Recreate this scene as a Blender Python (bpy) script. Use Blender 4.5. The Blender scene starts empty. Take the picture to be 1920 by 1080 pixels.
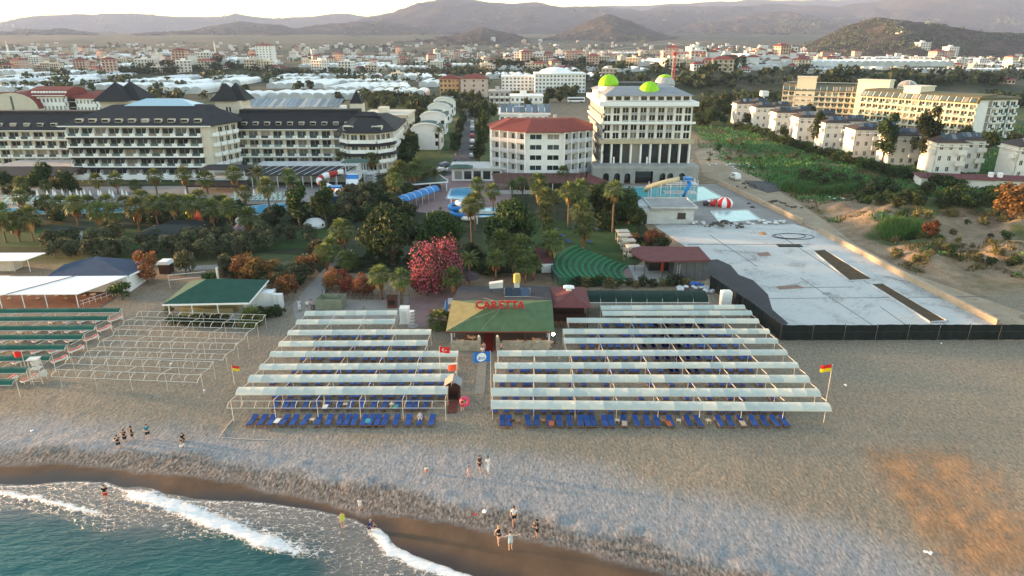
import bpy, math, random
import numpy as np
from mathutils import Vector, Matrix
R = math.radians
sc = bpy.context.scene
col = sc.collection
# ---------------------------------------------------------------- camera
CAMZ, PITCH, FPX = 38.0, R(20), 1280.0
cam_d = bpy.data.cameras.new('camera'); cam = bpy.data.objects.new('camera', cam_d); col.objects.link(cam)
cam.location = (0, 0, CAMZ); cam.rotation_euler = (R(90) - PITCH, 0, 0)
cam_d.sensor_width = 36; cam_d.lens = 36 * FPX / 1920; cam_d.clip_start = .5; cam_d.clip_end = 60000
sc.camera = cam
# ---------------------------------------------------------------- light
SUN_AZ, SUN_EL = R(-76), R(5)         # azimuth from +Y, negative to the left
w = bpy.data.worlds.new('World'); sc.world = w; w.use_nodes = True
nt = w.node_tree; bg = nt.nodes['Background']
sky = nt.nodes.new('ShaderNodeTexSky'); sky.sky_type = 'NISHITA'; sky.sun_disc = False
sky.sun_elevation = SUN_EL; sky.sun_rotation = SUN_AZ; sky.altitude = 50
sky.air_density = 1.0; sky.dust_density = 0.4; sky.ozone_density = 0.5
nt.links.new(sky.outputs[0], bg.inputs[0]); bg.inputs[1].default_value = 0.15
sl = bpy.data.lights.new('sun', 'SUN'); sl.energy = 5.0; sl.angle = R(3); sl.color = (1, .58, .27)
so = bpy.data.objects.new('sun', sl); col.objects.link(so); so.location = (-200, 0, 200)
sd_ = Vector((math.sin(SUN_AZ) * math.cos(SUN_EL), math.cos(SUN_AZ) * math.cos(SUN_EL), math.sin(SUN_EL)))
so.rotation_euler = sd_.to_track_quat('Z', 'Y').to_euler()
sc.view_settings.view_transform = 'Standard'; sc.view_settings.look = 'None'
sc.view_settings.exposure = 2.5; sc.view_settings.gamma = 1.0
# ---------------------------------------------------------------- pixel -> point on a level plane
def ray(px, py):
    a, b = (px - 960) / FPX, (540 - py) / FPX
    return Vector((a, math.cos(PITCH) + b * math.sin(PITCH), -math.sin(PITCH) + b * math.cos(PITCH)))
def G(px, py, z=0.0):
    d = ray(px, py); t = (z - CAMZ) / d.z
    return Vector((d.x * t, d.y * t, z))
def GY(px, py, Y):                        # point on the ray at ground distance Y
    d = ray(px, py); t = Y / d.y
    return Vector((d.x * t, Y, CAMZ + d.z * t))
# ---------------------------------------------------------------- noise
def _h(ix, iy, s):
    n = (ix * 374761393 + iy * 668265263 + s * 1442695041) & 0xffffffff
    n = ((n ^ (n >> 13)) * 1274126177) & 0xffffffff
    return ((n ^ (n >> 16)) & 0xffff) / 65535.0
def vnoise(x, y, s=0):
    x = np.asarray(x, float); y = np.asarray(y, float)
    fx, fy = np.floor(x), np.floor(y); ix, iy = fx.astype(np.int64), fy.astype(np.int64)
    u, v = x - fx, y - fy; u = u * u * (3 - 2 * u); v = v * v * (3 - 2 * v)
    return (_h(ix, iy, s) * (1 - u) + _h(ix + 1, iy, s) * u) * (1 - v) + (_h(ix, iy + 1, s) * (1 - u) + _h(ix + 1, iy + 1, s) * u) * v
def fbm(x, y, o=4, s=0):
    r = 0; a = .5
    for i in range(o):
        r = r + a * vnoise(x * 2 ** i + 17 * i, y * 2 ** i - 9 * i, s + i); a *= .5
    return r
def smooth(a, b, x): t = np.clip((x - a) / (b - a), 0, 1); return t * t * (3 - 2 * t)
def poly_dist(P, x, y):                   # signed distance to an open polyline (positive on its right-hand side)
    best = np.full(np.shape(x), 1e18); sg = np.ones(np.shape(x))
    for (ax, ay), (bx, by) in zip(P[:-1], P[1:]):
        dx, dy = bx - ax, by - ay; L = dx * dx + dy * dy
        t = np.clip(((x - ax) * dx + (y - ay) * dy) / L, 0, 1)
        qx, qy = x - ax - t * dx, y - ay - t * dy; d = qx * qx + qy * qy
        s = np.where(dx * (y - ay) - dy * (x - ax) > 0, -1.0, 1.0); m = d < best
        best = np.where(m, d, best); sg = np.where(m, s, sg)
    return np.sqrt(best) * sg
# ---------------------------------------------------------------- mesh builder
class MB:
    def __init__(s): s.v = []; s.f = []
    def quad(s, a, b, c, d): n = len(s.v); s.v += [tuple(a), tuple(b), tuple(c), tuple(d)]; s.f.append((n, n + 1, n + 2, n + 3)); return s
    def poly(s, pts): n = len(s.v); s.v += [tuple(p) for p in pts]; s.f.append(tuple(range(n, n + len(pts)))); return s
    def box(s, x0, y0, z0, x1, y1, z1):
        n = len(s.v)
        s.v += [(x0, y0, z0), (x1, y0, z0), (x1, y1, z0), (x0, y1, z0), (x0, y0, z1), (x1, y0, z1), (x1, y1, z1), (x0, y1, z1)]
        s.f += [tuple(n + i for i in q) for q in ((0, 3, 2, 1), (4, 5, 6, 7), (0, 1, 5, 4), (1, 2, 6, 5), (2, 3, 7, 6), (3, 0, 4, 7))]; return s
    def prism(s, pts, z0, z1):            # vertical prism over a ground polygon
        n = len(s.v); k = len(pts)
        s.v += [(p[0], p[1], z0) for p in pts] + [(p[0], p[1], z1) for p in pts]
        s.f.append(tuple(range(n + k - 1, n - 1, -1))); s.f.append(tuple(range(n + k, n + 2 * k)))
        for i in range(k): j = (i + 1) % k; s.f.append((n + i, n + j, n + k + j, n + k + i))
        return s
    def loft(s, rings, cap=True, closed=True):
        n = len(s.v); k = len(rings[0])
        for r in rings: s.v += [tuple(p) for p in r]
        for i in range(len(rings) - 1):
            for j in range(k if closed else k - 1):
                a, b = n + i * k + j, n + i * k + (j + 1) % k
                s.f.append((a, b, b + k, a + k))
        if cap and closed:
            s.f.append(tuple(range(n + k - 1, n - 1, -1))); m = n + (len(rings) - 1) * k; s.f.append(tuple(range(m, m + k)))
        return s
    def tube(s, pts, r, k=6, cap=True):
        pts = [Vector(p) for p in pts]; rr = r if isinstance(r, (list, tuple)) else [r] * len(pts); rings = []
        for i, p in enumerate(pts):
            d = (pts[min(i + 1, len(pts) - 1)] - pts[max(i - 1, 0)]).normalized()
            a = d.orthogonal().normalized() if abs(d.z) < .9 else d.cross(Vector((0, 1, 0))).normalized()
            if abs(d.z) < .9: a = d.cross(Vector((0, 0, 1))).normalized()
            b = d.cross(a)
            rings.append([p + (a * math.cos(t) + b * math.sin(t)) * rr[i] for t in [2 * math.pi * j / k + math.pi / k for j in range(k)]])
        return s.loft(rings, cap)
    def bar(s, a, b, w=.05): return s.tube([a, b], w * .7, 4)
    def cyl(s, x, y, z0, z1, r, k=10, r2=None):
        r2 = r if r2 is None else r2
        return s.loft([[(x + q * math.cos(t), y + q * math.sin(t), z) for t in [2 * math.pi * j / k for j in range(k)]] for q, z in ((r, z0), (r2, z1))])
    def lathe(s, x, y, prof, k=12):
        return s.loft([[(x + q * math.cos(t), y + q * math.sin(t), z) for t in [2 * math.pi * j / k for j in range(k)]] for q, z in prof])
    def hip(s, x0, y0, x1, y1, z, h, ins, t=.12):   # hip roof with a thin fascia
        if (x1 - x0) >= (y1 - y0): r = [(x0 + ins, (y0 + y1) / 2), (x1 - ins, (y0 + y1) / 2)]
        else: r = [((x0 + x1) / 2, y0 + ins), ((x0 + x1) / 2, y1 - ins)]
        n = len(s.v); c = [(x0, y0), (x1, y0), (x1, y1), (x0, y1)]
        s.v += [(a, b, z) for a, b in c] + [(a, b, z + t) for a, b in c] + [(a, b, z + h) for a, b in r]
        s.f += [(n + 3, n + 2, n + 1, n)] + [tuple(n + i for i in q) for q in ((0, 1, 5, 4), (1, 2, 6, 5), (2, 3, 7, 6), (3, 0, 4, 7))]
        if (x1 - x0) >= (y1 - y0): q = ((4, 5, 9, 8), (5, 6, 9), (6, 7, 8, 9), (7, 4, 8))
        else: q = ((4, 5, 8), (5, 6, 9, 8), (6, 7, 9), (7, 4, 8, 9))
        s.f += [tuple(n + i for i in p) for p in q]; return s
    def mesh(s, name, m, smooth=False):
        me = bpy.data.meshes.new(name); me.from_pydata(s.v, [], s.f); me.materials.append(m)
        if smooth: me.polygons.foreach_set('use_smooth', [True] * len(me.polygons))
        me.update(); return me
def link(name, data, parent=None, loc=(0, 0, 0), rz=0, scale=None):
    o = bpy.data.objects.new(name, data); col.objects.link(o); o.parent = parent; o.location = loc
    if isinstance(rz, (tuple, list)): o.rotation_euler = rz
    elif rz: o.rotation_euler = (0, 0, rz)
    if scale is not None: o.scale = (scale,) * 3 if isinstance(scale, (int, float)) else scale
    return o
def tag(o, label, cat, group=None):
    o['label'] = label; o['category'] = cat
    if group: o['group'] = group
    return o
def thing(name, label, cat, loc=(0, 0, 0), rz=0, group=None, scale=None):
    return tag(link(name, None, None, loc, rz, scale), label, cat, group)
def part(name, mb, m, parent, loc=(0, 0, 0), rz=0, smooth=False): return link(name, mb.mesh(name, m, smooth), parent, loc, rz)
def struct(name, mb, m): o = link(name, mb.mesh(name, m)); o['kind'] = 'structure'; return o
def copy_tree(o, loc=None, rz=None, label=None, group=None, scale=None, parent=None):
    c = o.copy(); col.objects.link(c); c.parent = parent
    if loc is not None: c.location = loc
    if rz is not None: c.rotation_euler = (0, 0, rz)
    if label: c['label'] = label
    if group: c['group'] = group
    if scale is not None: c.scale = (scale,) * 3 if isinstance(scale, (int, float)) else scale
    for ch in KIDS.setdefault(o.name, list(o.children)): copy_tree(ch, parent=c)
    return c
KIDS = {}
# ---------------------------------------------------------------- materials
MATS = {}
def nodes(name):
    m = bpy.data.materials.new(name); m.use_nodes = True; t = m.node_tree
    return m, t, t.nodes['Principled BSDF']
def N(t, kind, **kw):
    n = t.nodes.new(kind)
    for k, v in kw.items():
        if k.startswith('i_'):
            key = k[2:]; n.inputs[int(key) if key.isdigit() else key].default_value = v
        else: setattr(n, k, v)
    return n
def noise(t, scale, detail=4, rough=.6, vec=None, dist=0):
    n = N(t, 'ShaderNodeTexNoise'); n.inputs['Scale'].default_value = scale; n.inputs['Detail'].default_value = detail
    n.inputs['Roughness'].default_value = rough; n.inputs['Distortion'].default_value = dist
    if vec is not None: t.links.new(vec, n.inputs['Vector'])
    return n
def ramp(t, fac, stops):
    r = N(t, 'ShaderNodeValToRGB'); t.links.new(fac, r.inputs[0]); e = r.color_ramp.elements
    while len(e) < len(stops): e.new(.5)
    for q, (p, c) in zip(e, stops): q.position = p; q.color = (*c, 1) if len(c) == 3 else c
    return r
def mix(t, fac, a, b, mode='MIX'):
    n = N(t, 'ShaderNodeMix', data_type='RGBA', blend_type=mode)
    for s, v in ((0, fac), (6, a), (7, b)):
        if hasattr(v, 'is_linked') or hasattr(v, 'links'): t.links.new(v, n.inputs[s])
        else: n.inputs[s].default_value = v if s == 0 else (*v, 1)
    return n.outputs[2]
def math_(t, op, a, b=0.0, clamp=False):
    n = N(t, 'ShaderNodeMath', operation=op, use_clamp=clamp)
    for s, v in ((0, a), (1, b)):
        if hasattr(v, 'links'): t.links.new(v, n.inputs[s])
        else: n.inputs[s].default_value = v
    return n.outputs[0]
def attr(t, name): return N(t, 'ShaderNodeAttribute', attribute_name=name).outputs['Fac']
def bump(t, b, h, strength, dist):
    n = N(t, 'ShaderNodeBump'); n.inputs['Strength'].default_value = strength; n.inputs['Distance'].default_value = dist
    t.links.new(h, n.inputs['Height']); t.links.new(n.outputs[0], b.inputs['Normal']); return n
def M(name, c, rough=.7, var=.12, scale=.6, bmp=0., metal=0., ov=.06, fine=6.0, spec=.3):
    """painted / stone / plaster surface: weathered noise, per-object variation, fine relief"""
    if name in MATS: return MATS[name]
    m, t, b = nodes(name); g = N(t, 'ShaderNodeNewGeometry').outputs['Position']
    n1 = noise(t, scale, 5, .65, g); n2 = noise(t, scale * fine, 3, .6, g)
    f = math_(t, 'ADD', math_(t, 'MULTIPLY', n1.outputs[0], .65), math_(t, 'MULTIPLY', n2.outputs[0], .35))
    r = ramp(t, f, [(.3, [x * (1 - var * 1.6) for x in c]), (.5, c), (.7, [min(1, x * (1 + var)) for x in c])])
    oi = N(t, 'ShaderNodeObjectInfo').outputs['Random']
    hv = N(t, 'ShaderNodeHueSaturation'); t.links.new(r.outputs[0], hv.inputs['Color'])
    t.links.new(math_(t, 'ADD', math_(t, 'MULTIPLY', oi, 2 * ov), 1 - ov), hv.inputs['Value'])
    t.links.new(hv.outputs[0], b.inputs['Base Color'])
    b.inputs['Roughness'].default_value = rough; b.inputs['Metallic'].default_value = metal; b.inputs['Specular IOR Level'].default_value = spec
    if bmp: bump(t, b, n2.outputs[0], .6, bmp)
    MATS[name] = m; return m
def glass(name, c=(.02, .03, .035), rough=.08):
    if name in MATS: return MATS[name]
    m, t, b = nodes(name); oi = N(t, 'ShaderNodeObjectInfo').outputs['Random']
    r = ramp(t, oi, [(0, [x * .5 for x in c]), (.5, c), (.72, [x * 2.2 for x in c]), (.86, (.22, .20, .17)), (1, (.34, .31, .27))])
    g = N(t, 'ShaderNodeNewGeometry').outputs['Position']
    t.links.new(r.outputs[0], b.inputs['Base Color']); b.inputs['Roughness'].default_value = rough; b.inputs['Specular IOR Level'].default_value = .6
    bump(t, b, noise(t, .8, 2, .5, g).outputs[0], .15, .05)
    MATS[name] = m; return m
def leafmat(name, stops, trans=.25, rough=.6):
    """foliage: every leaf (mesh island) its own tone; some light passes through"""
    if name in MATS: return MATS[name]
    m, t, b = nodes(name); g = N(t, 'ShaderNodeNewGeometry'); oi = N(t, 'ShaderNodeObjectInfo').outputs['Random']
    n = noise(t, .35, 3, .6, g.outputs['Position'])
    f = math_(t, 'ADD', math_(t, 'MULTIPLY', g.outputs['Random Per Island'], .55), math_(t, 'MULTIPLY', n.outputs[0], .45))
    r = ramp(t, f, stops)
    hv = N(t, 'ShaderNodeHueSaturation'); t.links.new(r.outputs[0], hv.inputs['Color'])
    t.links.new(math_(t, 'ADD', math_(t, 'MULTIPLY', oi, .5), .75), hv.inputs['Value'])
    t.links.new(math_(t, 'ADD', math_(t, 'MULTIPLY', oi, .05), .475), hv.inputs['Hue'])
    t.links.new(hv.outputs[0], b.inputs['Base Color']); b.inputs['Roughness'].default_value = rough; b.inputs['Specular IOR Level'].default_value = .25
    tr = N(t, 'ShaderNodeBsdfTranslucent'); t.links.new(hv.outputs[0], tr.inputs[0])
    ms = N(t, 'ShaderNodeMixShader'); ms.inputs[0].default_value = trans
    t.links.new(b.outputs[0], ms.inputs[1]); t.links.new(tr.outputs[0], ms.inputs[2])
    t.links.new(ms.outputs[0], t.nodes['Material Output'].inputs[0]); MATS[name] = m; return m
# ================================================================ terrain
def P2(pts): return [(G(a, b).x, G(a, b).y) for a, b in pts]
SHORE = [(-3000, 150), (-400, 62)] + P2([(-160, 905), (0, 908), (120, 899), (200, 899), (240, 914), (290, 936), (370, 935), (450, 934), (520, 941), (600, 953), (665, 969), (700, 988), (735, 1026), (800, 1054), (880, 1082), (960, 1110)]) + [(30, 20), (80, 5), (400, -40), (3000, -200)]
WETTOP = [(-3000, 158), (-400, 68)] + P2([(-160, 862), (0, 868), (150, 872), (260, 882), (350, 893), (450, 908), (520, 922), (600, 938), (690, 964), (760, 966), (850, 978), (930, 1000), (1010, 1012), (1100, 1034), (1200, 1060), (1300, 1085), (1400, 1120)]) + [(55, 20), (120, 8), (400, -20), (3000, -180)]
BERM = [(-3000, 163), (-400, 72)] + P2([(-160, 835), (0, 843), (150, 846), (260, 850), (350, 858), (450, 872), (560, 890), (640, 910), (750, 930), (850, 945), (950, 965), (1050, 985), (1150, 1010), (1300, 1050), (1420, 1085), (1500, 1120)]) + [(65, 20), (130, 8), (400, -12), (3000, -170)]
BLUEZ = [(-3000, 172), (-400, 82)] + P2([(-160, 790), (0, 792), (130, 797), (300, 805), (420, 818), (560, 835), (760, 838), (900, 850), (1000, 866), (1100, 880), (1250, 930), (1400, 962), (1560, 985), (1700, 1040), (1800, 1100)]) + [(120, 20), (400, 0), (3000, -160)]
TRACK = [(90, 700)] + P2([(1338, 278), (1400, 322), (1440, 345), (1545, 412), (1600, 455), (1700, 508), (1960, 600)]) + [(110, 84), (400, 60)]
def height(x, y, full=True):
    x = np.asarray(x, float); y = np.asarray(y, float)
    z = np.zeros(np.broadcast(x, y).shape)
    z = z + 75 * smooth(1100, 5200, y) + smooth(600, 1500, y) * (fbm(x / 260, y / 260, 4, 3) - .45) * 26 * smooth(700, 2600, y)
    # dirt heaps and rough scrub field right of the building site
    dtr = -poly_dist(TRACK, x, y)
    m = smooth(1, 8, dtr) * smooth(88, 98, y) * (1 - smooth(150, 185, y))
    m2 = smooth(1, 6, dtr) * smooth(86, 92, y) * (1 - smooth(118, 140, y))
    z = z + m * (np.maximum(0, fbm(x / 14, y / 11, 4, 11) - .36) * 9) + m2 * np.maximum(0, fbm(x / 9, y / 7, 3, 21) - .5) * 5
    z = z + smooth(3, 14, dtr) * smooth(150, 200, y) * (1 - smooth(340, 420, y)) * (fbm(x / 16, y / 16, 4, 5) - .45) * 2.2
    # hummocks of bare earth behind the resort
    for cx, cy, sx, sy, hh in ((165, 560, 45, 40, 14), (235, 520, 40, 30, 11), (120, 640, 60, 45, 15), (330, 560, 70, 40, 12), (-330, 800, 120, 40, 14), (230, 760, 120, 60, 22), (60, 900, 140, 50, 14)):
        z = z + hh * np.exp(-((x - cx) / sx) ** 2 - ((y - cy) / sy) ** 2) * (.6 + .8 * fbm(x / 22, y / 22, 4, 8))
    if full:
        near = (y < 120) | (np.abs(x) > 100)
        sd = poly_dist(SHORE, x, y)
        z = np.where(sd > -6, np.minimum(z, np.clip(-.25 - .085 * sd, -5, .2)), z)
    return z
def hz(x, y): return float(height(np.array([x]), np.array([y]), y < 130)[0])
def T(px, py):                            # pixel -> point on the terrain
    d = ray(px, py); t = 60.0; s = 2.0
    if d.z >= 0: return None
    for _ in range(900):
        t2 = t * 1.012
        if CAMZ + d.z * t2 < hz(d.x * t2, d.y * t2):
            for _ in range(12):
                mid = (t + t2) / 2
                if CAMZ + d.z * mid < hz(d.x * mid, d.y * mid): t2 = mid
                else: t = mid
            return Vector((d.x * t, d.y * t, CAMZ + d.z * t))
        t = t2
        if t > 12000: return None
def grid_mesh(name, X, Y, Z, m, attrs=None):
    r, c = X.shape; v = np.stack([X, Y, Z], -1).reshape(-1, 3)
    i = np.arange(r * c).reshape(r, c); f = np.stack([i[:-1, :-1], i[:-1, 1:], i[1:, 1:], i[1:, :-1]], -1).reshape(-1, 4)
    me = bpy.data.meshes.new(name); me.vertices.add(len(v)); me.vertices.foreach_set('co', v.astype(np.float32).ravel())
    me.loops.add(f.size); me.loops.foreach_set('vertex_index', f.astype(np.int32).ravel()); me.polygons.add(len(f))
    me.polygons.foreach_set('loop_start', np.arange(0, f.size, 4, dtype=np.int32)); me.update(calc_edges=True)
    me.polygons.foreach_set('use_smooth', [True] * len(f)); me.materials.append(m)
    for k, a in (attrs or {}).items():
        at = me.attributes.new(k, 'FLOAT', 'POINT'); at.data.foreach_set('value', np.asarray(a, np.float32).ravel())
    return me
# ---- ground material: pebble beach, wet sand, painted sunlit patch, earth, scrub
gm, t, b = nodes('beach_and_earth'); L = t.links.new
pos = N(t, 'ShaderNodeNewGeometry').outputs['Position']
sx = N(t, 'ShaderNodeMapping'); sx.inputs['Scale'].default_value = (1, 1, 1); sx.inputs['Rotation'].default_value = (0, 0, R(35)); L(pos, sx.inputs[0]); sx.inputs['Scale'].default_value = (1.0, .45, 1)
big = noise(t, .045, 5, .6, pos); mid = noise(t, .35, 4, .6, pos); rip = noise(t, 4.6, 4, .65, sx.outputs[0], .6); fin = noise(t, 16, 2, .6, pos)
foot = N(t, 'ShaderNodeTexVoronoi', feature='SMOOTH_F1'); foot.inputs['Scale'].default_value = 3.2; foot.inputs['Smoothness'].default_value = .6; L(sx.outputs[0], foot.inputs['Vector'])
tex = math_(t, 'ADD', math_(t, 'MULTIPLY', rip.outputs[0], .6), math_(t, 'MULTIPLY', fin.outputs[0], .4))
warm = ramp(t, tex, [(.33, (0.11, 0.0882, 0.0644)), (.5, (0.257, 0.212, 0.157)), (.68, (0.414, 0.353, 0.27))])
cool = ramp(t, tex, [(.32, (0.108, 0.105, 0.107)), (.5, (0.252, 0.248, 0.251)), (.68, (0.416, 0.418, 0.426))])
dirty = mix(t, ramp(t, big.outputs[0], [(.38, (0, 0, 0)), (.66, (1, 1, 1))]).outputs[0], warm.outputs[0], ramp(t, tex, [(.33, (0.0927, 0.0768, 0.0561)), (.5, (0.206, 0.174, 0.132)), (.68, (0.331, 0.288, 0.224))]).outputs[0])
c1 = mix(t, attr(t, 'pebble'), dirty, cool.outputs[0])
orange = ramp(t, math_(t, 'ADD', math_(t, 'MULTIPLY', tex, .6), math_(t, 'MULTIPLY', mid.outputs[0], .4)), [(.33, (.10, .052, .028)), (.5, (.30, .165, .082)), (.66, (.46, .28, .155))])  # low orange sunlight and its dark blotches, painted into the sand colour
of = math_(t, 'MULTIPLY', attr(t, 'sunlit_patch'), ramp(t, math_(t, 'ADD', math_(t, 'MULTIPLY', mid.outputs[0], .45), math_(t, 'MULTIPLY', big.outputs[0], .55)), [(.36, (0, 0, 0)), (.55, (1, 1, 1))]).outputs[0])  # blotchy mask of the painted sunlight
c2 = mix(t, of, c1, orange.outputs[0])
bermc = ramp(t, math_(t, 'ADD', math_(t, 'MULTIPLY', rip.outputs[0], .8), math_(t, 'MULTIPLY', fin.outputs[0], .2)), [(.38, (.045, .035, .027)), (.5, (.15, .12, .098)), (.64, (.33, .29, .255))])
c3 = mix(t, attr(t, 'berm'), c2, bermc.outputs[0])
wetc = ramp(t, math_(t, 'ADD', math_(t, 'MULTIPLY', mid.outputs[0], .6), math_(t, 'MULTIPLY', fin.outputs[0], .4)), [(.3, (0.0808, 0.0486, 0.0312)), (.55, (0.133, 0.081, 0.0494)), (.75, (0.176, 0.108, 0.0676))])
c4 = mix(t, attr(t, 'wet'), c3, wetc.outputs[0])
c5 = mix(t, attr(t, 'soak'), c4, (.045, .036, .032))
earth = ramp(t, math_(t, 'ADD', math_(t, 'MULTIPLY', mid.outputs[0], .5), math_(t, 'MULTIPLY', rip.outputs[0], .5)), [(.3, (0.105, 0.07, 0.0448)), (.5, (0.245, 0.175, 0.112)), (.7, (0.406, 0.308, 0.21))])
c6 = mix(t, attr(t, 'earth'), c5, earth.outputs[0])
vgn = noise(t, .02, 6, .7, pos)
green = ramp(t, math_(t, 'ADD', math_(t, 'MULTIPLY', mid.outputs[0], .4), math_(t, 'MULTIPLY', vgn.outputs[0], .6)), [(.3, (.018, .034, .010)), (.48, (.045, .075, .02)), (.62, (.10, .11, .04)), (.78, (.17, .14, .07))])
c7 = mix(t, attr(t, 'scrub'), c6, green.outputs[0])
fl = noise(t, .006, 8, .75, pos); fl2 = noise(t, .03, 4, .7, pos)
far = ramp(t, math_(t, 'ADD', math_(t, 'MULTIPLY', fl.outputs[0], .5), math_(t, 'MULTIPLY', fl2.outputs[0], .5)), [(.32, (.018, .028, .012)), (.46, (.04, .052, .022)), (.54, (.075, .066, .036)), (.64, (.15, .11, .065)), (.75, (.05, .06, .025))])
c8 = mix(t, attr(t, 'far'), c7, far.outputs[0])
L(c8, b.inputs['Base Color']); b.inputs['Specular IOR Level'].default_value = .2
rr = math_(t, 'SUBTRACT', .95, math_(t, 'MULTIPLY', attr(t, 'soak'), .6)); L(rr, b.inputs['Roughness'])
hh = math_(t, 'ADD', math_(t, 'ADD', math_(t, 'MULTIPLY', rip.outputs[0], .8), math_(t, 'MULTIPLY', foot.outputs['Distance'], .55)), math_(t, 'MULTIPLY', fin.outputs[0], .25))
bn = bump(t, b, hh, 1.0, .085)
L(math_(t, 'MULTIPLY', math_(t, 'SUBTRACT', 1.0, math_(t, 'MAXIMUM', math_(t, 'MULTIPLY', attr(t, 'wet'), .85), attr(t, 'far'))), .8), bn.inputs['Strength'])
rows = np.concatenate([np.arange(-3000, -40, 240), np.arange(-40, 36, 4), np.arange(36, 76, .4), np.arange(76, 190, .75), np.geomspace(190, 9800, 190)])
cols = np.concatenate([np.linspace(-9, -1.05, 14)[:-1], np.linspace(-1.05, 1.05, 330), np.linspace(1.05, 9, 14)[1:]])
YY = np.repeat(rows[:, None], len(cols), 1); XX = cols[None, :] * np.clip(YY * 1.0 + 6, 46, None)
sdS, sdW, sdB, sdZ = (poly_dist(p, XX, YY) for p in (SHORE, WETTOP, BERM, BLUEZ))
jit = (fbm(XX / 1.6, YY / 1.6, 3, 31) - .45) * 2.2; jit2 = (fbm(XX / 5, YY / 5, 3, 41) - .45) * 3
A = {}
A['wet'] = smooth(-.35, .35, sdW + jit * .6)
A['soak'] = smooth(-2.6, -.2, sdS + jit2 * 1.0) * smooth(0, 1, sdW)
bw = smooth(-.8, .8, sdB + jit2) * (1 - A['wet'])
A['berm'] = np.clip(bw, 0, 1) * .9
A['pebble'] = smooth(-3.2, 2.2, sdZ + jit2 * 1.2)
ox, oy = XX - (36 + (YY - 55) * .12), YY - 48
Q = [(1600, 838), (1632, 880), (1668, 960), (1720, 1040), (1800, 1100), (1960, 1100), (1980, 960), (1900, 880), (1800, 840), (1700, 825)]  # outline of the sunlit patch painted on the beach
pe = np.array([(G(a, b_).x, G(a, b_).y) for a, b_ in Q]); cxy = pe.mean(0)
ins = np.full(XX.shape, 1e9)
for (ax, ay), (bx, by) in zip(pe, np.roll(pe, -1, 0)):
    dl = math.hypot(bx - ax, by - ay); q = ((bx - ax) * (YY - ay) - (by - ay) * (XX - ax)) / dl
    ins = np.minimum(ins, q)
A['sunlit_patch'] = smooth(-1.0, 3.2, ins + jit2 * 1.6) * (1 - smooth(15, 30, np.hypot(XX - cxy[0], YY - cxy[1])) * .6)  # where the sand is coloured as if sunlit, fading outward
inland = smooth(-2, 4, YY - 101 + (fbm(XX / 9, YY / 9, 3, 51) - .45) * 10)
right = smooth(0, 4, -poly_dist(TRACK, XX, YY))
A['earth'] = np.clip(inland * (right * smooth(86, 92, YY) + (1 - right)), 0, 1) * .92
nz = fbm(XX / 13, YY / 13, 4, 61)
field = smooth(165, 190, YY + (nz - .45) * 30) * smooth(2, 10, -poly_dist(TRACK, XX, YY)) + smooth(100, 112, YY) * smooth(.46, .56, nz) * right * .9
leftg = smooth(112, 122, YY) * (1 - smooth(-8, 2, XX))
A['scrub'] = np.clip(np.maximum(field, leftg), 0, 1) * smooth(.3, .45, nz + .12)
A['far'] = smooth(380, 520, YY)
ZZ = height(XX, YY)
berm_h = np.exp(-((sdB + .8) / 1.6) ** 2) * .35 * (.5 + fbm(XX / 1.2, YY / 1.2, 3, 71))
ZZ = ZZ + np.where((YY < 90), berm_h * (sdW < 0), 0) + np.where((YY > 36) & (YY < 100) & (sdW < 0), (fbm(XX / .9, YY / .9, 2, 72) - .37) * .14, 0)
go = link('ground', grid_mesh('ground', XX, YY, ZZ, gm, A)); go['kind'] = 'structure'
# ================================================================ sea
sm, t, b = nodes('sea_water'); L = t.links.new
pos = N(t, 'ShaderNodeNewGeometry').outputs['Position']
dep = attr(t, 'depth'); fo = attr(t, 'foam')
wc = ramp(t, dep, [(0, (.15, .14, .13)), (.14, (.09, .10, .10)), (.36, (.022, .072, .072)), (1, (.005, .088, .085))])
n1 = noise(t, 3.2, 4, .65, pos, .8); n2 = noise(t, 11, 3, .7, pos, .4)
lace = math_(t, 'ADD', math_(t, 'MULTIPLY', n1.outputs[0], .55), math_(t, 'MULTIPLY', n2.outputs[0], .45))
wob = noise(t, 1.6, 3, .6, pos); wv = N(t, 'ShaderNodeVectorMath', operation='MULTIPLY_ADD'); L(wob.outputs['Color'], wv.inputs[0]); wv.inputs[1].default_value = (1.3, 1.3, 0); mq = N(t, 'ShaderNodeMapping'); mq.inputs['Rotation'].default_value = (0, 0, R(28)); mq.inputs['Scale'].default_value = (.6, 1.25, 1); L(pos, mq.inputs[0]); L(mq.outputs[0], wv.inputs[2])
vo = N(t, 'ShaderNodeTexVoronoi', feature='DISTANCE_TO_EDGE'); vo.inputs['Scale'].default_value = 1.9; L(wv.outputs[0], vo.inputs['Vector']); vo2 = N(t, 'ShaderNodeTexVoronoi', feature='DISTANCE_TO_EDGE'); vo2.inputs['Scale'].default_value = 4.6; L(wv.outputs[0], vo2.inputs['Vector'])
web = math_(t, 'MAXIMUM', math_(t, 'SUBTRACT', 1.0, math_(t, 'MULTIPLY', vo.outputs['Distance'], 7.0), True), math_(t, 'MULTIPLY', math_(t, 'SUBTRACT', 1.0, math_(t, 'MULTIPLY', vo2.outputs['Distance'], 8.0), True), .5))
fo = math_(t, 'ADD', fo, math_(t, 'MULTIPLY', math_(t, 'MULTIPLY', attr(t, 'lace'), .85), math_(t, 'MULTIPLY', web, math_(t, 'ADD', .25, lace))))
ff = N(t, 'ShaderNodeMapRange', interpolation_type='SMOOTHSTEP'); L(math_(t, 'ADD', fo, math_(t, 'MULTIPLY', math_(t, 'SUBTRACT', lace, .5), 1.3)), ff.inputs[0])
ff.inputs[1].default_value = .44; ff.inputs[2].default_value = .86
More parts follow.
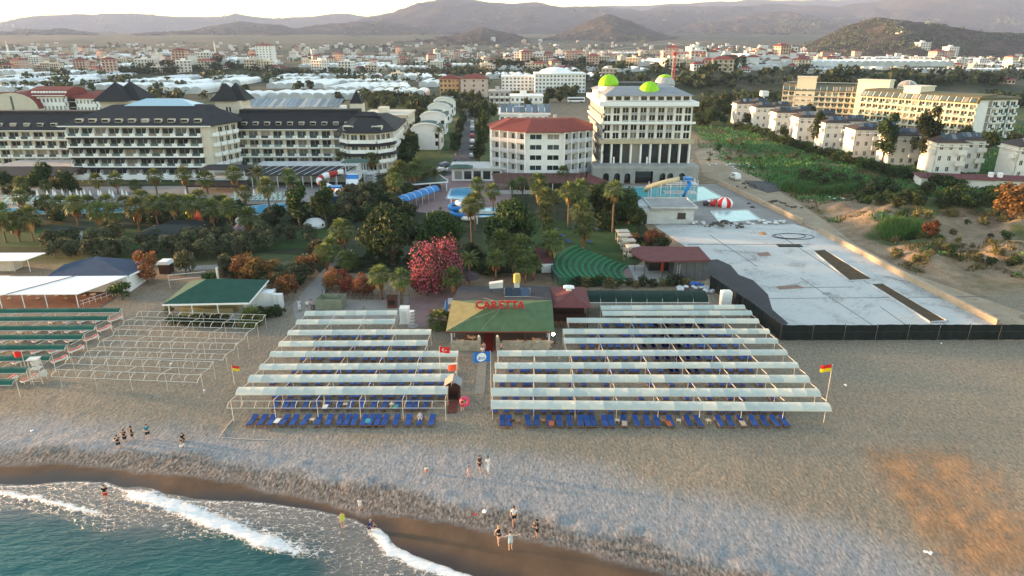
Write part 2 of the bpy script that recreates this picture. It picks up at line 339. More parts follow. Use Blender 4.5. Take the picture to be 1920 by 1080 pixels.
cc = mix(t, math_(t, 'MULTIPLY', ff.outputs[0], .9), wc.outputs[0], (.80, .80, .80)); L(cc, b.inputs['Base Color'])
L(math_(t, 'ADD', .16, math_(t, 'MULTIPLY', ff.outputs[0], .6)), b.inputs['Roughness']); b.inputs['IOR'].default_value = 1.33
mp = N(t, 'ShaderNodeMapping'); mp.inputs['Rotation'].default_value = (0, 0, R(-28)); mp.inputs['Scale'].default_value = (.35, 1, 1); L(pos, mp.inputs[0])
w1 = noise(t, 1.5, 4, .6, mp.outputs[0], .3); w2 = noise(t, 6, 3, .6, mp.outputs[0])
bump(t, b, math_(t, 'ADD', math_(t, 'ADD', w1.outputs[0], math_(t, 'MULTIPLY', w2.outputs[0], .22)), math_(t, 'MULTIPLY', ff.outputs[0], .25)), .9, .22)
xs = np.concatenate([np.geomspace(3000, 75, 22) * -1, np.arange(-74, 34, .2), np.geomspace(35, 3000, 22)])
ys = np.concatenate([np.geomspace(3000, 10, 20) * -1, np.arange(-8, 28, 2.), np.arange(28, 70, .2), np.geomspace(70.2, 160, 10)])
XX, YY = np.meshgrid(xs, ys); sd = poly_dist(SHORE, XX, YY)
CR1 = P2([(-200, 905), (-60, 915), (0, 922), (80, 936), (150, 953), (215, 972)]); CR2 = P2([(245, 925), (300, 943), (360, 963), (420, 988), (480, 1013), (545, 1030), (625, 1048)]); CR3 = P2([(705, 992), (735, 1030), (790, 1054), (850, 1074), (940, 1112), (1010, 1150)])
def crest(P, wa, wb, x, y):
    d = poly_dist(P, x, y); n = (fbm(x / 1.4, y / 1.4, 3, 90) - .45) * 1.6; d = d + n * .5
    return np.exp(-np.where(d > 0, (d / wa) ** 2, (d / wb) ** 2))
def taper(P, x, y, a=3.0):
    (x0, y0), (x1, y1) = P[0], P[-1]; L_ = math.hypot(x1 - x0, y1 - y0)
    s = ((x - x0) * (x1 - x0) + (y - y0) * (y1 - y0)) / L_
    return np.clip(np.minimum(s / a + .6, (L_ - s) / (a * 1.6)), 0, 1)
foam = .9 * crest(CR1, .22, .35, XX, YY) * taper(CR1, XX, YY) + 1.1 * crest(CR2, .5, 1.0, XX, YY) * taper(CR2, XX, YY, 4) + 1.0 * crest(CR3, .45, .7, XX, YY)
streak = fbm(XX * .9 + YY * .5, YY * 2.2 - XX * 1.1, 4, 93)
swash = smooth(0, .25, sd) * (1 - smooth(3.2, 6.2, sd + (fbm(XX / 4, YY / 4, 3, 95) - .45) * 4))
gap = 1 - np.exp(-((XX - G(310, 945).x) / 2.4) ** 2) * .55
foam = foam + swash * gap * .06 + np.exp(-((sd - .15) / .16) ** 2) * .4
A = {'foam': np.clip(foam, 0, 1.4), 'lace': np.clip(swash * gap * (.35 + 1.3 * streak) + .8 * crest(CR2, 2.6, 4.2, XX, YY) * taper(CR2, XX, YY, 4) + .6 * crest(CR1, 1.2, 2.4, XX, YY), 0, 1), 'depth': smooth(.5, 12, sd + (fbm(XX / 6, YY / 6, 3, 97) - .45) * 4)}
zz = -.25 + .34 * crest(CR2, .9, 1.2, XX, YY) * taper(CR2, XX, YY, 4) + .18 * crest(CR1, .6, .9, XX, YY) * taper(CR1, XX, YY) + .08 * crest(CR3, .5, .6, XX, YY)
sw = (fbm((XX * .88 + YY * .47) / 9, (YY * .88 - XX * .47) / 2.4, 4, 99) - .45)
zz = zz + sw * .32 * smooth(3, 14, sd) + .05 * (fbm(XX / .8, YY / .8, 3, 98) - .45) * np.clip(foam, 0, 1) + .03 * (fbm(XX / 2.2, YY / 2.2, 2, 94) - .45)
se = link('sea', grid_mesh('sea', XX, YY, zz, sm, A)); se['kind'] = 'structure'
# ================================================================ hills
def hillmat(name, a, b_, c):
    m, t, b = nodes(name); pos = N(t, 'ShaderNodeNewGeometry').outputs['Position']
    n1 = noise(t, .006, 8, .75, pos); n2 = noise(t, .07, 5, .75, pos)
    f = math_(t, 'ADD', math_(t, 'MULTIPLY', n1.outputs[0], .55), math_(t, 'MULTIPLY', n2.outputs[0], .45))
    r = ramp(t, f, [(.36, a), (.5, b_), (.6, c), (.72, a)]); t.links.new(r.outputs[0], b.inputs['Base Color'])
    b.inputs['Roughness'].default_value = .95; b.inputs['Specular IOR Level'].default_value = .1; bump(t, b, n2.outputs[0], 1, 14); return m
HM = hillmat('hill_scrub', (.020, .020, .014), (.046, .040, .028), (.125, .085, .058))
HM2 = hillmat('hill_far', (.022, .021, .019), (.044, .038, .032), (.095, .07, .052))
HILLS = []
def hill(sil, D, front, back, mat, seed, rough=.25, n=170, m=46):
    """a ridge: crest at distance D along a silhouette, falling to the plain in front and behind"""
    px = np.linspace(sil[0][0], sil[-1][0], n); py = np.interp(px, [a for a, _ in sil], [b_ for _, b_ in sil])
    py = py + (fbm(px / 22, px * 0 + seed, 4, seed) - .47) * 7
    cr = [GY(a, b_, D) for a, b_ in zip(px, py)]
    cx = np.array([c.x for c in cr]); cz = np.array([c.z for c in cr])
    s = np.concatenate([np.linspace(-1, 0, m), np.linspace(0, 1, 14)[1:]])
    X = np.repeat(cx[None], len(s), 0) * (1 + np.where(s < 0, s * front, s * back)[:, None] / D * .55); Y = D + np.where(s < 0, s * front, s * back)[:, None] + 0 * X
    base = height(X, Y, False) - 8
    prof = (1 - np.abs(s)[:, None]) ** 1.25
    rid = 1 - np.abs(2 * fbm(X / (front * .35), Y / (front * .5), 5, seed + 5) - 1)
    Z = base + (cz[None] - base) * prof * (1 + (rid - .75) * rough * 3.4 * np.clip(np.abs(s)[:, None] * 3, 0, 1)) + (fbm(X / 60, Y / 60, 4, seed + 9) - .47) * front * .045 * np.clip(np.abs(s)[:, None] * 4, 0, 1)
    o = link('hill', grid_mesh('hill', X, Y, Z, mat)); o['kind'] = 'structure'; HILLS.append(o); return o
hill([(-500, 50), (-200, 48), (0, 41), (60, 30), (130, 27), (270, 24), (340, 33), (400, 31), (450, 26), (520, 34), (570, 33), (640, 25), (700, 30), (780, 18), (900, 15), (1100, 12), (1250, 8), (1400, 0), (1700, -2), (2000, 6), (2500, 20)], 9200, 1500, 500, HM2, 1)
hill([(560, 80), (620, 50), (680, 38), (740, 24), (790, 4), (830, -4), (870, -2), (900, 3), (960, 7), (1000, 4), (1050, 12), (1120, 12), (1170, 16), (1205, 20), (1240, 12), (1320, 12), (1400, 10), (1450, 5), (1500, 10), (1570, 14), (1610, 6), (1680, -6), (1760, -24), (1840, -20), (1920, -14), (2100, -20), (2500, 30)], 7000, 2300, 600, HM2, 14, .3)
hill([(-500, 55), (-200, 62), (0, 62), (60, 60), (130, 57), (200, 62), (260, 74), (300, 68), (360, 60), (420, 46), (450, 38), (500, 45), (560, 52), (620, 44), (700, 40), (760, 46), (820, 60), (880, 74)], 5200, 1300, 400, HM, 23)
hill([(620, 108), (700, 96), (780, 76), (860, 66), (905, 50), (950, 62), (1000, 78), (1060, 96)], 3300, 900, 300, HM, 37)
hill([(960, 98), (1010, 82), (1050, 62), (1100, 40), (1140, 26), (1180, 36), (1220, 56), (1260, 76), (1320, 92)], 3700, 900, 300, HM, 47)
hill([(1180, 70), (1250, 52), (1330, 40), (1420, 22), (1480, 22), (1560, 40), (1620, 62), (1700, 80)], 5600, 1400, 400, HM, 53)
hill([(1440, 112), (1500, 88), (1550, 66), (1600, 44), (1640, 34), (1700, 37), (1760, 46), (1830, 58), (1880, 62), (1960, 58), (2100, 66), (2300, 100)], 1900, 560, 260, HM, 61, .3)
# ================================================================ haze
def haze_box():
    m = bpy.data.materials.new('haze_air'); m.use_nodes = True; t = m.node_tree; t.nodes.remove(t.nodes['Principled BSDF'])
    v = N(t, 'ShaderNodeVolumePrincipled'); v.inputs['Color'].default_value = (.50, .64, 1, 1); v.inputs['Density'].default_value = HAZE; v.inputs['Anisotropy'].default_value = .0
    t.links.new(v.outputs[0], t.nodes['Material Output'].inputs['Volume'])
    o = link('haze', MB().box(-90000, -3500, -9, 90000, 10800, 800).mesh('haze', m)); o['kind'] = 'stuff'
HAZE = 7.2e-5
haze_box()
# ================================================================ plants
LEAF_DARK = leafmat('leaf_dark', [(.2, (0.013, 0.026, 0.00912)), (.5, (0.0338, 0.0585, 0.0169)), (.75, (0.0715, 0.0976, 0.026)), (.92, (0.13, 0.13, 0.039))])
LEAF_OLIVE = leafmat('leaf_olive', [(.2, (0.0329, 0.0419, 0.0209)), (.5, (0.0822, 0.0957, 0.0478)), (.8, (0.158, 0.161, 0.0867))])
LEAF_GREEN = leafmat('leaf_green', [(.2, (0.0234, 0.0455, 0.0104)), (.5, (0.0585, 0.111, 0.0234)), (.8, (0.111, 0.163, 0.039))])
LEAF_REED = leafmat('leaf_reed', [(.2, (0.039, 0.0845, 0.0195)), (.5, (0.078, 0.169, 0.039)), (.8, (0.13, 0.234, 0.065))])
LEAF_AUTUMN = leafmat('leaf_autumn', [(.2, (0.065, 0.039, 0.0156)), (.5, (0.182, 0.078, 0.0286)), (.7, (0.273, 0.111, 0.0416)), (.9, (0.078, 0.078, 0.026))])
LEAF_RED = leafmat('leaf_red', [(.2, (0.0488, 0.0569, 0.0244)), (.45, (0.163, 0.0813, 0.0358)), (.7, (0.423, 0.114, 0.0488)), (.9, (0.552, 0.179, 0.0813))])
LEAF_PINK = leafmat('leaf_pink', [(.22, (.02, .035, .012)), (.44, (.045, .06, .025)), (.56, (.46, .07, .13)), (.75, (.66, .17, .24)), (.92, (.74, .30, .34))])
LEAF_PALM = leafmat('leaf_palm', [(.2, (0.0437, 0.0619, 0.0182)), (.5, (0.106, 0.138, 0.04)), (.8, (0.192, 0.21, 0.0692))], .3)
LEAF_DEAD = leafmat('leaf_dead', [(.2, (0.13, 0.0715, 0.0286)), (.5, (0.273, 0.15, 0.0585)), (.8, (0.416, 0.247, 0.111))], .15)
LEAF_DRY = leafmat('leaf_dry', [(.2, (0.0864, 0.073, 0.0304)), (.5, (0.173, 0.148, 0.0585)), (.8, (0.284, 0.239, 0.0999))])
BARK = M('bark', (.12, .085, .06), .9, .3, 2, .05); PALM_BARK = M('palm_bark', (.16, .105, .07), .9, .3, 3, .05)
rnd = random.Random(5)
def leaf_quads(pts, size, r, flat=.0, asp=.55):
    """leaf-sized faces at the given points, turned every way"""
    m = MB()
    for p, out in pts:
        n = Vector((r.gauss(0, 1), r.gauss(0, 1), r.gauss(0, 1) + flat)).normalized(); n = (n + out * .9).normalized()
        a = n.orthogonal().normalized(); a.rotate(Matrix.Rotation(r.uniform(0, 6.28), 3, n)); b = n.cross(a); s = size * r.uniform(.6, 1.35)
        m.quad(p - a * s, p - b * s * asp + n * s * .12, p + a * s, p + b * s * asp + n * s * .12)
    return m
def crown_mesh(name, mat, rx, rz, n, leaf, seed, clumps=14, base=0.0, hollow=.55, cone=0.0):
    """crown: clumps of leaves spread through an uneven volume, gaps between"""
    r = random.Random(seed); cl = []
    for i in range(clumps):
        th = r.uniform(0, 6.283); u = r.uniform(-.75, 1); q = math.sqrt(max(0, 1 - u * u * .8)) * r.uniform(.35, .78)
        if cone: q *= max(.12, 1 - cone * (u + 1) / 2)
        cl.append((Vector((q * math.cos(th) * rx, q * math.sin(th) * rx, base + rz * (1 + u * .8))), r.uniform(.28, .5) * rx * (1 - .5 * cone * (u + 1) / 2)))
    pts = []
    for i in range(n):
        c, cr = cl[r.randrange(clumps)]; d = Vector((r.gauss(0, 1), r.gauss(0, 1), r.gauss(0, 1))).normalized()
        k = cr * (hollow + (1 - hollow) * r.random()) * (1.18 if r.random() < .08 else 1)
        p = c + Vector((d.x * k, d.y * k, d.z * k * min(1.3, rz / rx + .15)))
        if p.z < base * .6: p.z = base * .6 + r.random() * .2
        pts.append((p, d))
    return leaf_quads(pts, leaf, r).mesh(name, mat)
def trunk_mesh(h, r0, limbs, spread, seed, mat=None):
    r = random.Random(seed); m = MB(); top = Vector((r.uniform(-.3, .3), r.uniform(-.3, .3), h * .6))
    m.tube([(0, 0, -.3), (r.uniform(-.1, .1), r.uniform(-.1, .1), h * .3), top], [r0, r0 * .8, r0 * .65], 7)
    for i in range(limbs):
        th = 6.283 * i / limbs + r.uniform(-.3, .3); e = Vector((math.cos(th) * spread, math.sin(th) * spread, h * r.uniform(.95, 1.25)))
        m.tube([top - Vector((0, 0, h * .12 * r.random())), top.lerp(e, .5) + Vector((0, 0, -.1 * h)), e], [r0 * .5, r0 * .34, r0 * .12], 5)
    return m.mesh('trunk', mat or BARK)
# ---- palms: fan palms with a skirt of dead fronds, and feather palms
def fan_crown(seed, n=34, R_=1.75, droop=.3):
    r = random.Random(seed); m = MB()
    for i in range(n):
        az = i * 2.399 + r.uniform(-.2, .2); el = math.radians(82 - 118 * (i / n) ** .8); d = Vector((math.cos(az) * math.cos(el), math.sin(az) * math.cos(el), math.sin(el)))
        st = d * R_ * .42 * r.uniform(.85, 1.1); side = Vector((-math.sin(az), math.cos(az), 0)); up = side.cross(d)
        m.quad(Vector((0, 0, 0)) - side * .02, side * .02, st + side * .02, st - side * .02)
        for k in range(7):
            a = (k - 3) * .36; e = (d * math.cos(a) + side * math.sin(a)).normalized(); l = R_ * .66 * r.uniform(.8, 1.1) * (1 - .04 * abs(k - 3))
            w = d.cross(e) ; sd2 = e.cross(up).normalized()
            p1 = st + e * l * .55 - up * 0; p2 = st + e * l + Vector((0, 0, -droop * l * r.uniform(.6, 1.4)))
            m.quad(st, p1 + sd2 * .10, p2, p1 - sd2 * .10)
    return m.mesh('crown', LEAF_PALM)
def skirt_mesh(seed, n=30, L_=1.15):
    r = random.Random(seed); m = MB()
    for i in range(n):
        az = r.uniform(0, 6.28); o = Vector((math.cos(az), math.sin(az), 0)); s = Vector((-o.y, o.x, 0)); z = -r.uniform(.0, .75); l = L_ * r.uniform(.6, 1.2)
        a = o * .14 + Vector((0, 0, z)); b_ = o * .52 * r.uniform(.7, 1.2) + Vector((0, 0, z - l * .45)); c = o * .4 + Vector((0, 0, z - l))
        m.quad(a - s * .05, b_ - s * .2, c, b_ + s * .2)
    return m.mesh('skirt', LEAF_DEAD)
def feather_crown(seed, n=26, L_=2.5):
    r = random.Random(seed); m = MB()
    for i in range(n):
        az = i * 2.399 + r.uniform(-.2, .2); el = math.radians(78 - 95 * (i / n)); l = L_ * r.uniform(.85, 1.1); h = Vector((math.cos(az), math.sin(az), 0)); s = Vector((-h.y, h.x, 0)); prev = Vector((0, 0, 0)); K = 8
        for k in range(K):
            e = el - (k / K) ** 1.3 * 1.35; q = prev + (h * math.cos(e) + Vector((0, 0, math.sin(e)))) * l / K
            wd = .46 * math.sin(math.pi * min(1, (k + .9) / K) ** .75) + .04
            for sg in (-1, 1):
                tip = (prev + q) / 2 + s * sg * wd + Vector((0, 0, -.32 * wd)) + (q - prev) * .8
                m.poly([prev, q, tip])
                tip2 = (prev * .4 + q * .6) + s * sg * wd * .85 + Vector((0, 0, -.6 * wd)) + (q - prev) * 1.3
                m.poly([prev.lerp(q, .5), q, tip2])
            prev = q
    return m.mesh('crown', LEAF_PALM)
def palm_trunk(h, r0, seed):
    r = random.Random(seed); a, b_ = r.uniform(-.25, .25), r.uniform(-.25, .25); K = 9
    return MB().tube([(a * (i / K) ** 2, b_ * (i / K) ** 2, -.2 + (h + .2) * i / K) for i in range(K + 1)], [r0 * (1.25 if i == 0 else 1 - .3 * i / K) * (1 + .07 * (i % 2)) for i in range(K + 1)], 7).mesh('trunk', PALM_BARK), (a, b_)
FANC = [fan_crown(s) for s in (1, 2, 3)]; SKIRT = [skirt_mesh(s) for s in (1, 2)]; FEATH = [feather_crown(s) for s in (4, 5)]
PTR = {}
def palm(p, h, label, group=None, kind='fan', s=1.0, seed=0, skirt=True):
    key = (round(h), seed % 3)
    if key not in PTR: PTR[key] = palm_trunk(round(h), .21, sum(key))
    tm, (a, b_) = PTR[key]; e = thing('palm_tree', label, 'palm tree', p, rnd.uniform(0, 6.28), group); hh = round(h)
    link('trunk', tm, e)
    if kind == 'fan':
        link('crown', FANC[seed % 3], e, (a, b_, hh), rnd.uniform(0, 6), s * 1.5)
        if skirt: link('skirt', SKIRT[seed % 2], e, (a, b_, hh - .05), 0, s * 1.55)
    else: link('crown', FEATH[seed % 2], e, (a, b_, hh - .1), rnd.uniform(0, 6), s * 1.2)
    return e
# ---- broadleaf trees, shrubs
CR = {
 'ficus': [crown_mesh('crown', LEAF_DARK, 4.6, 2.9, 7500, .26, 11, 26, 1.3), crown_mesh('crown', LEAF_DARK, 4.6, 2.9, 7500, .26, 12, 26, 1.3)],
 'tree': [crown_mesh('crown', LEAF_DARK, 2.7, 2.6, 2600, .25, s, 16, 1.8) for s in (21, 22, 23)],
 'poplar': [crown_mesh('crown', LEAF_DARK, 2.6, 4.6, 3600, .25, s, 24, 1.2, cone=.35) for s in (24, 25)],
 'conifer': [crown_mesh('crown', LEAF_DARK, 2.0, 4.6, 3000, .2, s, 30, .6, cone=.8) for s in (31, 32)],
 'olive': [crown_mesh('crown', LEAF_OLIVE, 1.7, 1.35, 1300, .17, s, 12, .35) for s in (41, 42, 43)],
 'shrub': [crown_mesh('crown', LEAF_GREEN, 1.3, .85, 700, .15, s, 10, .1) for s in (51, 52)],
 'darkshrub': [crown_mesh('crown', LEAF_DARK, 1.5, 1.0, 800, .16, s, 10, .1) for s in (53, 54)],
 'pink': [crown_mesh('crown', LEAF_PINK, 2.6, 2.4, 4200, .15, s, 24, .4) for s in (61, 62)],
 'red': [crown_mesh('crown', LEAF_RED, 1.8, 1.5, 1700, .15, s, 14, .3) for s in (71, 72)],
 'autumn': [crown_mesh('crown', LEAF_AUTUMN, 1.8, 1.5, 1700, .16, s, 14, .3) for s in (73, 74)],
 'dry': [crown_mesh('crown', LEAF_DRY, 1.5, .9, 600, .18, s, 9, .05) for s in (75, 76)],
 'far': [crown_mesh('crown', LEAF_DARK, 3.2, 2.6, 420, .62, s, 10, .6) for s in (81, 82, 83)],
}
TR = {'ficus': trunk_mesh(3.0, .45, 6, 2.4, 1), 'tree': trunk_mesh(3.4, .22, 5, 1.2, 2), 'poplar': trunk_mesh(5, .24, 5, 1.0, 3), 'conifer': trunk_mesh(5, .2, 3, .3, 4),
      'small': trunk_mesh(1.3, .09, 5, .7, 5), 'far': trunk_mesh(3.2, .22, 3, 1.0, 6)}
TRUNK_OF = {'ficus': 'ficus', 'tree': 'tree', 'poplar': 'poplar', 'conifer': 'conifer', 'far': 'far', 'pink': 'small'}
def tree(kind, p, label, cat='tree', group=None, s=1.0, name=None, sz=None, seed=None):
    k = rnd.randrange(99) if seed is None else seed
    e = thing(name or ('tree' if cat == 'tree' else 'shrub'), label, cat, p, rnd.uniform(0, 6.28), group, (s, s, s * (sz or 1)))
    link('trunk' if kind in TRUNK_OF else 'stem', TR[TRUNK_OF.get(kind, 'small')], e)
    link('crown' if cat == 'tree' else 'foliage', CR[kind][k % len(CR[kind])], e, (0, 0, 0))
    return e
MASS = {}
def mass(kind, p, label, cat, group, s, name='thicket', *a):
    if label not in MASS: MASS[label] = thing(name, label, cat, (0, 0, 0))
    link('foliage', CR[kind][rnd.randrange(len(CR[kind]))], MASS[label], p, rnd.uniform(0, 6.28), s)
# ---- reeds and grass tufts
def tuft_mesh(name, mat, n, h, w, seed, spread=.5):
    r = random.Random(seed); m = MB()
    for i in range(n):
        x, y = r.gauss(0, spread), r.gauss(0, spread); a = r.uniform(0, 6.28); d = Vector((math.cos(a), math.sin(a), 0)); s = Vector((-d.y, d.x, 0)); l = h * r.uniform(.5, 1.15)
        p = Vector((x, y, -.05)); q = p + Vector((0, 0, l * .6)) + d * l * .12; e = p + Vector((0, 0, l)) + d * l * r.uniform(.2, .6)
        m.quad(p - s * w, p + s * w, q + s * w * .8, q - s * w * .8); m.poly([q - s * w * .8, q + s * w * .8, e])
    return m.mesh(name, mat)
REED = [tuft_mesh('reed_leaves', LEAF_REED, 260, 2.1, .045, s, .75) for s in (1, 2)]
# ================================================================ beach shades and loungers
PIPE = M('cream_pipe', (.62, .55, .46), .5, .1, 2); PIPEW = M('pale_pipe', (.58, .57, .54), .5, .1, 2)
def clothmat(name, a, b_, c, trans=.25):
    m, t, b = nodes(name); pos = N(t, 'ShaderNodeNewGeometry').outputs['Position']; oi = N(t, 'ShaderNodeObjectInfo').outputs['Random']
    n = noise(t, .55, 3, .5, pos); f = math_(t, 'ADD', math_(t, 'MULTIPLY', oi, .75), math_(t, 'MULTIPLY', n.outputs[0], .25))
    r = ramp(t, f, [(.12, a), (.42, b_), (.66, c), (.9, a)]); t.links.new(r.outputs[0], b.inputs['Base Color']); b.inputs['Roughness'].default_value = .75; b.inputs['Specular IOR Level'].default_value = .2
    tr = N(t, 'ShaderNodeBsdfTranslucent'); t.links.new(r.outputs[0], tr.inputs[0]); ms = N(t, 'ShaderNodeMixShader'); ms.inputs[0].default_value = trans
    t.links.new(b.outputs[0], ms.inputs[1]); t.links.new(tr.outputs[0], ms.inputs[2]); t.links.new(ms.outputs[0], t.nodes['Material Output'].inputs[0])
    wv = noise(t, 2.2, 2, .5, pos); bump(t, b, wv.outputs[0], .3, .12); return m
CL_WHITE = clothmat('shade_cloth_cream', (.48, .56, .54), (.64, .68, .63), (.84, .79, .65)); CL_GREEN = clothmat('shade_cloth_green', (.012, .085, .06), (.016, .10, .07), (.02, .115, .085), .1)
PROF = [(0, 2.34), (-.28, 2.39), (-.52, 2.37), (-.74, 2.27), (-.89, 2.14), (-.96, 2.02)]      # back to front
PROFD = [(0, 2.34), (-.32, 2.40), (-.64, 2.38), (-.92, 2.27), (-1.1, 2.12), (-1.18, 1.98)]
def shade_row(bl, br, prof, cloth, pipe, post_dx, panel_dx, label, cat, group=None, beams=None, name='shade_canopy', base=.0):
    """one row: back rail, front rail, curved ribs, posts, and the cloth in single panels"""
    z0 = prof[0][1]; a, c = G(*bl, z0), G(*br, z0); d = c - a; Ln = d.length; rz = math.atan2(d.y, d.x)
    e = thing(name, label, cat, (a.x, a.y, base), rz, group)
    f = prof[-1]; rr_ = .035 if cloth else .032; part('back_rail', MB().tube([(0, 0, z0 - .03), (Ln, 0, z0 - .03)], rr_, 6), pipe, e); part('front_rail', MB().tube([(0, f[0], f[1]), (Ln, f[0], f[1])], rr_, 6), pipe, e)
    npan = max(2, round(Ln / panel_dx)); pw = Ln / npan
    rib = MB().tube([(0, y, z - .03) for y, z in prof], rr_ * .85, 5).mesh('rib', pipe)
    for i in range(npan + 1): link('rib', rib, e, (i * pw, 0, 0))
    if cloth:
        r = random.Random(int(Ln * 100)); vs = []
        for v in range(4):
            m = MB(); K = 5; sag = r.uniform(.02, .05)
            m.loft([[(pw * k / K, y - .01, z - sag * math.sin(math.pi * k / K) * (.4 + .6 * math.sin(math.pi * j / 5)) + .012) for k in range(K + 1)] for j, (y, z) in enumerate(prof)], closed=False)
            m.quad((0, f[0] - .02, f[1]), (pw, f[0] - .02, f[1]), (pw, f[0] - .03, f[1] - .035), (0, f[0] - .03, f[1] - .035)); vs.append(m.mesh('cloth_panel', cloth, True))
        for i in range(npan): link('cloth_panel', vs[r.randrange(4)], e, (i * pw, 0, 0))
    npst = max(2, round(Ln / post_dx)) + 1; pst = MB().tube([(0, -.12, -.4), (0, -.12, z0)], .035 if cloth or pipe is PIPE else .02, 6).mesh('post', pipe); bm = MB()
    for i in range(npst):
        x = .1 + (Ln - .2) * i / (npst - 1); link('post', pst, e, (x, 0, 0))
        if beams: 
            q = (f[0], f[1]); bmesh_ = MB().tube([(0, q[0], q[1]), (0, -beams, z0 - .05)], .03, 5)
            part('beam', bmesh_, pipe, e, (x, 0, 0))
    return e
LS = [((573.6, 583), (745.5, 581.5)), ((558, 599), (741.6, 598)), ((542.4, 618.6), (809, 617.3)), ((525.5, 639.4), (802.8, 637.3)), ((509.8, 658.2), (859.6, 657.7)), ((490.3, 682), (857.5, 680)), ((470.8, 702.5), (851, 700.5)), ((448.6, 725.4), (840.6, 723.5)), ((431.7, 751.4), (836.7, 751.4))]
RS = [((1125.6, 572.8), (1394, 571.2)), ((1128.3, 582.8), (1407, 582)), ((1062.5, 595.8), (1420, 597)), ((1054.7, 616.4), (1439.6, 616)), ((1056.7, 633.3), (1455, 633.6)), ((932.5, 657), (1472, 655)), ((928.3, 679.7), (1493, 678.5)), ((925.6, 701.6), (1512.5, 702.8)), ((922, 727), (1532, 728)), ((921.4, 749.8), (1551.5, 754.5))]
ORD = ['first', 'second', 'third', 'fourth', 'fifth', 'sixth', 'seventh', 'eighth', 'ninth', 'tenth']
def rowY(p): return G(*p[0], 2.34).y
for i, p in enumerate(LS):
    nxt = rowY(p) - rowY(LS[i + 1]) if i + 1 < len(LS) else None; k = len(LS) - 1 - i
    if i == 8: shade_row(*p, PROF, None, PIPE, 4.3, 1.45, 'bare pipe frame without cloth facing the sea beside the boardwalk gate', 'shade frame', None, None, 'pipe_pergola')
    else: shade_row(*p, PROFD if i in (6, 7) else PROF, CL_WHITE, PIPE, 4.3, 1.45, f'cream cloth shade row beside the bare sand corridor, {ORD[k - 1]} inland of the bare pipe frame', 'shade canopy', 'cream shade rows on the side of the lifeguard hut', nxt)
for i, p in enumerate(RS):
    nxt = rowY(p) - rowY(RS[i + 1]) if i + 1 < len(RS) else None; k = len(RS) - i
    shade_row(*p, PROFD if i > 6 else PROF, CL_WHITE, PIPE, 4.6, 1.45, f'long cream cloth shade row next to the black site fence, {ORD[k - 1]} from the sea', 'shade canopy', 'cream shade rows on the side of the black fence', nxt)
BF = [((264, 582.8), (498.6, 590)), ((239, 599), (483.5, 605)), ((221, 617), (465, 624)), ((193, 637.8), (446, 643.4)), ((166.6, 656.5), (425, 663.6)), ((133.4, 668.4), (401.4, 678)), ((108.4, 692), (379.2, 702.5))]
for i, p in enumerate(BF):
    nxt = rowY(p) - rowY(BF[i + 1]) if i + 1 < len(BF) else None
    shade_row(*p, PROF if i == 4 else PROFD, None, PIPEW, 4.6, 1.55, f'empty white pipe shade frame in front of the green roofed bar, {ORD[len(BF) - 1 - i]} from the sea', 'shade frame', 'empty white pipe shade frames', nxt, 'pipe_pergola')
GS = [((-90, 579.5), (229, 577)), ((-90, 594), (207, 592)), ((-90, 611), (182, 609.4)), ((-90, 628), (160, 626.7)), ((-90, 647), (128, 645.5)), ((-90, 667), (100, 665.5)), ((-90, 689), (57, 688)), ((-90, 711), (32, 710))]
for i, p in enumerate(GS):
    nxt = rowY(p) - rowY(GS[i + 1]) if i + 1 < len(GS) else None
    shade_row(*p, PROF, CL_GREEN, PIPEW, 4.6, 2.4, f'dark green cloth shade row over white loungers, {ORD[len(GS) - 1 - i]} from the sea', 'shade canopy', 'green shade rows', nxt)
# ---- loungers
WOODC = M('lounger_wood', (.26, .13, .065), .6, .2, 4); BLUE = M('blue_vinyl', (.010, .058, .25), .55, .18, 3, .01, ov=.2); PLAST = M('white_plastic', (.72, .72, .70), .4, .06, 2); REDT = M('red_towel', (.55, .06, .03), .8, .2, 3)
def lounger_proto(kind):
    m = MB(); ang = R(14); L1, L2, W = 1.22, .66, .60
    for sx in (-1, 1):
        m.box(sx * W / 2 - .035, -.95, .24, sx * W / 2 + .035, .95, .32)
        for y in (-.8, .75): m.box(sx * W / 2 - .035, y - .035, -.05, sx * W / 2 + .035, y + .035, .25)
    for y in (-.92, -.3, .3, .9): m.box(-W / 2 + .03, y - .04, .25, W / 2 - .03, y + .04, .31)
    for sx in (-1, 1): m.bar((sx * W / 2, .27, .33), (sx * W / 2, .27 + L2 * math.cos(ang), .33 + L2 * math.sin(ang)), .06)
    c = MB(); c.box(-W / 2 + .02, -.93, .325, W / 2 - .02, .29, .40)
    y1, z1 = .29 + L2 * math.cos(ang), .36 + L2 * math.sin(ang); n = (-math.sin(ang) * .07, math.cos(ang) * .07)
    k = W / 2 - .02; c.loft([[(-k, .29, .33), (k, .29, .33), (k, .29 + n[0], .33 + n[1] + .02), (-k, .29 + n[0], .33 + n[1] + .02)], [(-k, y1, z1), (k, y1, z1), (k, y1 + n[0], z1 + n[1]), (-k, y1 + n[0], z1 + n[1])]])
    s = None
    if kind == 'white':
        s = MB(); s.box(-.16, -.935, .402, .16, .285, .425); s.loft([[(-.16, .29 + n[0], .35 + n[1]), (.16, .29 + n[0], .35 + n[1]), (.16, .29 + n[0] * 1.3, .35 + n[1] * 1.3), (-.16, .29 + n[0] * 1.3, .35 + n[1] * 1.3)], [(-.16, y1 + n[0], z1 + n[1]), (.16, y1 + n[0], z1 + n[1]), (.16, y1 + n[0] * 1.3, z1 + n[1] * 1.3), (-.16, y1 + n[0] * 1.3, z1 + n[1] * 1.3)]])
    return m, c, s
fm, cm, _ = lounger_proto('blue'); LF, LM = fm.mesh('frame', WOODC), cm.mesh('mattress', BLUE)
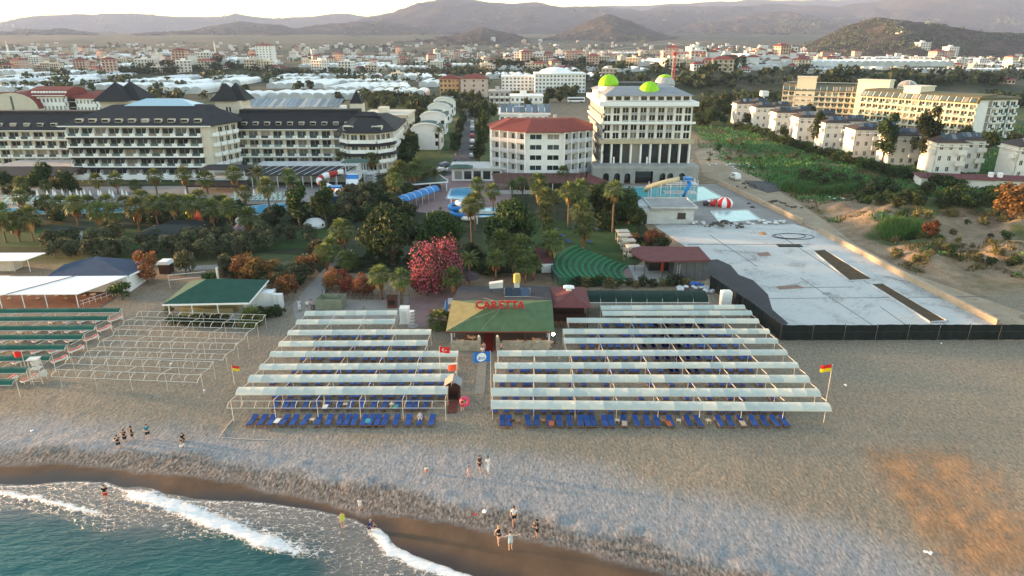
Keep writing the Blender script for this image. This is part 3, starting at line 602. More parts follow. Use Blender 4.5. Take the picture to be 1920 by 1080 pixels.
fm, cm, tm = lounger_proto('white'); WF, WM, WT = fm.mesh('frame', PLAST), cm.mesh('bed', PLAST), tm.mesh('towel_strip', REDT)
tb = MB(); tb.box(-.24, -.22, .36, .24, .22, .40)
for a in (-.19, .19):
    for c in (-.17, .17): tb.box(a - .025, c - .025, -.05, a + .025, c + .025, .36)
TBM = [tb.mesh('table', M('table_wood', (.34, .17, .09), .6, .2, 4)), tb.mesh('table', M('table_cream', (.60, .50, .38), .6, .1, 4))]
def lounger(px, py, label, group, back=0.0, kind='blue'):
    p = G(px, py); p.y += back; e = thing('sun_lounger', label, 'sun lounger', (p.x, p.y, 0), R(rnd.gauss(-1.5 if px < 900 else 2.5, 3)), group)
    if kind == 'blue': link('frame', LF, e); link('mattress', LM, e)
    else: link('frame', WF, e); link('bed', WM, e); link('towel', WT, e); e.rotation_euler.z = R(-28 + rnd.gauss(0, 2))
    return e
def lrow(xs, f, o, y, label, group, back, tp=.35):
    px = [o[0] + x / f for x in xs]; yy = o[1] + y / f
    for i, x in enumerate(px): lounger(x, yy, label, group, back)
    for a, c in zip(px[:-1], px[1:]):
        w = 17 * (yy / 790) ** 1.3
        if w * 1.35 < c - a < w * 2.6 and rnd.random() < tp:
            p = G((a + c) / 2, yy); p.y += back + .2; tag(link('side_table', TBM[rnd.randrange(2)], None, (p.x, p.y, 0), rnd.uniform(-.3, .3)), 'small low wooden table between blue loungers', 'side table', 'small tables between the blue loungers')
ZL, ZR, ZQ = (420, 560), (820, 520), (1200, 560)
lrow([208, 280, 345, 440, 508, 588, 682, 760, 838, 890, 942, 1012, 1060, 1110, 1162, 1242, 1330, 1412, 1498], 3.84, ZL, 897, 'blue lounger on open sand seaward of the bare pipe frame', 'front loungers beside the bare pipe frame', 0, .8)
lrow([378, 448, 500, 592, 667, 747, 830, 915, 995, 1082, 1160, 1252, 1335, 1382, 1452], 3.84, ZL, 785, 'blue lounger standing under the bare pipe frame', 'loungers under the bare pipe frame', 0, .6)
for k, (xs, y) in enumerate([([390, 420, 500, 600, 628, 700, 772, 858, 940, 975, 1080, 1175, 1218, 1300, 1380, 1455, 1492, 1568], 697), ([370, 485, 600, 700, 860, 935, 978, 1068, 1155, 1210, 1285, 1392, 1468, 1505, 1570], 608), ([520, 585, 625, 705, 768, 848, 910, 985, 1058, 1098, 1205, 1270, 1358, 1422, 1488], 522), ([578, 645, 700, 798, 842, 935, 1028, 1088, 1148, 1212, 1285, 1352, 1418], 434), ([695, 757, 815, 880, 945, 1030, 1088, 1165, 1248, 1307, 1380], 350), ([675, 738, 815, 878, 948, 1015, 1093, 1180], 276)]):
    lrow(xs, 3.84, ZL, y, f'blue lounger below the {ORD[k]} cream shade inland of the bare pipe frame', f'loungers below the {ORD[k]} shade beside the sand corridor', -.1)
def join(a, c): return [(x / 3.6 + 820) for x in a] + [(x / 3.84 + 1200) for x in c]
lrow(join([440, 485, 612, 670, 755, 822, 890, 965, 1010, 1050, 1128, 1172, 1258, 1340, 1415, 1480, 1570, 1690, 1760], [570, 645, 727, 812, 890, 967, 1035]), 1, (0, 0), 795, 'blue lounger on open sand seaward of the long cream shades', 'front loungers before the long shades', 0, .8)
for k, (xs, y) in enumerate([(join([385, 468, 550, 645, 715, 785, 835, 900, 955, 1030, 1160, 1245, 1330, 1400, 1475, 1520, 1600, 1680], [478, 567, 638, 725, 797, 870, 948, 995]), 769), (join([455, 525, 640, 760, 895, 1070, 1135, 1365], [170, 320, 480, 630, 715, 935]), 745.5), (join([440, 515, 590, 620, 770, 900, 985, 1130], [60, 210, 350, 490, 570, 640, 710, 845]), 720), (join([495, 575, 605, 683, 740, 787, 955, 1060, 1095, 1163, 1240, 1300, 1338, 1422, 1565, 1605, 1683, 1735], [135, 210, 250, 335, 395, 478, 552, 635, 712, 780]), 694.5), (join([930, 985, 1050, 1115, 1197, 1260, 1328, 1375, 1470, 1545, 1610, 1680, 1745], [115, 187, 260, 338, 410, 480, 520, 635, 722, 768]), 671.5), (join([978, 1040, 1108, 1165, 1215, 1270, 1328, 1385, 1447, 1520, 1550, 1622, 1690], [20, 88, 160, 193, 270, 325, 420, 450, 525, 590, 678]), 649.5), (join([1038, 1097, 1250, 1280, 1335, 1380, 1455, 1512, 1565, 1640, 1710, 1745], [92, 155, 210, 290, 362, 400, 460, 565, 620]), 629.5), (join([1140, 1210, 1243, 1322, 1375, 1437, 1468, 1540, 1605, 1675, 1705, 1775], [108, 185, 250, 325, 357, 435, 515, 560]), 611)]):
    lrow(xs, 1, (0, 0), y, f'blue lounger below the {ORD[k]} long cream shade from the sea', f'loungers below the {ORD[k]} long shade', -.1)
for k, ((x, y), n) in enumerate(zip([(217, 602), (197, 620), (172, 638), (144, 659), (113, 678), (57, 714)], [5, 6, 6, 5, 4, 3])):
    for i in range(n):
        x2 = x - i * (27 + 2 * k) * (1 if i else 1) - (3 if i else 0)
        lounger(x2, y + (2 if i else 0), f'white lounger with red strip near the green shades, {ORD[5 - k]} line from the sea', f'white loungers, {ORD[5 - k]} line', 0, 'white')
TW = [M('towel_white', (.7, .7, .68), .9, .1, 4), M('towel_rust', (.45, .12, .06), .9, .2, 4), M('towel_teal', (.06, .3, .32), .9, .2, 4), M('towel_sand', (.5, .4, .28), .9, .2, 4)]
for k, (x, y, lb) in enumerate(((520, 788, 'white towel spread on a front lounger'), (1034, 793, 'white towel on a lounger seaward of the long shades'), (690, 788, 'rust red towel on a front lounger beside a table'), (1171, 793, 'sand coloured towel hung over a lounger'), (610, 762, 'teal towel on a lounger under the bare frame'), (1254, 793, 'teal towel on a lounger seaward of the long shades'), (742, 762, 'white towel on a lounger under the bare frame'), (1393, 793, 'rust towel on a lounger seaward of the long shades'))):
    p = G(x, y, .40); m = MB(); m.loft([[(-.26, yy, .012 + .015 * math.sin(yy * 9)), (.26, yy, .012 + .015 * math.sin(yy * 9 + 1)), (.27, yy, -.03), (-.27, yy, -.03)] for yy in (-.5, -.25, 0, .25, .45)]); tag(part('towel', m, TW[k % 4], None, p, .1 * (k % 3 - 1)), lb, 'towel')
# ---- flags, lifeguard chair and hut
FR = M('flag_red', (.62, .02, .015), .7, .1, 3); FY = M('flag_yellow', (.80, .55, .02), .7, .1, 3); FB = M('flag_blue', (.02, .16, .52), .7, .1, 3); FW = M('flag_white', (.82, .82, .82), .7, .05, 3); FO = M('flag_orange', (.80, .10, .04), .7, .1, 3)
def flag_cloth(w, h, u0=0, u1=1, v0=0, v1=1, sg=-1, off=0.0):
    m = MB(); K = 8
    def P(u, v): return (sg * w * u, .10 * math.sin(u * 7) * u + off, -h * (1 - v) - .16 * u * h)
    for s in (0, .012):
        m.loft([[(P(u0 + (u1 - u0) * k / K, v)[0], P(u0 + (u1 - u0) * k / K, v)[1] + s, P(u0 + (u1 - u0) * k / K, v)[2]) for k in range(K + 1)] for v in (v0, (v0 + v1) / 2, v1)], closed=False)
    return m, P
def disc(P, cu, cv, r, off, ru=1.0, k=20, hole=None):
    m = MB(); pts = []
    for i in range(k): a = 6.283 * i / k; q = P(cu + r * ru * math.cos(a), cv + r * math.sin(a)); pts.append((q[0], q[1] + off, q[2]))
    m.poly(pts); return m
def flag(px, py, h, label, w, hgt, kind, sg=-1, pole=None):
    p = G(px, py); e = thing('flag', label, 'flag', p); part('pole', MB().tube([(0, 0, -.3), (0, 0, h)], [.04, .028], 6), pole or PIPE, e)
    c = Vector((sg * .03, 0, h - .05))
    if kind == 'halves':
        for nm, v0, v1, mt in (('red_half', .5, 1, FR), ('yellow_half', 0, .5, FY)): part(nm, flag_cloth(w, hgt, 0, 1, v0, v1, sg)[0], mt, e, c)
    else:
        m, P = flag_cloth(w, hgt, sg=sg); cl = part('cloth', m, {'red': FR, 'crescent': FR, 'blue': FB, 'orange': FO}[kind], e, c)
        asp = hgt / w
        if kind == 'crescent':
            k = 16; a0 = .62; out = [(.40 + .25 * asp * math.cos(a), .5 + .25 * math.sin(a)) for a in [a0 + (6.283 - 2 * a0) * i / k for i in range(k + 1)]]
            inn = [(.46 + .20 * asp * math.cos(a), .5 + .20 * math.sin(a)) for a in [.75 + (6.283 - 1.5) * i / k for i in range(k + 1)]]
            cm_ = MB()
            for i in range(k): cm_.quad(*[(P(u, v)[0], P(u, v)[1] - .02, P(u, v)[2]) for u, v in (out[i], out[i + 1], inn[i + 1], inn[i])])
            part('crescent', cm_, FW, cl)
            st = MB(); st.poly([(P(.64 + (.13 if i % 2 == 0 else .05) * asp * math.cos(i * .628 + 3.14), .5 + (.13 if i % 2 == 0 else .05) * math.sin(i * .628))[0], P(.64, .5)[1] - .03, P(.64, .5 + (.13 if i % 2 == 0 else .05) * math.sin(i * .628))[2]) for i in range(10)]); part('star', st, FW, cl)
        if kind == 'blue':
            part('white_disc', disc(P, .5, .5, .42, -.02, asp), FW, cl)
            for j, v in enumerate((.30, .42)):
                wv = MB(); K = 8; ru = .30 * asp
                for i in range(K):
                    q = []
                    for uu, dv in ((i, 0), (i + 1, 0), (i + 1, .06), (i, .06)): u = .5 - ru + 2 * ru * uu / K; vv = v + .03 * math.sin(uu * 1.6) + dv; s = P(u, vv); q.append((s[0], s[1] - .035, s[2]))
                    wv.quad(*q)
                part('wave_mark', wv, FB, cl)
    return e
flag(826.5, 722, 5.0, 'red flag with white crescent and star on a pole among the cream shades', 1.15, .75, 'crescent', 1)
flag(858, 745, 4.2, 'plain orange red flag on a pole above the lifeguard hut', .95, .75, 'orange', -1)
flag(921, 770, 7.2, 'blue flag with white disc emblem at the boardwalk', 1.85, 1.2, 'blue', -1)
flag(1548, 757, 4.9, 'red and yellow flag on a pole at the seaward corner of the long shades', 1.2, .85, 'halves', -1)
flag(440, 722, 2.6, 'red and yellow flag standing in the bare sand corridor', .75, .65, 'halves', 1)
flag(55, 716, 4.0, 'plain red flag on a white pole at the lifeguard chair', .95, .7, 'red', -1, PIPEW)
p = G(74, 716); e = thing('lifeguard_chair', 'white slatted lifeguard tower chair beside the green shades', 'lifeguard chair', p, .15)
for x in (-.55, .55):
    for y in (-.5, .5): part('leg', MB().bar((x * 1.15, y * 1.15, -.1), (x * .8, y * .8, 3.0), .07), PIPEW, e)
for k in range(5): part('rung', MB().bar((-.6 + k * .03, -.55 + k * .03, .35 + k * .33), (.6 - k * .03, -.55 + k * .03, .35 + k * .33), .045), PIPEW, e)
part('platform', MB().box(-.55, -.5, 1.75, .55, .5, 1.82), PIPEW, e); part('seat', MB().box(-.4, -.1, 2.15, .4, .4, 2.22), PIPEW, e); part('backrest', MB().box(-.4, .38, 2.22, .4, .44, 2.75), PIPEW, e); part('roof', MB().box(-.62, -.55, 3.0, .62, .55, 3.06), PIPEW, e); part('storage_box', MB().box(.55, -.5, .9, 1.05, .1, 1.5), PIPEW, e)
DW = M('dark_wood', (.07, .03, .02), .7, .25, 4, .01); PLANK = M('red_brown_plank', (.15, .05, .04), .75, .25, 5, .01)
p = G(851, 752); e = thing('lifeguard_hut', 'small dark wooden lifeguard hut with pitched roof beside the boardwalk gate', 'hut', p)
for x in (-.65, .65):
    for y in (-.6, .6): part('post', MB().box(x - .06, y - .06, -.1, x + .06, y + .06, 2.4), DW, e)
part('back_wall', MB().box(-.6, .55, .5, .6, .62, 1.9), DW, e)
for x in (-.64, .64): part('side_wall', MB().box(x - .03, -.54, .55, x + .03, .54, 1.35), DW, e)
part('floor', MB().box(-.7, -.66, .45, .7, .66, .55), DW, e); rl = M('hut_roof_pink', (.45, .27, .22), .7, .1, 2); rg = M('hut_roof_grey', (.25, .26, .28), .5, .1, 2)
part('roof_slope', MB().loft([[(-.95, -.9, 2.3), (0, -.9, 2.95), (0, -.9, 3.02), (-.95, -.9, 2.37)], [(-.95, .8, 2.3), (0, .8, 2.95), (0, .8, 3.02), (-.95, .8, 2.37)]]), rl, e); part('roof_slope', MB().loft([[(.95, -.9, 2.3), (0, -.9, 2.95), (0, -.9, 3.02), (.95, -.9, 2.37)], [(.95, .8, 2.3), (0, .8, 2.95), (0, .8, 3.02), (.95, .8, 2.37)]]), rg, e)
e = thing('wooden_ramp', 'red brown plank ramp leading up to the lifeguard hut', 'ramp', (p.x, p.y - .7, 0))
for k in range(14): y0 = -2.0 + k * .142; part('plank', MB().box(-.48, y0, .06 + .026 * k, .48, y0 + .128, .10 + .026 * k), PLANK, e)
for x in (-.44, .44): part('bearer', MB().loft([[(x - .03, -2, -.1), (x + .03, -2, -.1), (x + .03, -2, .05), (x - .03, -2, .05)], [(x - .03, 0, -.1), (x + .03, 0, -.1), (x + .03, 0, .42), (x - .03, 0, .42)]]), DW, e)
def torus(m, R0, r0, k=20, q=8, z=0):
    rings = []
    for i in range(k + 1): a = 6.283 * i / k; rings.append([((R0 + r0 * math.cos(b_)) * math.cos(a), (R0 + r0 * math.cos(b_)) * math.sin(a), z + r0 * math.sin(b_)) for b_ in [6.283 * j / q for j in range(q)]])
    return m.loft(rings, cap=False)
pr = G(868, 768); tag(part('swim_ring', torus(MB(), .42, .17), M('pink_vinyl', (.75, .06, .16), .3, .1, 3), None, (pr.x + .2, pr.y - .1, 1.05), (R(75), 0, R(20)), True), 'pink inflatable swim ring carried past the lifeguard hut', 'swim ring')
# ---- boardwalk between the shade blocks
BWD = M('boardwalk_grey', (.30, .26, .21), .85, .2, 3, .01); bw = thing('boardwalk', 'narrow weathered boardwalk from the sand to the bar entrance', 'boardwalk', (0, 0, 0)); a, c = G(899, 740), G(906, 668); n = int((c.y - a.y) / .26); plk = MB().box(-.55, 0, .01, .55, .235, .05).mesh('plank', BWD)
for i in range(n): link('plank', plk, bw, (a.x + (c.x - a.x) * i / n, a.y + .26 * i, rnd.uniform(0, .012)), rnd.uniform(-.01, .01))
# ================================================================ ground sheets: lawns, paths, slab, road
def sheet(name, pts, z, m, th=None, px=True):
    P = [G(a, b_, z) for a, b_ in pts] if px else [Vector((a, b_, z)) for a, b_ in pts]
    mb = MB(); 
    ar = sum(P[i].x * P[(i + 1) % len(P)].y - P[(i + 1) % len(P)].x * P[i].y for i in range(len(P)))
    if ar < 0: P = P[::-1]
    mb.prism([(p.x, p.y) for p in P], z - (th or .3), z); return struct(name, mb, m)
def groundmat(name, stops, s1=.3, s2=4, rough=.9, bmp=.04, fine=.35, dist=0.):
    m, t, b = nodes(name); pos = N(t, 'ShaderNodeNewGeometry').outputs['Position']; n1 = noise(t, s1, 6, .65, pos, dist); n2 = noise(t, s2, 3, .6, pos)
    r = ramp(t, math_(t, 'ADD', math_(t, 'MULTIPLY', n1.outputs[0], 1 - fine), math_(t, 'MULTIPLY', n2.outputs[0], fine)), stops); t.links.new(r.outputs[0], b.inputs['Base Color'])
    b.inputs['Roughness'].default_value = rough; b.inputs['Specular IOR Level'].default_value = .25; bump(t, b, n2.outputs[0], .7, bmp); return m
LAWN = groundmat('lawn', [(.3, (.018, .040, .010)), (.5, (.034, .072, .016)), (.68, (.065, .10, .026))], .15, 5, .95, .06)
SLABM = groundmat('concrete_slab', [(.31, (.17, .165, .16)), (.39, (.33, .325, .31)), (.48, (.49, .485, .465)), (.7, (.57, .565, .545))], .11, 1.6, .75, .01, .3, 1.2)
ASPH = groundmat('asphalt', [(.3, (.05, .05, .055)), (.7, (.085, .085, .09))], .2, 8, .85, .01)
TAR = groundmat('fresh_bitumen', [(.3, (.010, .011, .016)), (.5, (.020, .022, .030)), (.7, (.04, .042, .052))], .35, 3, .6, .12, .5, .8)
PATH = groundmat('pale_path', [(.3, (.23, .21, .19)), (.7, (.36, .33, .30))], .3, 6, .9, .02); PINKP = groundmat('pink_paving', [(.3, (.20, .13, .13)), (.7, (.32, .22, .21))], .5, 6, .85, .02)
DIRTR = groundmat('dirt_track', [(.3, (.22, .165, .11)), (.5, (.34, .265, .185)), (.7, (.43, .345, .25))], .25, 3, .95, .05); SOIL = groundmat('planter_soil', [(.3, (.05, .032, .018)), (.7, (.12, .078, .045))], .8, 5, .95, .1)
TERR = groundmat('grey_terrace', [(.3, (.20, .19, .18)), (.7, (.34, .32, .30))], .2, 4, .85, .01)
DKG = groundmat('planted_ground', [(.3, (.012, .020, .008)), (.5, (.026, .038, .014)), (.7, (.06, .06, .03))], .2, 3, .95, .1)
sheet('planted_ground', [(-60, 480), (-60, 345), (600, 345), (760, 318), (960, 330), (1130, 345), (1180, 380), (1215, 430), (1230, 470), (1165, 520), (1030, 512), (600, 512), (560, 478), (380, 470), (200, 478)], .010, DKG)
sheet('lawn', [(-60, 462), (-60, 428), (300, 428), (560, 425), (640, 432), (620, 462), (470, 470), (230, 465)], .024, LAWN)
sheet('lawn', [(905, 500), (905, 418), (1000, 412), (1190, 418), (1205, 462), (1185, 500), (1030, 508)], .024, LAWN)
sheet('path', [(555, 600), (548, 570), (600, 512), (640, 470), (660, 470), (618, 512), (606, 560), (600, 588)], .018, PATH)
sheet('path', [(470, 492), (340, 500), (340, 508), (478, 499)], .030, PATH)
sheet('path', [(606, 600), (606, 560), (700, 562), (770, 556), (775, 590), (745, 605)], .022, PATH)
sheet('paving', [(745, 603), (768, 560), (850, 540), (868, 535), (845, 600), (838, 615), (770, 612)], .032, PINKP)
sheet('paving', [(1150, 500), (1235, 498), (1260, 515), (1262, 530), (1165, 528)], .034, PINKP)
sheet('beach_apron', [(820, 668), (845, 640), (1050, 640), (1040, 668)], .030, BWD)
sheet('site_track', [(1302, 283), (1338, 278), (1400, 322), (1440, 345), (1545, 412), (1600, 455), (1700, 510), (1960, 600), (1960, 640), (1875, 640), (1800, 580), (1690, 515), (1540, 440), (1480, 402), (1380, 352), (1320, 330)], .020, DIRTR)
sheet('concrete_slab', [(1228, 424), (1240, 420), (1300, 422), (1490, 420), (1538, 436), (1600, 468), (1700, 521), (1800, 572), (1868, 608), (1868, 613), (1450, 613), (1325, 490), (1290, 465)], .05, SLABM)
sheet('pool_terrace', [(1140, 346), (1345, 345), (1375, 358), (1505, 419), (1490, 421), (1300, 423), (1228, 424), (1180, 395)], .042, TERR)
sheet('bitumen_heap', [(1325, 488), (1345, 486), (1370, 497), (1385, 515), (1412, 525), (1440, 552), (1448, 580), (1478, 606), (1470, 612), (1440, 612), (1380, 560), (1328, 520)], .075, TAR, .2)
sheet('bitumen_heap', [(1440, 340), (1475, 342), (1478, 356), (1440, 362), (1405, 350), (1395, 338)], .03, TAR)
sheet('street', [(876, 206), (893, 206), (889, 300), (880, 330), (836, 330), (848, 300)], .028, ASPH)
sheet('hotel_terrace', [(-60, 352), (420, 348), (640, 345), (660, 372), (560, 380), (420, 384), (-60, 392)], .030, TERR)
sheet('hotel_terrace', [(760, 345), (860, 325), (940, 325), (960, 345), (960, 400), (840, 405), (765, 395)], .030, PINKP)
# ---- joints and patches on the slab
JT = M('slab_joint', (.12, .12, .12), .9, .2, 2); PATCH = [M('slab_patch_dark', (.24, .25, .26), .8, .3, .8), M('slab_patch_rust', (.26, .16, .12), .8, .3, .8), M('slab_patch_pale', (.66, .66, .65), .8, .12, .8)]
def slabpiece(name, pts, z, m): 
    mb = MB(); P = [G(a, b_, z) for a, b_ in pts]; ar = sum(P[i].x * P[(i + 1) % len(P)].y - P[(i + 1) % len(P)].x * P[i].y for i in range(len(P)))
    if ar < 0: P = P[::-1]
    mb.prism([(p.x, p.y) for p in P], .03, z); o = part(name, mb, m, None); o['kind'] = 'structure'; return o
for a, c in (((1410, 560), (1850, 556)), ((1440, 540), (1600, 538)), ((1290, 458), (1520, 458)), ((1330, 440), (1420, 500)), ((1460, 440), (1600, 530)), ((1500, 520), (1640, 612)), ((1570, 500), (1780, 612)), ((1650, 575), (1700, 610))):
    d = Vector((c[1] - a[1], a[0] - c[0])).normalized() * .7; slabpiece('slab_joint', [(a[0] + d.x, a[1] + d.y * .6), (c[0] + d.x, c[1] + d.y * .6), (c[0] - d.x, c[1] - d.y * .6), (a[0] - d.x, a[1] - d.y * .6)], .056, JT)
for k, pts in enumerate([[(1455, 537), (1495, 534), (1510, 540), (1462, 543)], [(1418, 475), (1440, 472), (1446, 479), (1425, 481)], [(1540, 548), (1556, 548), (1560, 553), (1544, 553)]]):
    slabpiece('slab_patch', pts, .062 + .004 * (k % 2), PATCH[(1, 1, 0)[k]])
# ================================================================ building site
WALLB = M('beige_wall', (.42, .33, .24), .85, .15, .8, .01); CONC = M('raw_concrete', (.33, .325, .315), .85, .22, .5, .02); CONCL = M('pale_concrete', (.52, .52, .51), .8, .2, .5, .02)
def run_wall(name, label, pts, h, w, m, cat='wall', seg=4.0, piece='coping_block'):
    e = thing(name, label, cat, (0, 0, 0)); P = [G(a, b_) for a, b_ in pts]
    for a, c in zip(P[:-1], P[1:]):
        d = c - a; L_ = d.length; rz = math.atan2(d.y, d.x); part('wall', MB().box(0, -w / 2, -.2, L_, w / 2, h), m, e, a, rz); n = max(1, int(L_ / seg)); q = L_ / n
        for i in range(n): part(piece, MB().box(i * q + .01, -w / 2 - .04, h, (i + 1) * q - .01, w / 2 + .04, h + .1), m, e, a, rz)
    return e
run_wall('boundary_wall', 'long low beige wall along the concrete slab and dirt track', [(1536, 436), (1600, 470), (1700, 524), (1870, 611)], .9, .45, WALLB)
run_wall('boundary_wall', 'low beige wall beside the pool terrace of the domed hotel', [(1346, 345), (1420, 380), (1503, 420)], 1.1, .4, WALLB)
for lab, pts in (('narrow soil planter with pale kerb farther from the black fence', [(1523, 471), (1547, 470), (1637, 526), (1592, 528)]), ('narrow soil planter with pale kerb reaching the black fence', [(1631, 534), (1655, 533), (1776, 604), (1744, 606)])):
    P = [G(a, b_) for a, b_ in pts]; e = thing('planter', lab, 'planter', (0, 0, 0)); part('soil', MB().prism([(p.x, p.y) for p in P[::-1]], 0, .14), SOIL, e)
    for a, c in zip(P, P[1:] + P[:1]): d = c - a; part('kerb', MB().box(-.1, -.1, 0, d.length + .1, .1, .26), CONCL, e, a, math.atan2(d.y, d.x))
NET = M('black_net', (.006, .012, .012), .85, .3, 1.2, .03, ov=.25); NETG = M('green_net', (.006, .026, .020), .85, .3, 1, .02)
def net_fence(label, pts, h, m, seg=3.9, name='site_fence', split=.55):
    e = thing(name, label, 'fence', (0, 0, 0)); P = [G(a, b_) for a, b_ in pts]
    for a, c in zip(P[:-1], P[1:]):
        d = c - a; n = max(1, round(d.length / seg)); q = d.length / n; rz = math.atan2(d.y, d.x); u = d.normalized()
        for i in range(n):
            o = a + u * (i * q); hh = h + rnd.uniform(-.05, .05); K = 6
            for z0, z1, s in ((0, h * split - .03, 0), (h * split, hh, -.05)):
                mm = MB().loft([[(q * k / K + .02 * (k == 0) - .02 * (k == K), (.06 * math.sin(k * 2.1 + i) if 0 < k < K else 0) + s, z) for k in range(K + 1)] for z in (z0, (z0 + z1) / 2, z1)], closed=False); part('net_panel', mm, m, e, o, rz)
            part('post', MB().tube([(0, .08, -.3), (0, .08, h + .1)], .035, 5), DW, e, o, rz); part('brace', MB().bar((0, -.05, h * .6), (0, -.7, 0), .03), DW, e, o, rz)
    return e
net_fence('black net fence across the sand before the concrete slab', [(1462, 638), (1700, 637.5), (1985, 637)], 2.25, NET)
net_fence('dark net fence along the bitumen beside the long cream shades', [(1330, 540), (1400, 588), (1462, 637)], 2.2, NET, 3.2)
def rocks(label, px, py, n, spread, size, m, name='rubble_pile', cat='rubble', hgt=.5):
    p = G(px, py); e = thing(name, label, cat, p); r = random.Random(int(px * 7 + py))
    for i in range(n):
        mb = MB(); s = size * r.uniform(.5, 1.3); rings = []
        for z, q in ((0, .8), (.45, 1.0), (.85, .6)): rings.append([(s * q * r.uniform(.75, 1.15) * math.cos(a), s * q * r.uniform(.75, 1.15) * math.sin(a), s * z * .85) for a in [6.283 * j / 6 for j in range(6)]])
        x, y = r.gauss(0, spread), r.gauss(0, spread * .55); part('lump', mb.loft(rings), m, e, (x, y, max(0, hgt * (1 - math.hypot(x, y) / spread / 1.6)) - .05), r.uniform(0, 6))
    return e
BAGW = M('white_bags', (.62, .62, .62), .7, .1, 2, .03); DARKR = M('dark_rubble', (.09, .075, .06), .9, .3, 1, .05); GREYR = M('grey_rubble', (.34, .32, .29), .9, .3, 1, .05)
rocks('dark heap of rubble at the edge of the slab near the little pool', 1358, 425, 34, 2.0, .42, DARKR, hgt=1.3)
for x, y, n, lb in ((1300, 420, 4, 'small white sacks beside the pump house corner'), (1322, 421, 3, 'few white sacks between the pump house and the dark rubble heap'), (1398, 421, 6, 'grey and white sacks behind the dark rubble heap'), (1424, 417, 6, 'tall white sacks by the little pool corner'), (1448, 421, 6, 'white sacks farther along the slab edge'), (1466, 418, 6, 'white sacks nearest the beige wall')): rocks(lb, x, y, n, .9, .5, BAGW, 'sacks', 'sacks', .5)
def ellipse_hose(label, px, py, rx, ry, rz):
    p = G(px, py); m = MB(); m.tube([(rx * math.cos(a), ry * math.sin(a), .09) for a in [6.283 * i / 40 for i in range(41)]], .07, 5, False); tag(part('hose_coil', m, M('black_hose', (.015, .017, .02), .5), None, p, rz), label, 'hose')
ellipse_hose('larger loop of black pipe lying on the slab', 1487, 444, 4.2, 2.2, 0); ellipse_hose('smaller loop of black pipe inside the larger one', 1481, 443, 3.2, 1.9, .1)
p = G(1480, 461.5); tag(part('rubber_mat', MB().box(-2.3, -.8, .06, 2.3, .8, .2), M('rubber', (.01, .012, .014), .7), None, p), 'black rectangular cover lying on the slab', 'cover')
p = G(1430, 439); tag(part('sand_heap', MB().lathe(0, 0, [(.95, 0), (.6, .3), (.2, .5), (.05, .52)], 10), M('orange_sand', (.42, .22, .10), .9, .2, 2, .05), None, p), 'small heap of orange sand on the slab', 'sand heap')
p = G(1411, 437); tag(part('block_stack', MB().box(-.4, -.3, 0, .4, .3, .35).box(-.3, -.25, .35, .35, .22, .8), CONCL, None, p), 'short stack of pale blocks on the slab', 'blocks')
# pools
WATER = M('pool_water', (.10, .42, .46), .08, .12, .25, .02, spec=.5); POOLB = M('pool_blue', (.05, .36, .62), .07, .1, .3, .02, spec=.5); TILE = M('pool_tile', (.10, .26, .27), .5, .15, .6); COP = M('pool_coping', (.55, .54, .52), .7, .1, 1)
def pool(label, pts, m, z=.05, rim=.35):
    P = [G(a, b_) for a, b_ in pts]; ar = sum(P[i].x * P[(i + 1) % len(P)].y - P[(i + 1) % len(P)].x * P[i].y for i in range(len(P)))
    if ar < 0: P = P[::-1]
    e = thing('swimming_pool', label, 'swimming pool', (0, 0, 0)); part('water', MB().prism([(p.x, p.y) for p in P], z - .05, z + .02), m, e)
    for a, c in zip(P, P[1:] + P[:1]): d = c - a; part('coping', MB().box(0, -rim, 0, d.length, 0, z + .10), COP, e, a, math.atan2(d.y, d.x))
    return e
pool('large turquoise pool in front of the domed hotel', [(1163, 352), (1318, 350.5), (1353, 371), (1300, 379), (1192, 379)], WATER, .06)
pool('small pale pool between the rubble and the red and white ball', [(1334, 397), (1401, 394.5), (1424, 412), (1350, 418)], M('pool_pale', (.30, .52, .54), .1, .15, .4, .02, spec=.5), .06)
for lb, pts in (('raised tiled edge across the large pool before the domed hotel', [(1180, 378), (1188, 369), (1255, 369), (1250, 378)]), ('pale tiled shallow basin in the large pool', [(1178, 360), (1215, 360), (1228, 366), (1186, 367)])):
    P = [G(a, b_) for a, b_ in pts]; tag(part('pool_ledge', MB().prism([(q.x, q.y) for q in (P if (P[1].x - P[0].x) * (P[2].y - P[0].y) > (P[2].x - P[0].x) * (P[1].y - P[0].y) else P[::-1])], 0, .14), TILE if 'raised' in lb else WATER, None), lb, 'pool ledge')
# pump house
p = G(1197, 420); e = thing('pump_house', 'flat roofed raw concrete pump house beside the large pool', 'building', p)
part('wall', MB().box(0, 0, -.2, 12, 9, 3.2), CONCL, e); part('wall', MB().box(-1.2, 3, -.2, 0, 9, 2.9), CONCL, e)
part('roof_slab', MB().box(2.4, -.5, 3.2, 12.6, 9.4, 3.6), CONC, e); part('roof_slab', MB().box(-1.6, 2, 3.21, 2.39, 9.4, 3.5), CONCL, e)
for a in ((2.4, -.5, 12.6, -.3), (2.4, 9.2, 12.6, 9.4), (2.4, -.3, 2.6, 9.2), (12.4, -.3, 12.6, 9.2)): part('parapet', MB().box(a[0], a[1], 3.6, a[2], a[3], 3.9), CONCL, e)
part('window', MB().box(8.4, -.03, 1.2, 10.2, .1, 2.5), glass('dark_opening', (.02, .015, .012), .4), e); part('door', MB().box(1.0, -.03, 0, 1.8, .1, 2.1), glass('dark_opening'), e); part('window_frame', MB().box(8.25, -.02, 1.05, 10.35, .06, 1.19), DW, e)
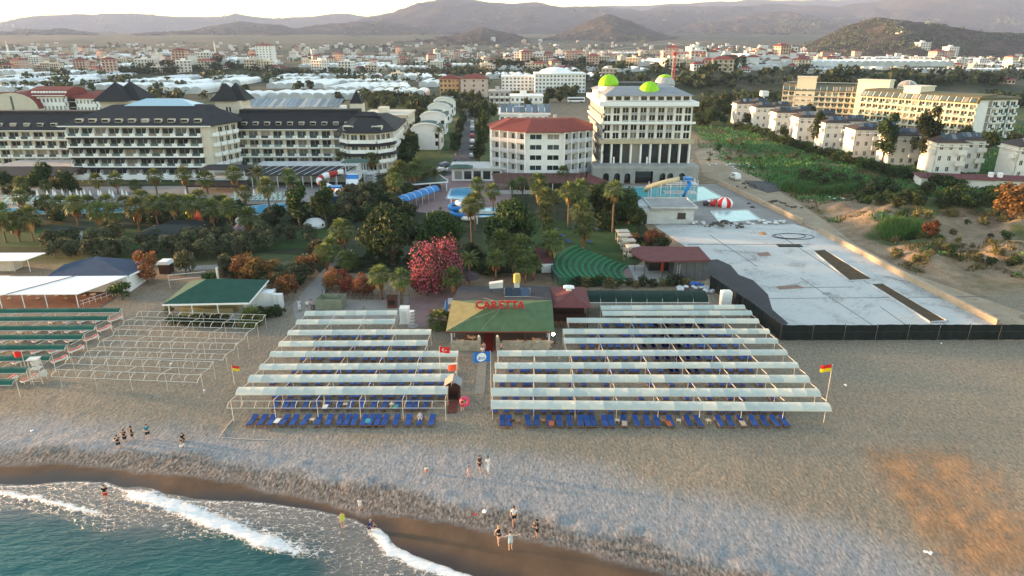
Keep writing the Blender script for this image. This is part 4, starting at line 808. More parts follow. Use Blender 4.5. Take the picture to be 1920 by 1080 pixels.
# slide tower over the pool
STEEL = M('white_steel', (.62, .63, .64), .45, .1, 1); SBLUE = M('slide_blue', (.02, .20, .52), .35, .1, 2); SYEL = M('slide_yellow', (.66, .52, .30), .4, .1, 2)
p = G(1262, 377); e = thing('slide_tower', 'white steel slide tower with yellow and blue tubes above the large pool', 'slide tower', p)
for x in (-6, -3.6, -1.2, 1.2, 3.6, 5.4):
    for y in (-1.6, 1.6): part('column', MB().tube([(x, y, -.2), (x, y, 4.6 + (x > 0) * .8)], .11, 6), STEEL, e)
for z in (2.2, 4.4): part('deck', MB().box(-2.4, -1.7, z, 5.5, 1.7, z + .12), STEEL, e)
for i in range(9): part('baluster', MB().bar((-2.3 + i * .97, -1.65, 4.5), (-2.3 + i * .97, -1.65, 5.5), .05), STEEL, e)
part('handrail', MB().bar((-2.4, -1.65, 5.5), (5.5, -1.65, 5.5), .05), STEEL, e)
part('slide_tube', MB().tube([(1.2, 0, 5.6), (-2, -.4, 5.0), (-4.5, -.2, 4.2), (-6.4, .8, 3.3), (-6.6, 2.2, 2.3)], .62, 10), SYEL, e, smooth=True); part('slide_tube', MB().tube([(3.2, 0, 5.4), (3.4, -1.8, 4.6), (2.2, -3, 3.4), (1.6, -3.4, 1.6), (1.8, -4.2, .7)], .5, 10), SBLUE, e, smooth=True); part('slide_panel', MB().box(1.8, -1.2, 5.2, 4.2, 1.2, 6.0), SBLUE, e); part('tube_mouth', MB().tube([(1.2, -.05, 5.6), (1.9, -.05, 5.65)], .66, 10), M('mouth_dark', (.03, .02, .015), .6), e)
# inflatable ball and toys
p = G(1358, 387); e = thing('inflatable_ball', 'big red and white striped half ball shelter beside the pool', 'play shelter', p)
for k in range(10):
    a0, a1 = 6.283 * k / 10, 6.283 * (k + 1) / 10; part('gore', MB().loft([[(1.95 * math.cos(t) * math.cos(a), 1.95 * math.cos(t) * math.sin(a), .75 + 1.55 * math.sin(t)) for a in (a0, (a0 + a1) / 2, a1)] for t in [-.7 + 2.25 * j / 7 for j in range(8)]], closed=False), FR if k % 2 else FW, e, (0, 0, .0), .3, True)
for lb, dx, dy, c, h in (('green toy machine beside the pool', -9, 0, (.03, .16, .05), 1.6), ('dark toy animal figure with white patches beside the pool', -4.4, .4, (.06, .06, .07), 1.4), ('red toy slide next to the striped ball', -2.9, 0, (.5, .04, .03), 1.7)):
    q = thing('play_figure', lb, 'play figure', (p.x + dx, p.y + dy, 0)); mt = M('toy' + lb[:4], c, .4); part('body', MB().lathe(0, 0, [(.5, .3), (.8, .6), (.8, 1.0), (.4, 1.3)], 10), mt, q); part('head', MB().lathe(.6, 0, [(.2, .9), (.45, 1.15), (.4, h - .1), (.15, h + .1)], 10), FW if 'dark' in lb else mt, q)
    for s in (-.4, .4): part('foot', MB().box(s - .15, -.3, 0, s + .15, .3, .35), mt, q)
# ================================================================ bar with the roof letters
STONE = M('cream_stone', (.46, .40, .31), .85, .3, 1.6, .03, fine=4); SHG = M('green_shingle', (.085, .14, .065), .9, .22, .8, .02, fine=12); SHT = M('faded_shingle', (.20, .185, .085), .9, .2, .8, .02, fine=12); DKR = M('dark_felt_roof', (.055, .052, .055), .85, .3, .6, .02); REDR = M('maroon_roof', (.14, .045, .045), .85, .2, .8, .02)
e = thing('beach_bar', 'beach bar with green hip roof carrying big red letters', 'beach bar', (-1.5, 80.5, 0)); BX0, BX1 = -6.4, 6.4
ap = [(-1.4, 3.9, 4.8), (1.6, 3.9, 4.8)]; c0, c1, c2, c3 = (-6.9, -.9, 3.15), (6.9, -.9, 3.15), (7.1, 8.6, 3.75), (-6.9, 8.6, 3.75)
def facet(pts, th=.14): m = MB(); m.loft([[Vector(p) for p in pts], [Vector(p) - Vector((0, 0, th)) for p in pts]]); return m
rf = part('roof', facet([c0, c1, ap[1], ap[0]]), SHG, e); part('roof_slope', facet([c3, c0, ap[0]]), SHT, rf); part('roof_slope', facet([c1, c2, ap[1]]), SHG, rf); part('roof_slope', facet([c2, c3, ap[0], ap[1]]), SHG, rf)
part('gutter', MB().box(-6.95, -1.0, 3.0, 6.95, -.88, 3.14), M('maroon_trim', (.16, .03, .02), .6), rf)
part('rear_roof', facet([(-6.9, 8.7, 3.7), (7.1, 8.7, 3.7), (7.0, 15.6, 3.3), (-6.4, 15.6, 3.3)]), DKR, e); part('rear_wall', MB().box(-6.3, 8.5, -.1, 6.4, 15, 3.2), STONE, e)
stn = MB(); 
for (x0, x1) in ((BX0, -2.75), (-.35, BX1)):
    z = 0; k = 0
    while z < 1.15:
        x = x0; 
        while x < x1 - .05:
            w_ = min(x1 - x, rnd.uniform(.45, .8)); part('stone', MB().box(x + .012, -.03 - rnd.uniform(0, .04), z + .01, x + w_ - .012, .3, z + .27), STONE, e); x += w_
        z += .28; k += 1
    part('wall_coping', MB().box(x0 - .05, -.1, 1.13, x1 + .05, .36, 1.22), STONE, e)
part('floor', MB().box(BX0, 0, -.1, BX1, 8.4, .12), M('bar_floor', (.16, .11, .08), .7, .2, 2), e); part('red_carpet', MB().box(-2.3, -.6, .13, -1.0, 7.5, .15), M('carpet_red', (.20, .012, .015), .9, .2, 3), e)
for x in (-2.75, -.35): g = part('gate_pillar', MB().box(x - .22, -.25, 0, x + .22, .2, 2.0), STONE, e); part('lamp', MB().lathe(x, -.02, [(.05, 2.0), (.13, 2.08), (.13, 2.2), (.04, 2.28)], 8), FW, g)
for x in (-6.3, -2.9, .1, 3.2, 6.3):
    for y in (.1, 4.2, 8.2): part('post', MB().box(x - .09, y - .09, .1, x + .09, y + .09, 3.2), STEEL if x in (-6.3, 6.3) else DW, e)
part('counter', MB().box(-5.5, 6.5, .1, 5.5, 7.3, 1.2), DW, e)
fl = part('floodlight', MB().box(6.55, -1.05, 2.75, 6.95, -.9, 3.0), STEEL, e)
lm, t_, b_ = nodes('lamp_glow'); b_.inputs['Emission Color'].default_value = (1, .98, .85, 1); b_.inputs['Emission Strength'].default_value = 14; part('lamp_face', MB().lathe(0, 0, [(.02, -.03), (.19, 0), (.02, .03)], 12), lm, fl, (6.75, -1.1, 2.88), (R(60), 0, 0))
REDL = M('sign_red', (.50, .012, .015), .45, .08, 2)
lx = -5.3
for ch, w_ in zip('CARETTA', (1.02, 1.02, 1.02, .92, .92, .92, 1.02)):
    cu = bpy.data.curves.new('letter', 'FONT'); cu.body = ch; cu.size = 1.5; cu.extrude = .07; cu.offset = .028; cu.align_x = 'CENTER'
    to = bpy.data.objects.new('tmp', cu); col.objects.link(to); lme = bpy.data.meshes.new_from_object(to.evaluated_get(bpy.context.evaluated_depsgraph_get())); bpy.data.objects.remove(to)
    lme.materials.clear(); lme.materials.append(REDL); link('letter', lme, e, (lx + 2.55, 3.3, 4.62), (R(90), 0, 0), (.98, 1, 1)); lx += w_ * .93
part('sign_rail', MB().box(-3.4, 3.42, 4.75, 3.4, 3.48, 4.82).box(-3.4, 3.42, 5.4, 3.4, 3.48, 5.47), M('sign_frame', (.2, .2, .2), .6), e)
for k in range(6): part('sign_strut', MB().bar((-3.3 + k * 1.3, 3.54, 4.2), (-3.3 + k * 1.3, 3.54, 5.5), .04).bar((-3.3 + k * 1.3, 3.54, 5.4), (-3.3 + k * 1.3, 4.7, 4.4), .03), M('sign_frame', (.2, .2, .2), .6), e)
for a, c in (((0, 3.4, 4.85), (-2.2, -.8, 3.35)), ((.4, 3.3, 4.85), (-6.8, -.6, 3.4)), ((-2.5, 9, 3.9), (.5, 3.9, 5.0)), ((-.2, 12, 3.7), (5.8, 9, 3.9))): 
    A_, C_ = Vector(a), Vector(c); part('cable', MB().tube([A_.lerp(C_, k / 6) + Vector((math.sin(k) * .2, 0, .04 - .02 * math.sin(k * .5))) for k in range(7)], .016, 4), M('cable_grey', (.3, .3, .3), .7), e)
for px_, py_, lb in ((940, 536, 'bent air cooling unit box on the dark roof behind the letters'),):
    q = thing('roof_cooler', lb, 'air cooler', (-2.2, 92.5, 3.5)); part('cabinet', MB().loft([[(-1.0, -.5, .9), (.9, -.5, 1.0), (.9, -.5, 1.9), (-1.1, -.5, 1.6)], [(-1.0, .5, .9), (.9, .5, 1.0), (.9, .5, 1.9), (-1.1, .5, 1.6)]]), CONCL, q)
    for x in (-.8, .7):
        for y in (-.4, .4): part('leg', MB().bar((x, y, -.1), (x * .9, y, .95), .05), DW, q)
q = thing('solar_heater', 'solar water heater with panels and yellow tank on the dark bar roof', 'solar heater', (.6, 91.2, 3.55))
for k in range(3): part('panel', MB().loft([[(-1.55 + k * 1.15, -.6, .25), (-.5 + k * 1.15, -.6, .25), (-.5 + k * 1.15, -.6, .31), (-1.55 + k * 1.15, -.6, .31)], [(-1.55 + k * 1.15, .6, 1.0), (-.5 + k * 1.15, .6, 1.0), (-.5 + k * 1.15, .6, 1.06), (-1.55 + k * 1.15, .6, 1.06)]]), glass('solar_glass', (.02, .035, .06), .15), q)
part('frame', MB().bar((-1.7, -.65, .22), (2.0, -.65, .22), .05).bar((-1.7, .65, 1.0), (2.0, .65, 1.0), .05).bar((-1.7, .65, 1.0), (-1.7, .65, 0), .05).bar((2.0, .65, 1.0), (2.0, .65, 0), .05), STEEL, q)
part('tank_stand', MB().cyl(.1, 1.2, 0, 1.7, .38, 10), CONCL, q); part('tank', MB().cyl(.1, 1.2, 1.7, 2.9, .5, 12).cyl(.1, 1.2, 2.9, 3.0, .4, 12), M('tank_yellow', (.55, .42, .12), .6), q)
e = thing('bar_annex', 'maroon roofed annex beside the green roofed bar', 'building', (8.1, 92, 0)); part('roof', MB().hip(-2.75, -4, 2.9, 4.2, 3.0, 1.2, 2.6), REDR, e); part('chimney_cap', MB().box(-.3, -.4, 4.2, .4, .3, 4.6).hip(-.7, -.6, .8, .5, 4.6, .4, .5), FW, e); part('back_wall', MB().box(-2.5, 1, -.1, 2.6, 3.8, 3.0), DW, e); part('counter', MB().box(-2.3, -1.8, 0, 2.5, -1.3, 1.1), DW, e)
for x in (-2.4, 2.5): part('post', MB().box(x - .08, -3.8, -.1, x + .08, -3.64, 3.05), DW, e)
def stool(m, x, y): m.box(x - .22, y - .22, .42, x + .22, y + .22, .48).box(x - .22, y + .18, .48, x + .22, y + .22, .9); [m.box(x + a - .02, y + b2 - .02, 0, x + a + .02, y + b2 + .02, .42) for a in (-.19, .19) for b2 in (-.19, .19)]; return m
CHM = [stool(MB(), 0, 0).mesh('chair', M('chair_brown', (.20, .10, .05), .6, .2, 3)), stool(MB(), 0, 0).mesh('chair', PLAST)]
for i in range(6): tag(link('chair', CHM[0], None, (6.2 + i * .75, 88.2, 0), rnd.uniform(-.3, .3)), 'brown wooden chair under the maroon annex roof', 'chair', 'chairs under the annex')
RT = MB().cyl(0, 0, .70, .75, .45, 12).cyl(0, 0, 0, .7, .05, 6).cyl(0, 0, 0, .04, .28, 10)
RTM = RT.mesh('cafe_table', M('table_cream', (.6, .5, .38)))
for i, (x, y) in enumerate(((-6.6, 81.8), (-5.2, 83), (-4.6, 81.4), (1.4, 81.6), (3.4, 82.2), (5.0, 81.5))):
    tag(link('cafe_table', RTM, None, (x, y, .12)), 'round table inside the open bar', 'table', 'tables inside the bar')
    for s in (-.7, .7): tag(link('chair', CHM[0], None, (x + s, y + .1, .12), s), 'brown chair at a table inside the open bar', 'chair', 'chairs inside the bar')
for i, (x, y) in enumerate(((818, 590), (830, 598), (842, 590), (848, 600))):
    p = G(x, y); tag(link('cafe_table', RTM, None, (p.x, p.y, 0)), 'round table on the pink paving beside the bar', 'table', 'tables on the paving')
    tag(link('chair', CHM[i % 2], None, (p.x - .8, p.y, 0), -.8), 'chair at a table on the pink paving', 'chair', 'chairs on the paving')
p = G(837, 592); e = thing('parasol', 'closed dark blue parasol on the pink paving', 'parasol', p); part('pole', MB().tube([(0, 0, 0), (0, 0, 2.6)], .03, 6), DW, e); part('canopy', MB().lathe(0, 0, [(.2, .7), (.26, 1.1), (.17, 1.9), (.04, 2.5)], 8), FB, e)
p = G(760, 605); e = thing('changing_cabin', 'tall white changing cabin at the end of the cream shades', 'cabin', p); part('body', MB().box(-.65, -.6, 0, .65, .6, 2.35), FW, e); part('roof', MB().box(-.68, -.64, 2.35, .68, .64, 2.42), PLAST, e); part('door', MB().box(-.35, -.63, .1, .35, -.602, 2.0), PLAST, e); part('base', MB().box(-.8, -.8, 0, .8, .8, .08), CONCL, e)
p = G(774, 611); e = thing('shower_column', 'patterned grey shower column beside the white cabin', 'shower', p)
for k in range(9): part('ring', MB().cyl(0, 0, .05 + k * .24, .05 + k * .24 + .225, .30 + .03 * (k % 2), 10), CONCL if k % 2 else CONC, e, (0, 0, 0), k * .4)
part('cap', MB().cyl(0, 0, 2.21, 2.3, .36, 10), FW, e); part('tray', MB().cyl(0, 0, 0, .05, .75, 12), CONC, e)
GMET = M('grey_green_panel', (.22, .24, .17), .7, .2, 1); p = G(592, 582); e = thing('waste_enclosure', 'grey panel waste enclosure beside the pale path', 'enclosure', p)
for i, (a, c) in enumerate((((0, 0), (3.9, 0)), ((3.9, 0), (4.1, 2.4)), ((4.1, 2.4), (.3, 2.5)), ((.3, 2.5), (0, 0)))):
    for k in range(3): a2 = (a[0] + (c[0] - a[0]) * k / 3, a[1] + (c[1] - a[1]) * k / 3); L_ = math.dist(a, c) / 3; part('panel', MB().box(.02, -.03, .1, L_ - .02, .03, 1.75), GMET, e, (*a2, 0), math.atan2(c[1] - a[1], c[0] - a[0]))
p = G(736, 576); e = thing('kiosk_box', 'small dark red brown booth beside the paving', 'booth', p); part('body', MB().box(-.7, -.5, 0, .7, .5, 1.7), PLANK, e); part('opening', MB().box(-.5, -.53, .5, .5, -.49, 1.4), glass('dark_opening'), e); part('roof', MB().box(-.8, -.65, 1.7, .8, .6, 1.8), DW, e)
def motorbike(px, py, label, rz=.4):
    p = G(px, py); e = thing('motorbike', label, 'motorbike', p, rz); blk = M('bike_black', (.015, .015, .017), .4)
    for x in (-.6, .6): w_ = part('wheel', torus(MB(), .24, .06, 14, 6), blk, e, (x, 0, .3), (R(90), 0, 0)); part('hub', MB().cyl(0, 0, -.05, .05, .08, 8), STEEL, w_)
    part('frame', MB().tube([(-.6, 0, .3), (-.2, 0, .45), (.25, 0, .5), (.5, 0, .95)], .08, 6).bar((.6, 0, .3), (.45, 0, 1.0), .05), blk, e); part('seat', MB().box(-.65, -.13, .68, .05, .13, .8), blk, e); part('tank', MB().box(.0, -.14, .6, .38, .14, .85), blk, e); part('handlebar', MB().bar((.42, -.35, 1.02), (.42, .35, 1.02), .035), STEEL, e)
motorbike(595, 580, 'black motorbike parked beside the waste enclosure')
# ---- shade tunnel
e = thing('shade_tunnel', 'long curved dark green net tunnel between the bar annex and the site', 'shade tunnel', (10.6, 92.2, 0)); TP = [(0, 2.2), (.25, 2.7), (.9, 3.05), (2.2, 3.15), (3.4, 2.9), (4.0, 2.3)]
for i in range(8): part('net_panel', MB().loft([[(2.24 * i + 2.24 * k / 4 - (.01 if k == 4 else 0), y, z - .06 * math.sin(math.pi * k / 4)) for k in range(5)] for y, z in TP], closed=False), NETG, e, smooth=True)
for i in range(9): part('rib', MB().tube([(2.24 * i, y, z - .05) for y, z in TP], .04, 5), PIPE, e); part('post', MB().bar((2.24 * i, 0, -.2), (2.24 * i, 0, 2.2), .05), PIPE, e); part('post', MB().bar((2.24 * i, 4.0, -.2), (2.24 * i, 4.0, 2.3), .05), PIPE, e)
part('front_rail', MB().bar((0, 0, 2.2), (17.92, 0, 2.2), .06), FW, e)
# ---- stage
e = thing('stage_building', 'grey stage hut with rounded maroon canopy beside the bitumen', 'stage building', (27.0, 108, 0)); part('wall', MB().box(0, 0, -.1, 5.6, 7, 3.5), M('grey_boards', (.10, .105, .11), .8, .2, 1, .02), e)
for k in range(4): part('board_joint', MB().box(1.38 * (k + .5), -.03, 0, 1.38 * (k + .5) + .05, .02, 3.5), DW, e)
m = MB(); m.prism([(-4.2, -1.0), (5.9, -.4), (5.9, 7.4), (-4.4, 7.6), (-6.0, 6.6), (-6.6, 4.6), (-6.2, 2.0), (-5.4, .2)], 3.5, 3.75); part('roof', m, REDR, e); part('opening', MB().box(-3.4, 4, 0, -.1, 6.8, 3.4), glass('dark_opening', (.012, .008, .006), .6), e); part('orange_door', MB().box(-1.3, 3.6, .2, -.9, 3.95, 3.0), FO, e)  # narrow door panel in plain orange
for x, y in ((-4.8, .4), (-2.0, -.6), (-5.8, 4)): part('post', MB().tube([(x, y, -.1), (x, y, 3.5)], .06, 6), DW, e)
part('stage_floor', MB().box(-6.4, -1.8, -.1, -.05, 7, .45), CONC, e); part('ladder', MB().bar((.5, -.12, 0), (.5, -.12, 2.9), .04).bar((.95, -.12, 0), (.95, -.12, 2.9), .04), PIPEW, e)
for k in range(9): part('rung', MB().bar((.5, -.12, .3 + k * .3), (.95, -.12, .3 + k * .3), .03), PIPEW, e)
# ---- curved green seating steps
e = thing('amphitheatre_steps', 'curved green stepped seating facing the stage', 'seating steps', (0, 0, 0)); GSM = M('step_green', (.02, .16, .055), .8, .2, 1.2, .02); GSD = M('tread_green', (.05, .10, .07), .85, .2, 1)  # treads get a greyer green than the steps
cc_ = G(1240, 516)
for k in range(11):
    r0 = 6.6 + k * 1.12; z = .22 + .16 * k
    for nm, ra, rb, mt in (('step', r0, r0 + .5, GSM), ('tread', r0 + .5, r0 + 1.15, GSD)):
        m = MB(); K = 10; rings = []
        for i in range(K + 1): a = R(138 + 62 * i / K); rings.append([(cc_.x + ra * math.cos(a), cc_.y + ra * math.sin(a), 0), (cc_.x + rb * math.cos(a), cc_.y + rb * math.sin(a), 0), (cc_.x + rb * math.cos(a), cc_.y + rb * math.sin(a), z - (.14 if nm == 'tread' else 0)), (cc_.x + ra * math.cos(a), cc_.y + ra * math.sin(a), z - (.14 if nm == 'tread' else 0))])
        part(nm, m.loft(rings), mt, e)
# ---- cabanas, sacks with blue tarp, white tank
CREAM = M('cream_canvas', (.58, .50, .41), .8, .1, 1)
for k, (x, y) in enumerate(((1166, 452), (1171, 460), (1177, 470), (1186, 482))):
    p = G(x, y); e = thing('cabana', f'cream canvas cabana beside the lawn, {ORD[k]} counting toward the stage hut', 'cabana', p, .1, 'cream cabanas'); part('roof', MB().hip(-1.25, -1.0, 1.25, 1.0, 2.0, .35, 1.0, .2), CREAM, e)
    for a in (-1.1, 1.1):
        for c in (-.85, .85): part('post', MB().box(a - .05, c - .05, -.1, a + .05, c + .05, 2.05), PIPEW, e)
    part('bed', MB().box(-.9, -.7, .2, .9, .7, .55), CREAM, e); part('side_curtain', MB().box(.95, -.8, .3, 1.0, -.2, 2.0), CREAM, e)
rocks('pile of white sacks and boxes behind the shade tunnel', 1300, 545, 16, 1.5, .55, BAGW, 'sacks', 'sacks', .9); rocks('blue plastic sacks among the white ones', 1306, 544, 8, 1.2, .5, M('tarp_blue', (.02, .10, .36), .5, .2, 2), 'sacks', 'sacks', 1.3)
p = G(1359, 575); e = thing('water_tank', 'upright white plastic tank beside the dark net fence', 'water tank', p); part('body', MB().box(-.75, -.6, 0, .75, .6, 2.5), FW, e); part('lid', MB().box(-.5, -.4, 2.5, .5, .4, 2.62), PLAST, e)
for k in range(4): part('band', MB().box(-.78, -.63, .4 + k * .55, .78, .63, .46 + k * .55), PLAST, e)
# ---- left: green roofed bar, white roofed bar, small huts, volleyball net
GRS = M('dark_green_shingle', (.020, .075, .055), .9, .2, .7, .02, fine=12); YW = M('yellow_wall', (.42, .33, .16), .8, .15, 1)
a, c = G(330, 600), G(446, 603); p = a; rz = .0; e = thing('beach_bar', 'open beach bar with dark green hip roof behind the empty pipe frames', 'beach bar', (G(388, 600).x, G(388, 600).y + 3.4, 0), R(3))
part('roof', MB().hip(-5.6, -4.2, 6.4, 5.6, 2.75, 2.1, 4.6), GRS, e); part('fascia', MB().box(-5.65, -4.26, 2.62, 6.45, -4.2, 2.87).box(6.4, -4.2, 2.62, 6.46, 5.6, 2.87), FW, e)
for x in (-5.0, -1.8, 1.8, 5.8): part('post', MB().box(x - .07, -3.9, -.1, x + .07, -3.76, 2.75), FW, e)
part('bar_wall', MB().box(-4.8, -.5, -.1, 3.4, 5, 2.7), YW, e); part('counter', MB().box(-4.6, -1.8, 0, 3.0, -1.3, 1.1), YW, e); part('annex', MB().box(3.4, 1.5, -.1, 8.0, 5.2, 2.2), FW, e); part('floor', MB().box(-5.2, -4, -.2, 6, 5, .06), CONCL, e); part('chimney', MB().cyl(-.3, 3.2, 3.4, 5.8, .16, 8), CONCL, e)
for k in range(7): part('baluster', MB().bar((5.9, -3.6 + k * .6, 0), (5.9, -3.6 + k * .6, 1.0), .05), YW, e)
part('rail', MB().bar((5.9, -3.8, 1.0), (5.9, .2, 1.0), .06).bar((5.9, -3.8, .5), (5.9, .2, .5), .05), YW, e)
for x in (8.4, 9.1): p2 = e.location; tag(part('storage_cabinet', MB().box(-.32, -.4, 0, .32, .4, 2.0).box(-.34, -.42, 2.0, .34, .42, 2.08), PLAST, None, (p2.x + x, p2.y + 1.8, 0)), 'white cabinet at the end of the green roofed bar', 'cabinet', 'white cabinets')
BLR = M('navy_roof', (.03, .055, .10), .85, .2, .8, .02); p = G(165, 578)
e = thing('beach_restaurant', 'long white beach restaurant with navy roof and broad white awning', 'restaurant', (p.x, p.y + 9, 0), R(1)); part('wall', MB().box(-9, -2, -.1, 2.6, 4.6, 2.7), FW, e); part('roof', facet([(-10, -1.8, 2.75), (2.8, -1.8, 2.75), (4.2, 5.2, 2.8), (-6.2, 5.4, 3.7), (-9.5, 2, 3.4)]), BLR, e); part('fascia', MB().loft([[(2.8, -1.8, 2.5), (2.9, -1.8, 2.5), (2.9, -1.8, 2.75), (2.8, -1.8, 2.75)], [(4.2, 5.2, 2.5), (4.3, 5.2, 2.5), (4.3, 5.2, 2.8), (4.2, 5.2, 2.8)]]), FW, e)
part('awning', facet([(-22, -9, 2.3), (-1.2, -9, 2.3), (2.6, -1.9, 2.7), (-16, -1.9, 2.72)], .1), FW, e); part('awning_seam', facet([(-11.9, -9.0, 2.35), (-11.6, -9.0, 2.35), (-5.5, -1.95, 2.77), (-5.8, -1.95, 2.77)], .03), DW, e)
for x in (-20, -16.5, -13, -9.6, -6.2, -1.6): part('post', MB().box(x - .05, -8.9, -.1, x + .05, -8.8, 2.3), FW, e)
for k in range(8): part('baluster', MB().bar((-1.2 + k * .45, -8.2 + k * .8, 0), (-1.2 + k * .45, -8.2 + k * .8, 1.0), .04), FW, e)
part('rail', MB().bar((-1.4, -8.6, 1.0), (2.2, -2.2, 1.0), .05).bar((-1.4, -8.6, .5), (2.2, -2.2, .5), .04), FW, e); part('terrace_floor', MB().box(-22, -9, -.2, 1.5, -2, .05), M('terrace_red', (.20, .09, .06), .8, .2, 1), e)
for k in range(9): tag(link('cafe_table', RTM, None, (p.x - 19 + k * 2.2, p.y + 4 + (k % 2) * 1.3, .05)), 'round table below the broad white awning', 'table', 'tables below the white awning')
for x, y, w_, lb in ((20, 505, 6.5, 'white flat awning over a store beside the parked car'),):
    p = G(x, y); e = thing('car_shelter', lb, 'shelter', p); part('roof', facet([(-6, -2.5, 2.2), (4.2, -2.0, 2.3), (6.0, 1.2, 2.7), (-6, 1.8, 2.5)], .12), FW, e); part('store', MB().box(-6, -1, 0, 1.2, 1.5, 2.2), CREAM, e)
    for a in (1.8, 4.5): part('post', MB().bar((a, -1.5, 0), (a, -1.5, 2.3), .06), FW, e)
p = G(313, 511); e = thing('garden_hut', 'small dark hut with white pitched roof beside the red bush', 'hut', p); part('wall', MB().box(-.9, -.8, 0, .9, .9, 1.7), DW, e); part('roof', MB().loft([[(-1.1, -1, 1.7), (1.1, -1, 1.7), (.75, -1, 2.25), (-.75, -1, 2.25)], [(-1.1, 1, 1.7), (1.1, 1, 1.7), (.75, 1, 2.25), (-.75, 1, 2.25)]]), FW, e)
a, c = G(319, 540), G(388, 533); e = thing('volleyball_net', 'white volleyball net on two posts in the sand', 'net', a)
for q in (Vector((0, 0, 0)), c - a): part('post', MB().tube([q + Vector((0, 0, -.2)), q + Vector((0, 0, 2.3))], .05, 6), PIPEW, e)
d = c - a
for z in (1.35, 2.2): part('tape', MB().bar((0, 0, z), (d.x, d.y, z), .06), FW, e)
part('mesh_net', MB().loft([[Vector((0, .01, z)).lerp(Vector((d.x, d.y + .01, z)), k / 12) for k in range(13)] for z in (1.38, 1.7)], closed=False), M('net_dark', (.2, .2, .2), .9), e) if False else None
for k in range(25): q = d * (k / 24); part('cord', MB().bar((q.x, q.y, 1.36), (q.x, q.y, 2.2), .012), M('net_dark', (.25, .25, .25), .9), e)
GRH = M('dark_slate_roof', (.03, .036, .034), .9, .2, .8, .02)
for x, y, w_, d_, lb, mural in ((113, 458, 5.2, 3.6, 'small garden hut with painted white wall below the palms', True), (318, 456, 10.5, 5.5, 'long low dark green roofed garden hut behind the olive hedge', False)):
    p = G(x, y); e = thing('garden_hut', lb, 'hut', (p.x, p.y, 0)); part('wall', MB().box(-w_ / 2, 0, -.1, w_ / 2, d_, 2.0), FW if mural else STONE, e); part('roof', MB().hip(-w_ / 2 - .5, -.5, w_ / 2 + .5, d_ + .5, 2.0, 1.1, d_ / 2), GRH, e); part('door', MB().box(w_ / 2 - 1.2, -.04, 0, w_ / 2 - .4, .02, 1.7), DW, e)
    if mural:
        for k, cl in enumerate(((.1, .4, .2), (.5, .15, .5), (.6, .5, .1), (.1, .3, .5))): part('mural_shape', MB().lathe(0, 0, [(.02, -.01), (.3, 0), (.02, .01)], 8), M(f'mural{k}', cl, .7), e, (-1.8 + k * .9, -.03, .6 + .3 * (k % 2)), (R(90), 0, 0))
def car(p, rz, label, c, group=None, van=False):
    e = thing('van' if van else 'car', label, 'van' if van else 'car', p, rz, group); mt = M('paint%.2f%.2f%.2f' % c, c, .25, .04, 1, spec=.6); blk = M('tyre', (.015, .015, .015), .8); L_ = 2.25; h = 1.9 if van else 1.42
    pr = [(-L_, .35), (-L_, .85), (-L_ + .1, .95), (-L_ + .35 + (0 if van else .45), h - .05), (-L_ + .8 + (0 if van else .4), h), (.35 + .3 * van, h), (1.15 + .1 * van, .98), (L_ - .1, .82), (L_, .62), (L_, .35)]
    m = MB(); m.loft([[(x, s * (.88 if z < 1.0 else .74), z) for x, z in pr] for s in (-1, -.97, .97, 1)][0:1] + [[(x, -.86 if z < 1 else -.72, z) for x, z in pr], [(x, .86 if z < 1 else .72, z) for x, z in pr], [(x, .88 if z < 1 else .74, z) for x, z in pr]]); part('body', m, mt, e)
    gl = glass('car_glass', (.012, .015, .018), .05)
    for s in (-1, 1): part('side_window', MB().quad((-L_ + .75 + (0 if van else .3), s * .845, 1.0), (.95, s * .845, 1.0), (.35, s * .76, h - .1), (-L_ + 1.1 + (0 if van else .3), s * .76, h - .1)), gl, e)
    part('windscreen', MB().quad((1.16, -.74, 1.0), (1.16, .74, 1.0), (.42 + .28 * van, .66, h - .06), (.42 + .28 * van, -.66, h - .06)), gl, e, (.02, 0, .01))
    for x in (-1.35, 1.35):
        for s in (-1, 1): w_ = part('wheel', MB().cyl(0, 0, -.11, .11, .33, 12), blk, e, (x, s * .80, .33), (R(90), 0, 0)); part('rim', MB().cyl(0, 0, -.115, .115, .19, 10), STEEL, w_)
    for s in (-1, 1): part('headlight', MB().box(L_ - .08, s * .62 - .16, .6, L_ + .02, s * .62 + .16, .76), FW, e); part('tail_light', MB().box(-L_ - .02, s * .68 - .1, .65, -L_ + .05, s * .68 + .1, .85), FR, e)
    return e
car(G(12, 535), R(0), 'white pickup style car parked at the edge of the sand under the awning', (.75, .75, .74)); car(G(1377, 336), R(100), 'white van parked on the dirt track beside the domed hotel', (.78, .78, .76), None, True)
# ================================================================ hotels
WHITE = M('white_render', (.80, .80, .79), .8, .06, .4, .005, fine=8); CREAMW = M('cream_render', (.60, .55, .46), .8, .08, .4, .005); BEIGE = M('beige_render', (.50, .45, .37), .8, .1, .4, .005); GREYW = M('grey_render', (.40, .39, .38), .8, .1, .4)
SLATE = M('slate_roof', (.022, .022, .025), .75, .25, .6, .03, fine=10); REDT2 = M('red_tile_roof', (.20, .045, .035), .85, .15, .8, .02, fine=10); GREENR = M('green_metal_roof', (.05, .095, .075), .7, .15, .8, .01); SOLAR = glass('solar_panel', (.035, .055, .075), .12)
GLASS = glass('window_glass', (.03, .045, .05), .06); GLASSG = glass('green_glass', (.05, .13, .11), .08); GLASSD = glass('dark_window', (.012, .014, .015), .1); BALG = glass('balcony_glass', (.10, .14, .14), .1)
def X_(px, Y, z=6): return (px - 960) / FPX * (Y * math.cos(PITCH) + (CAMZ - z) * math.sin(PITCH))
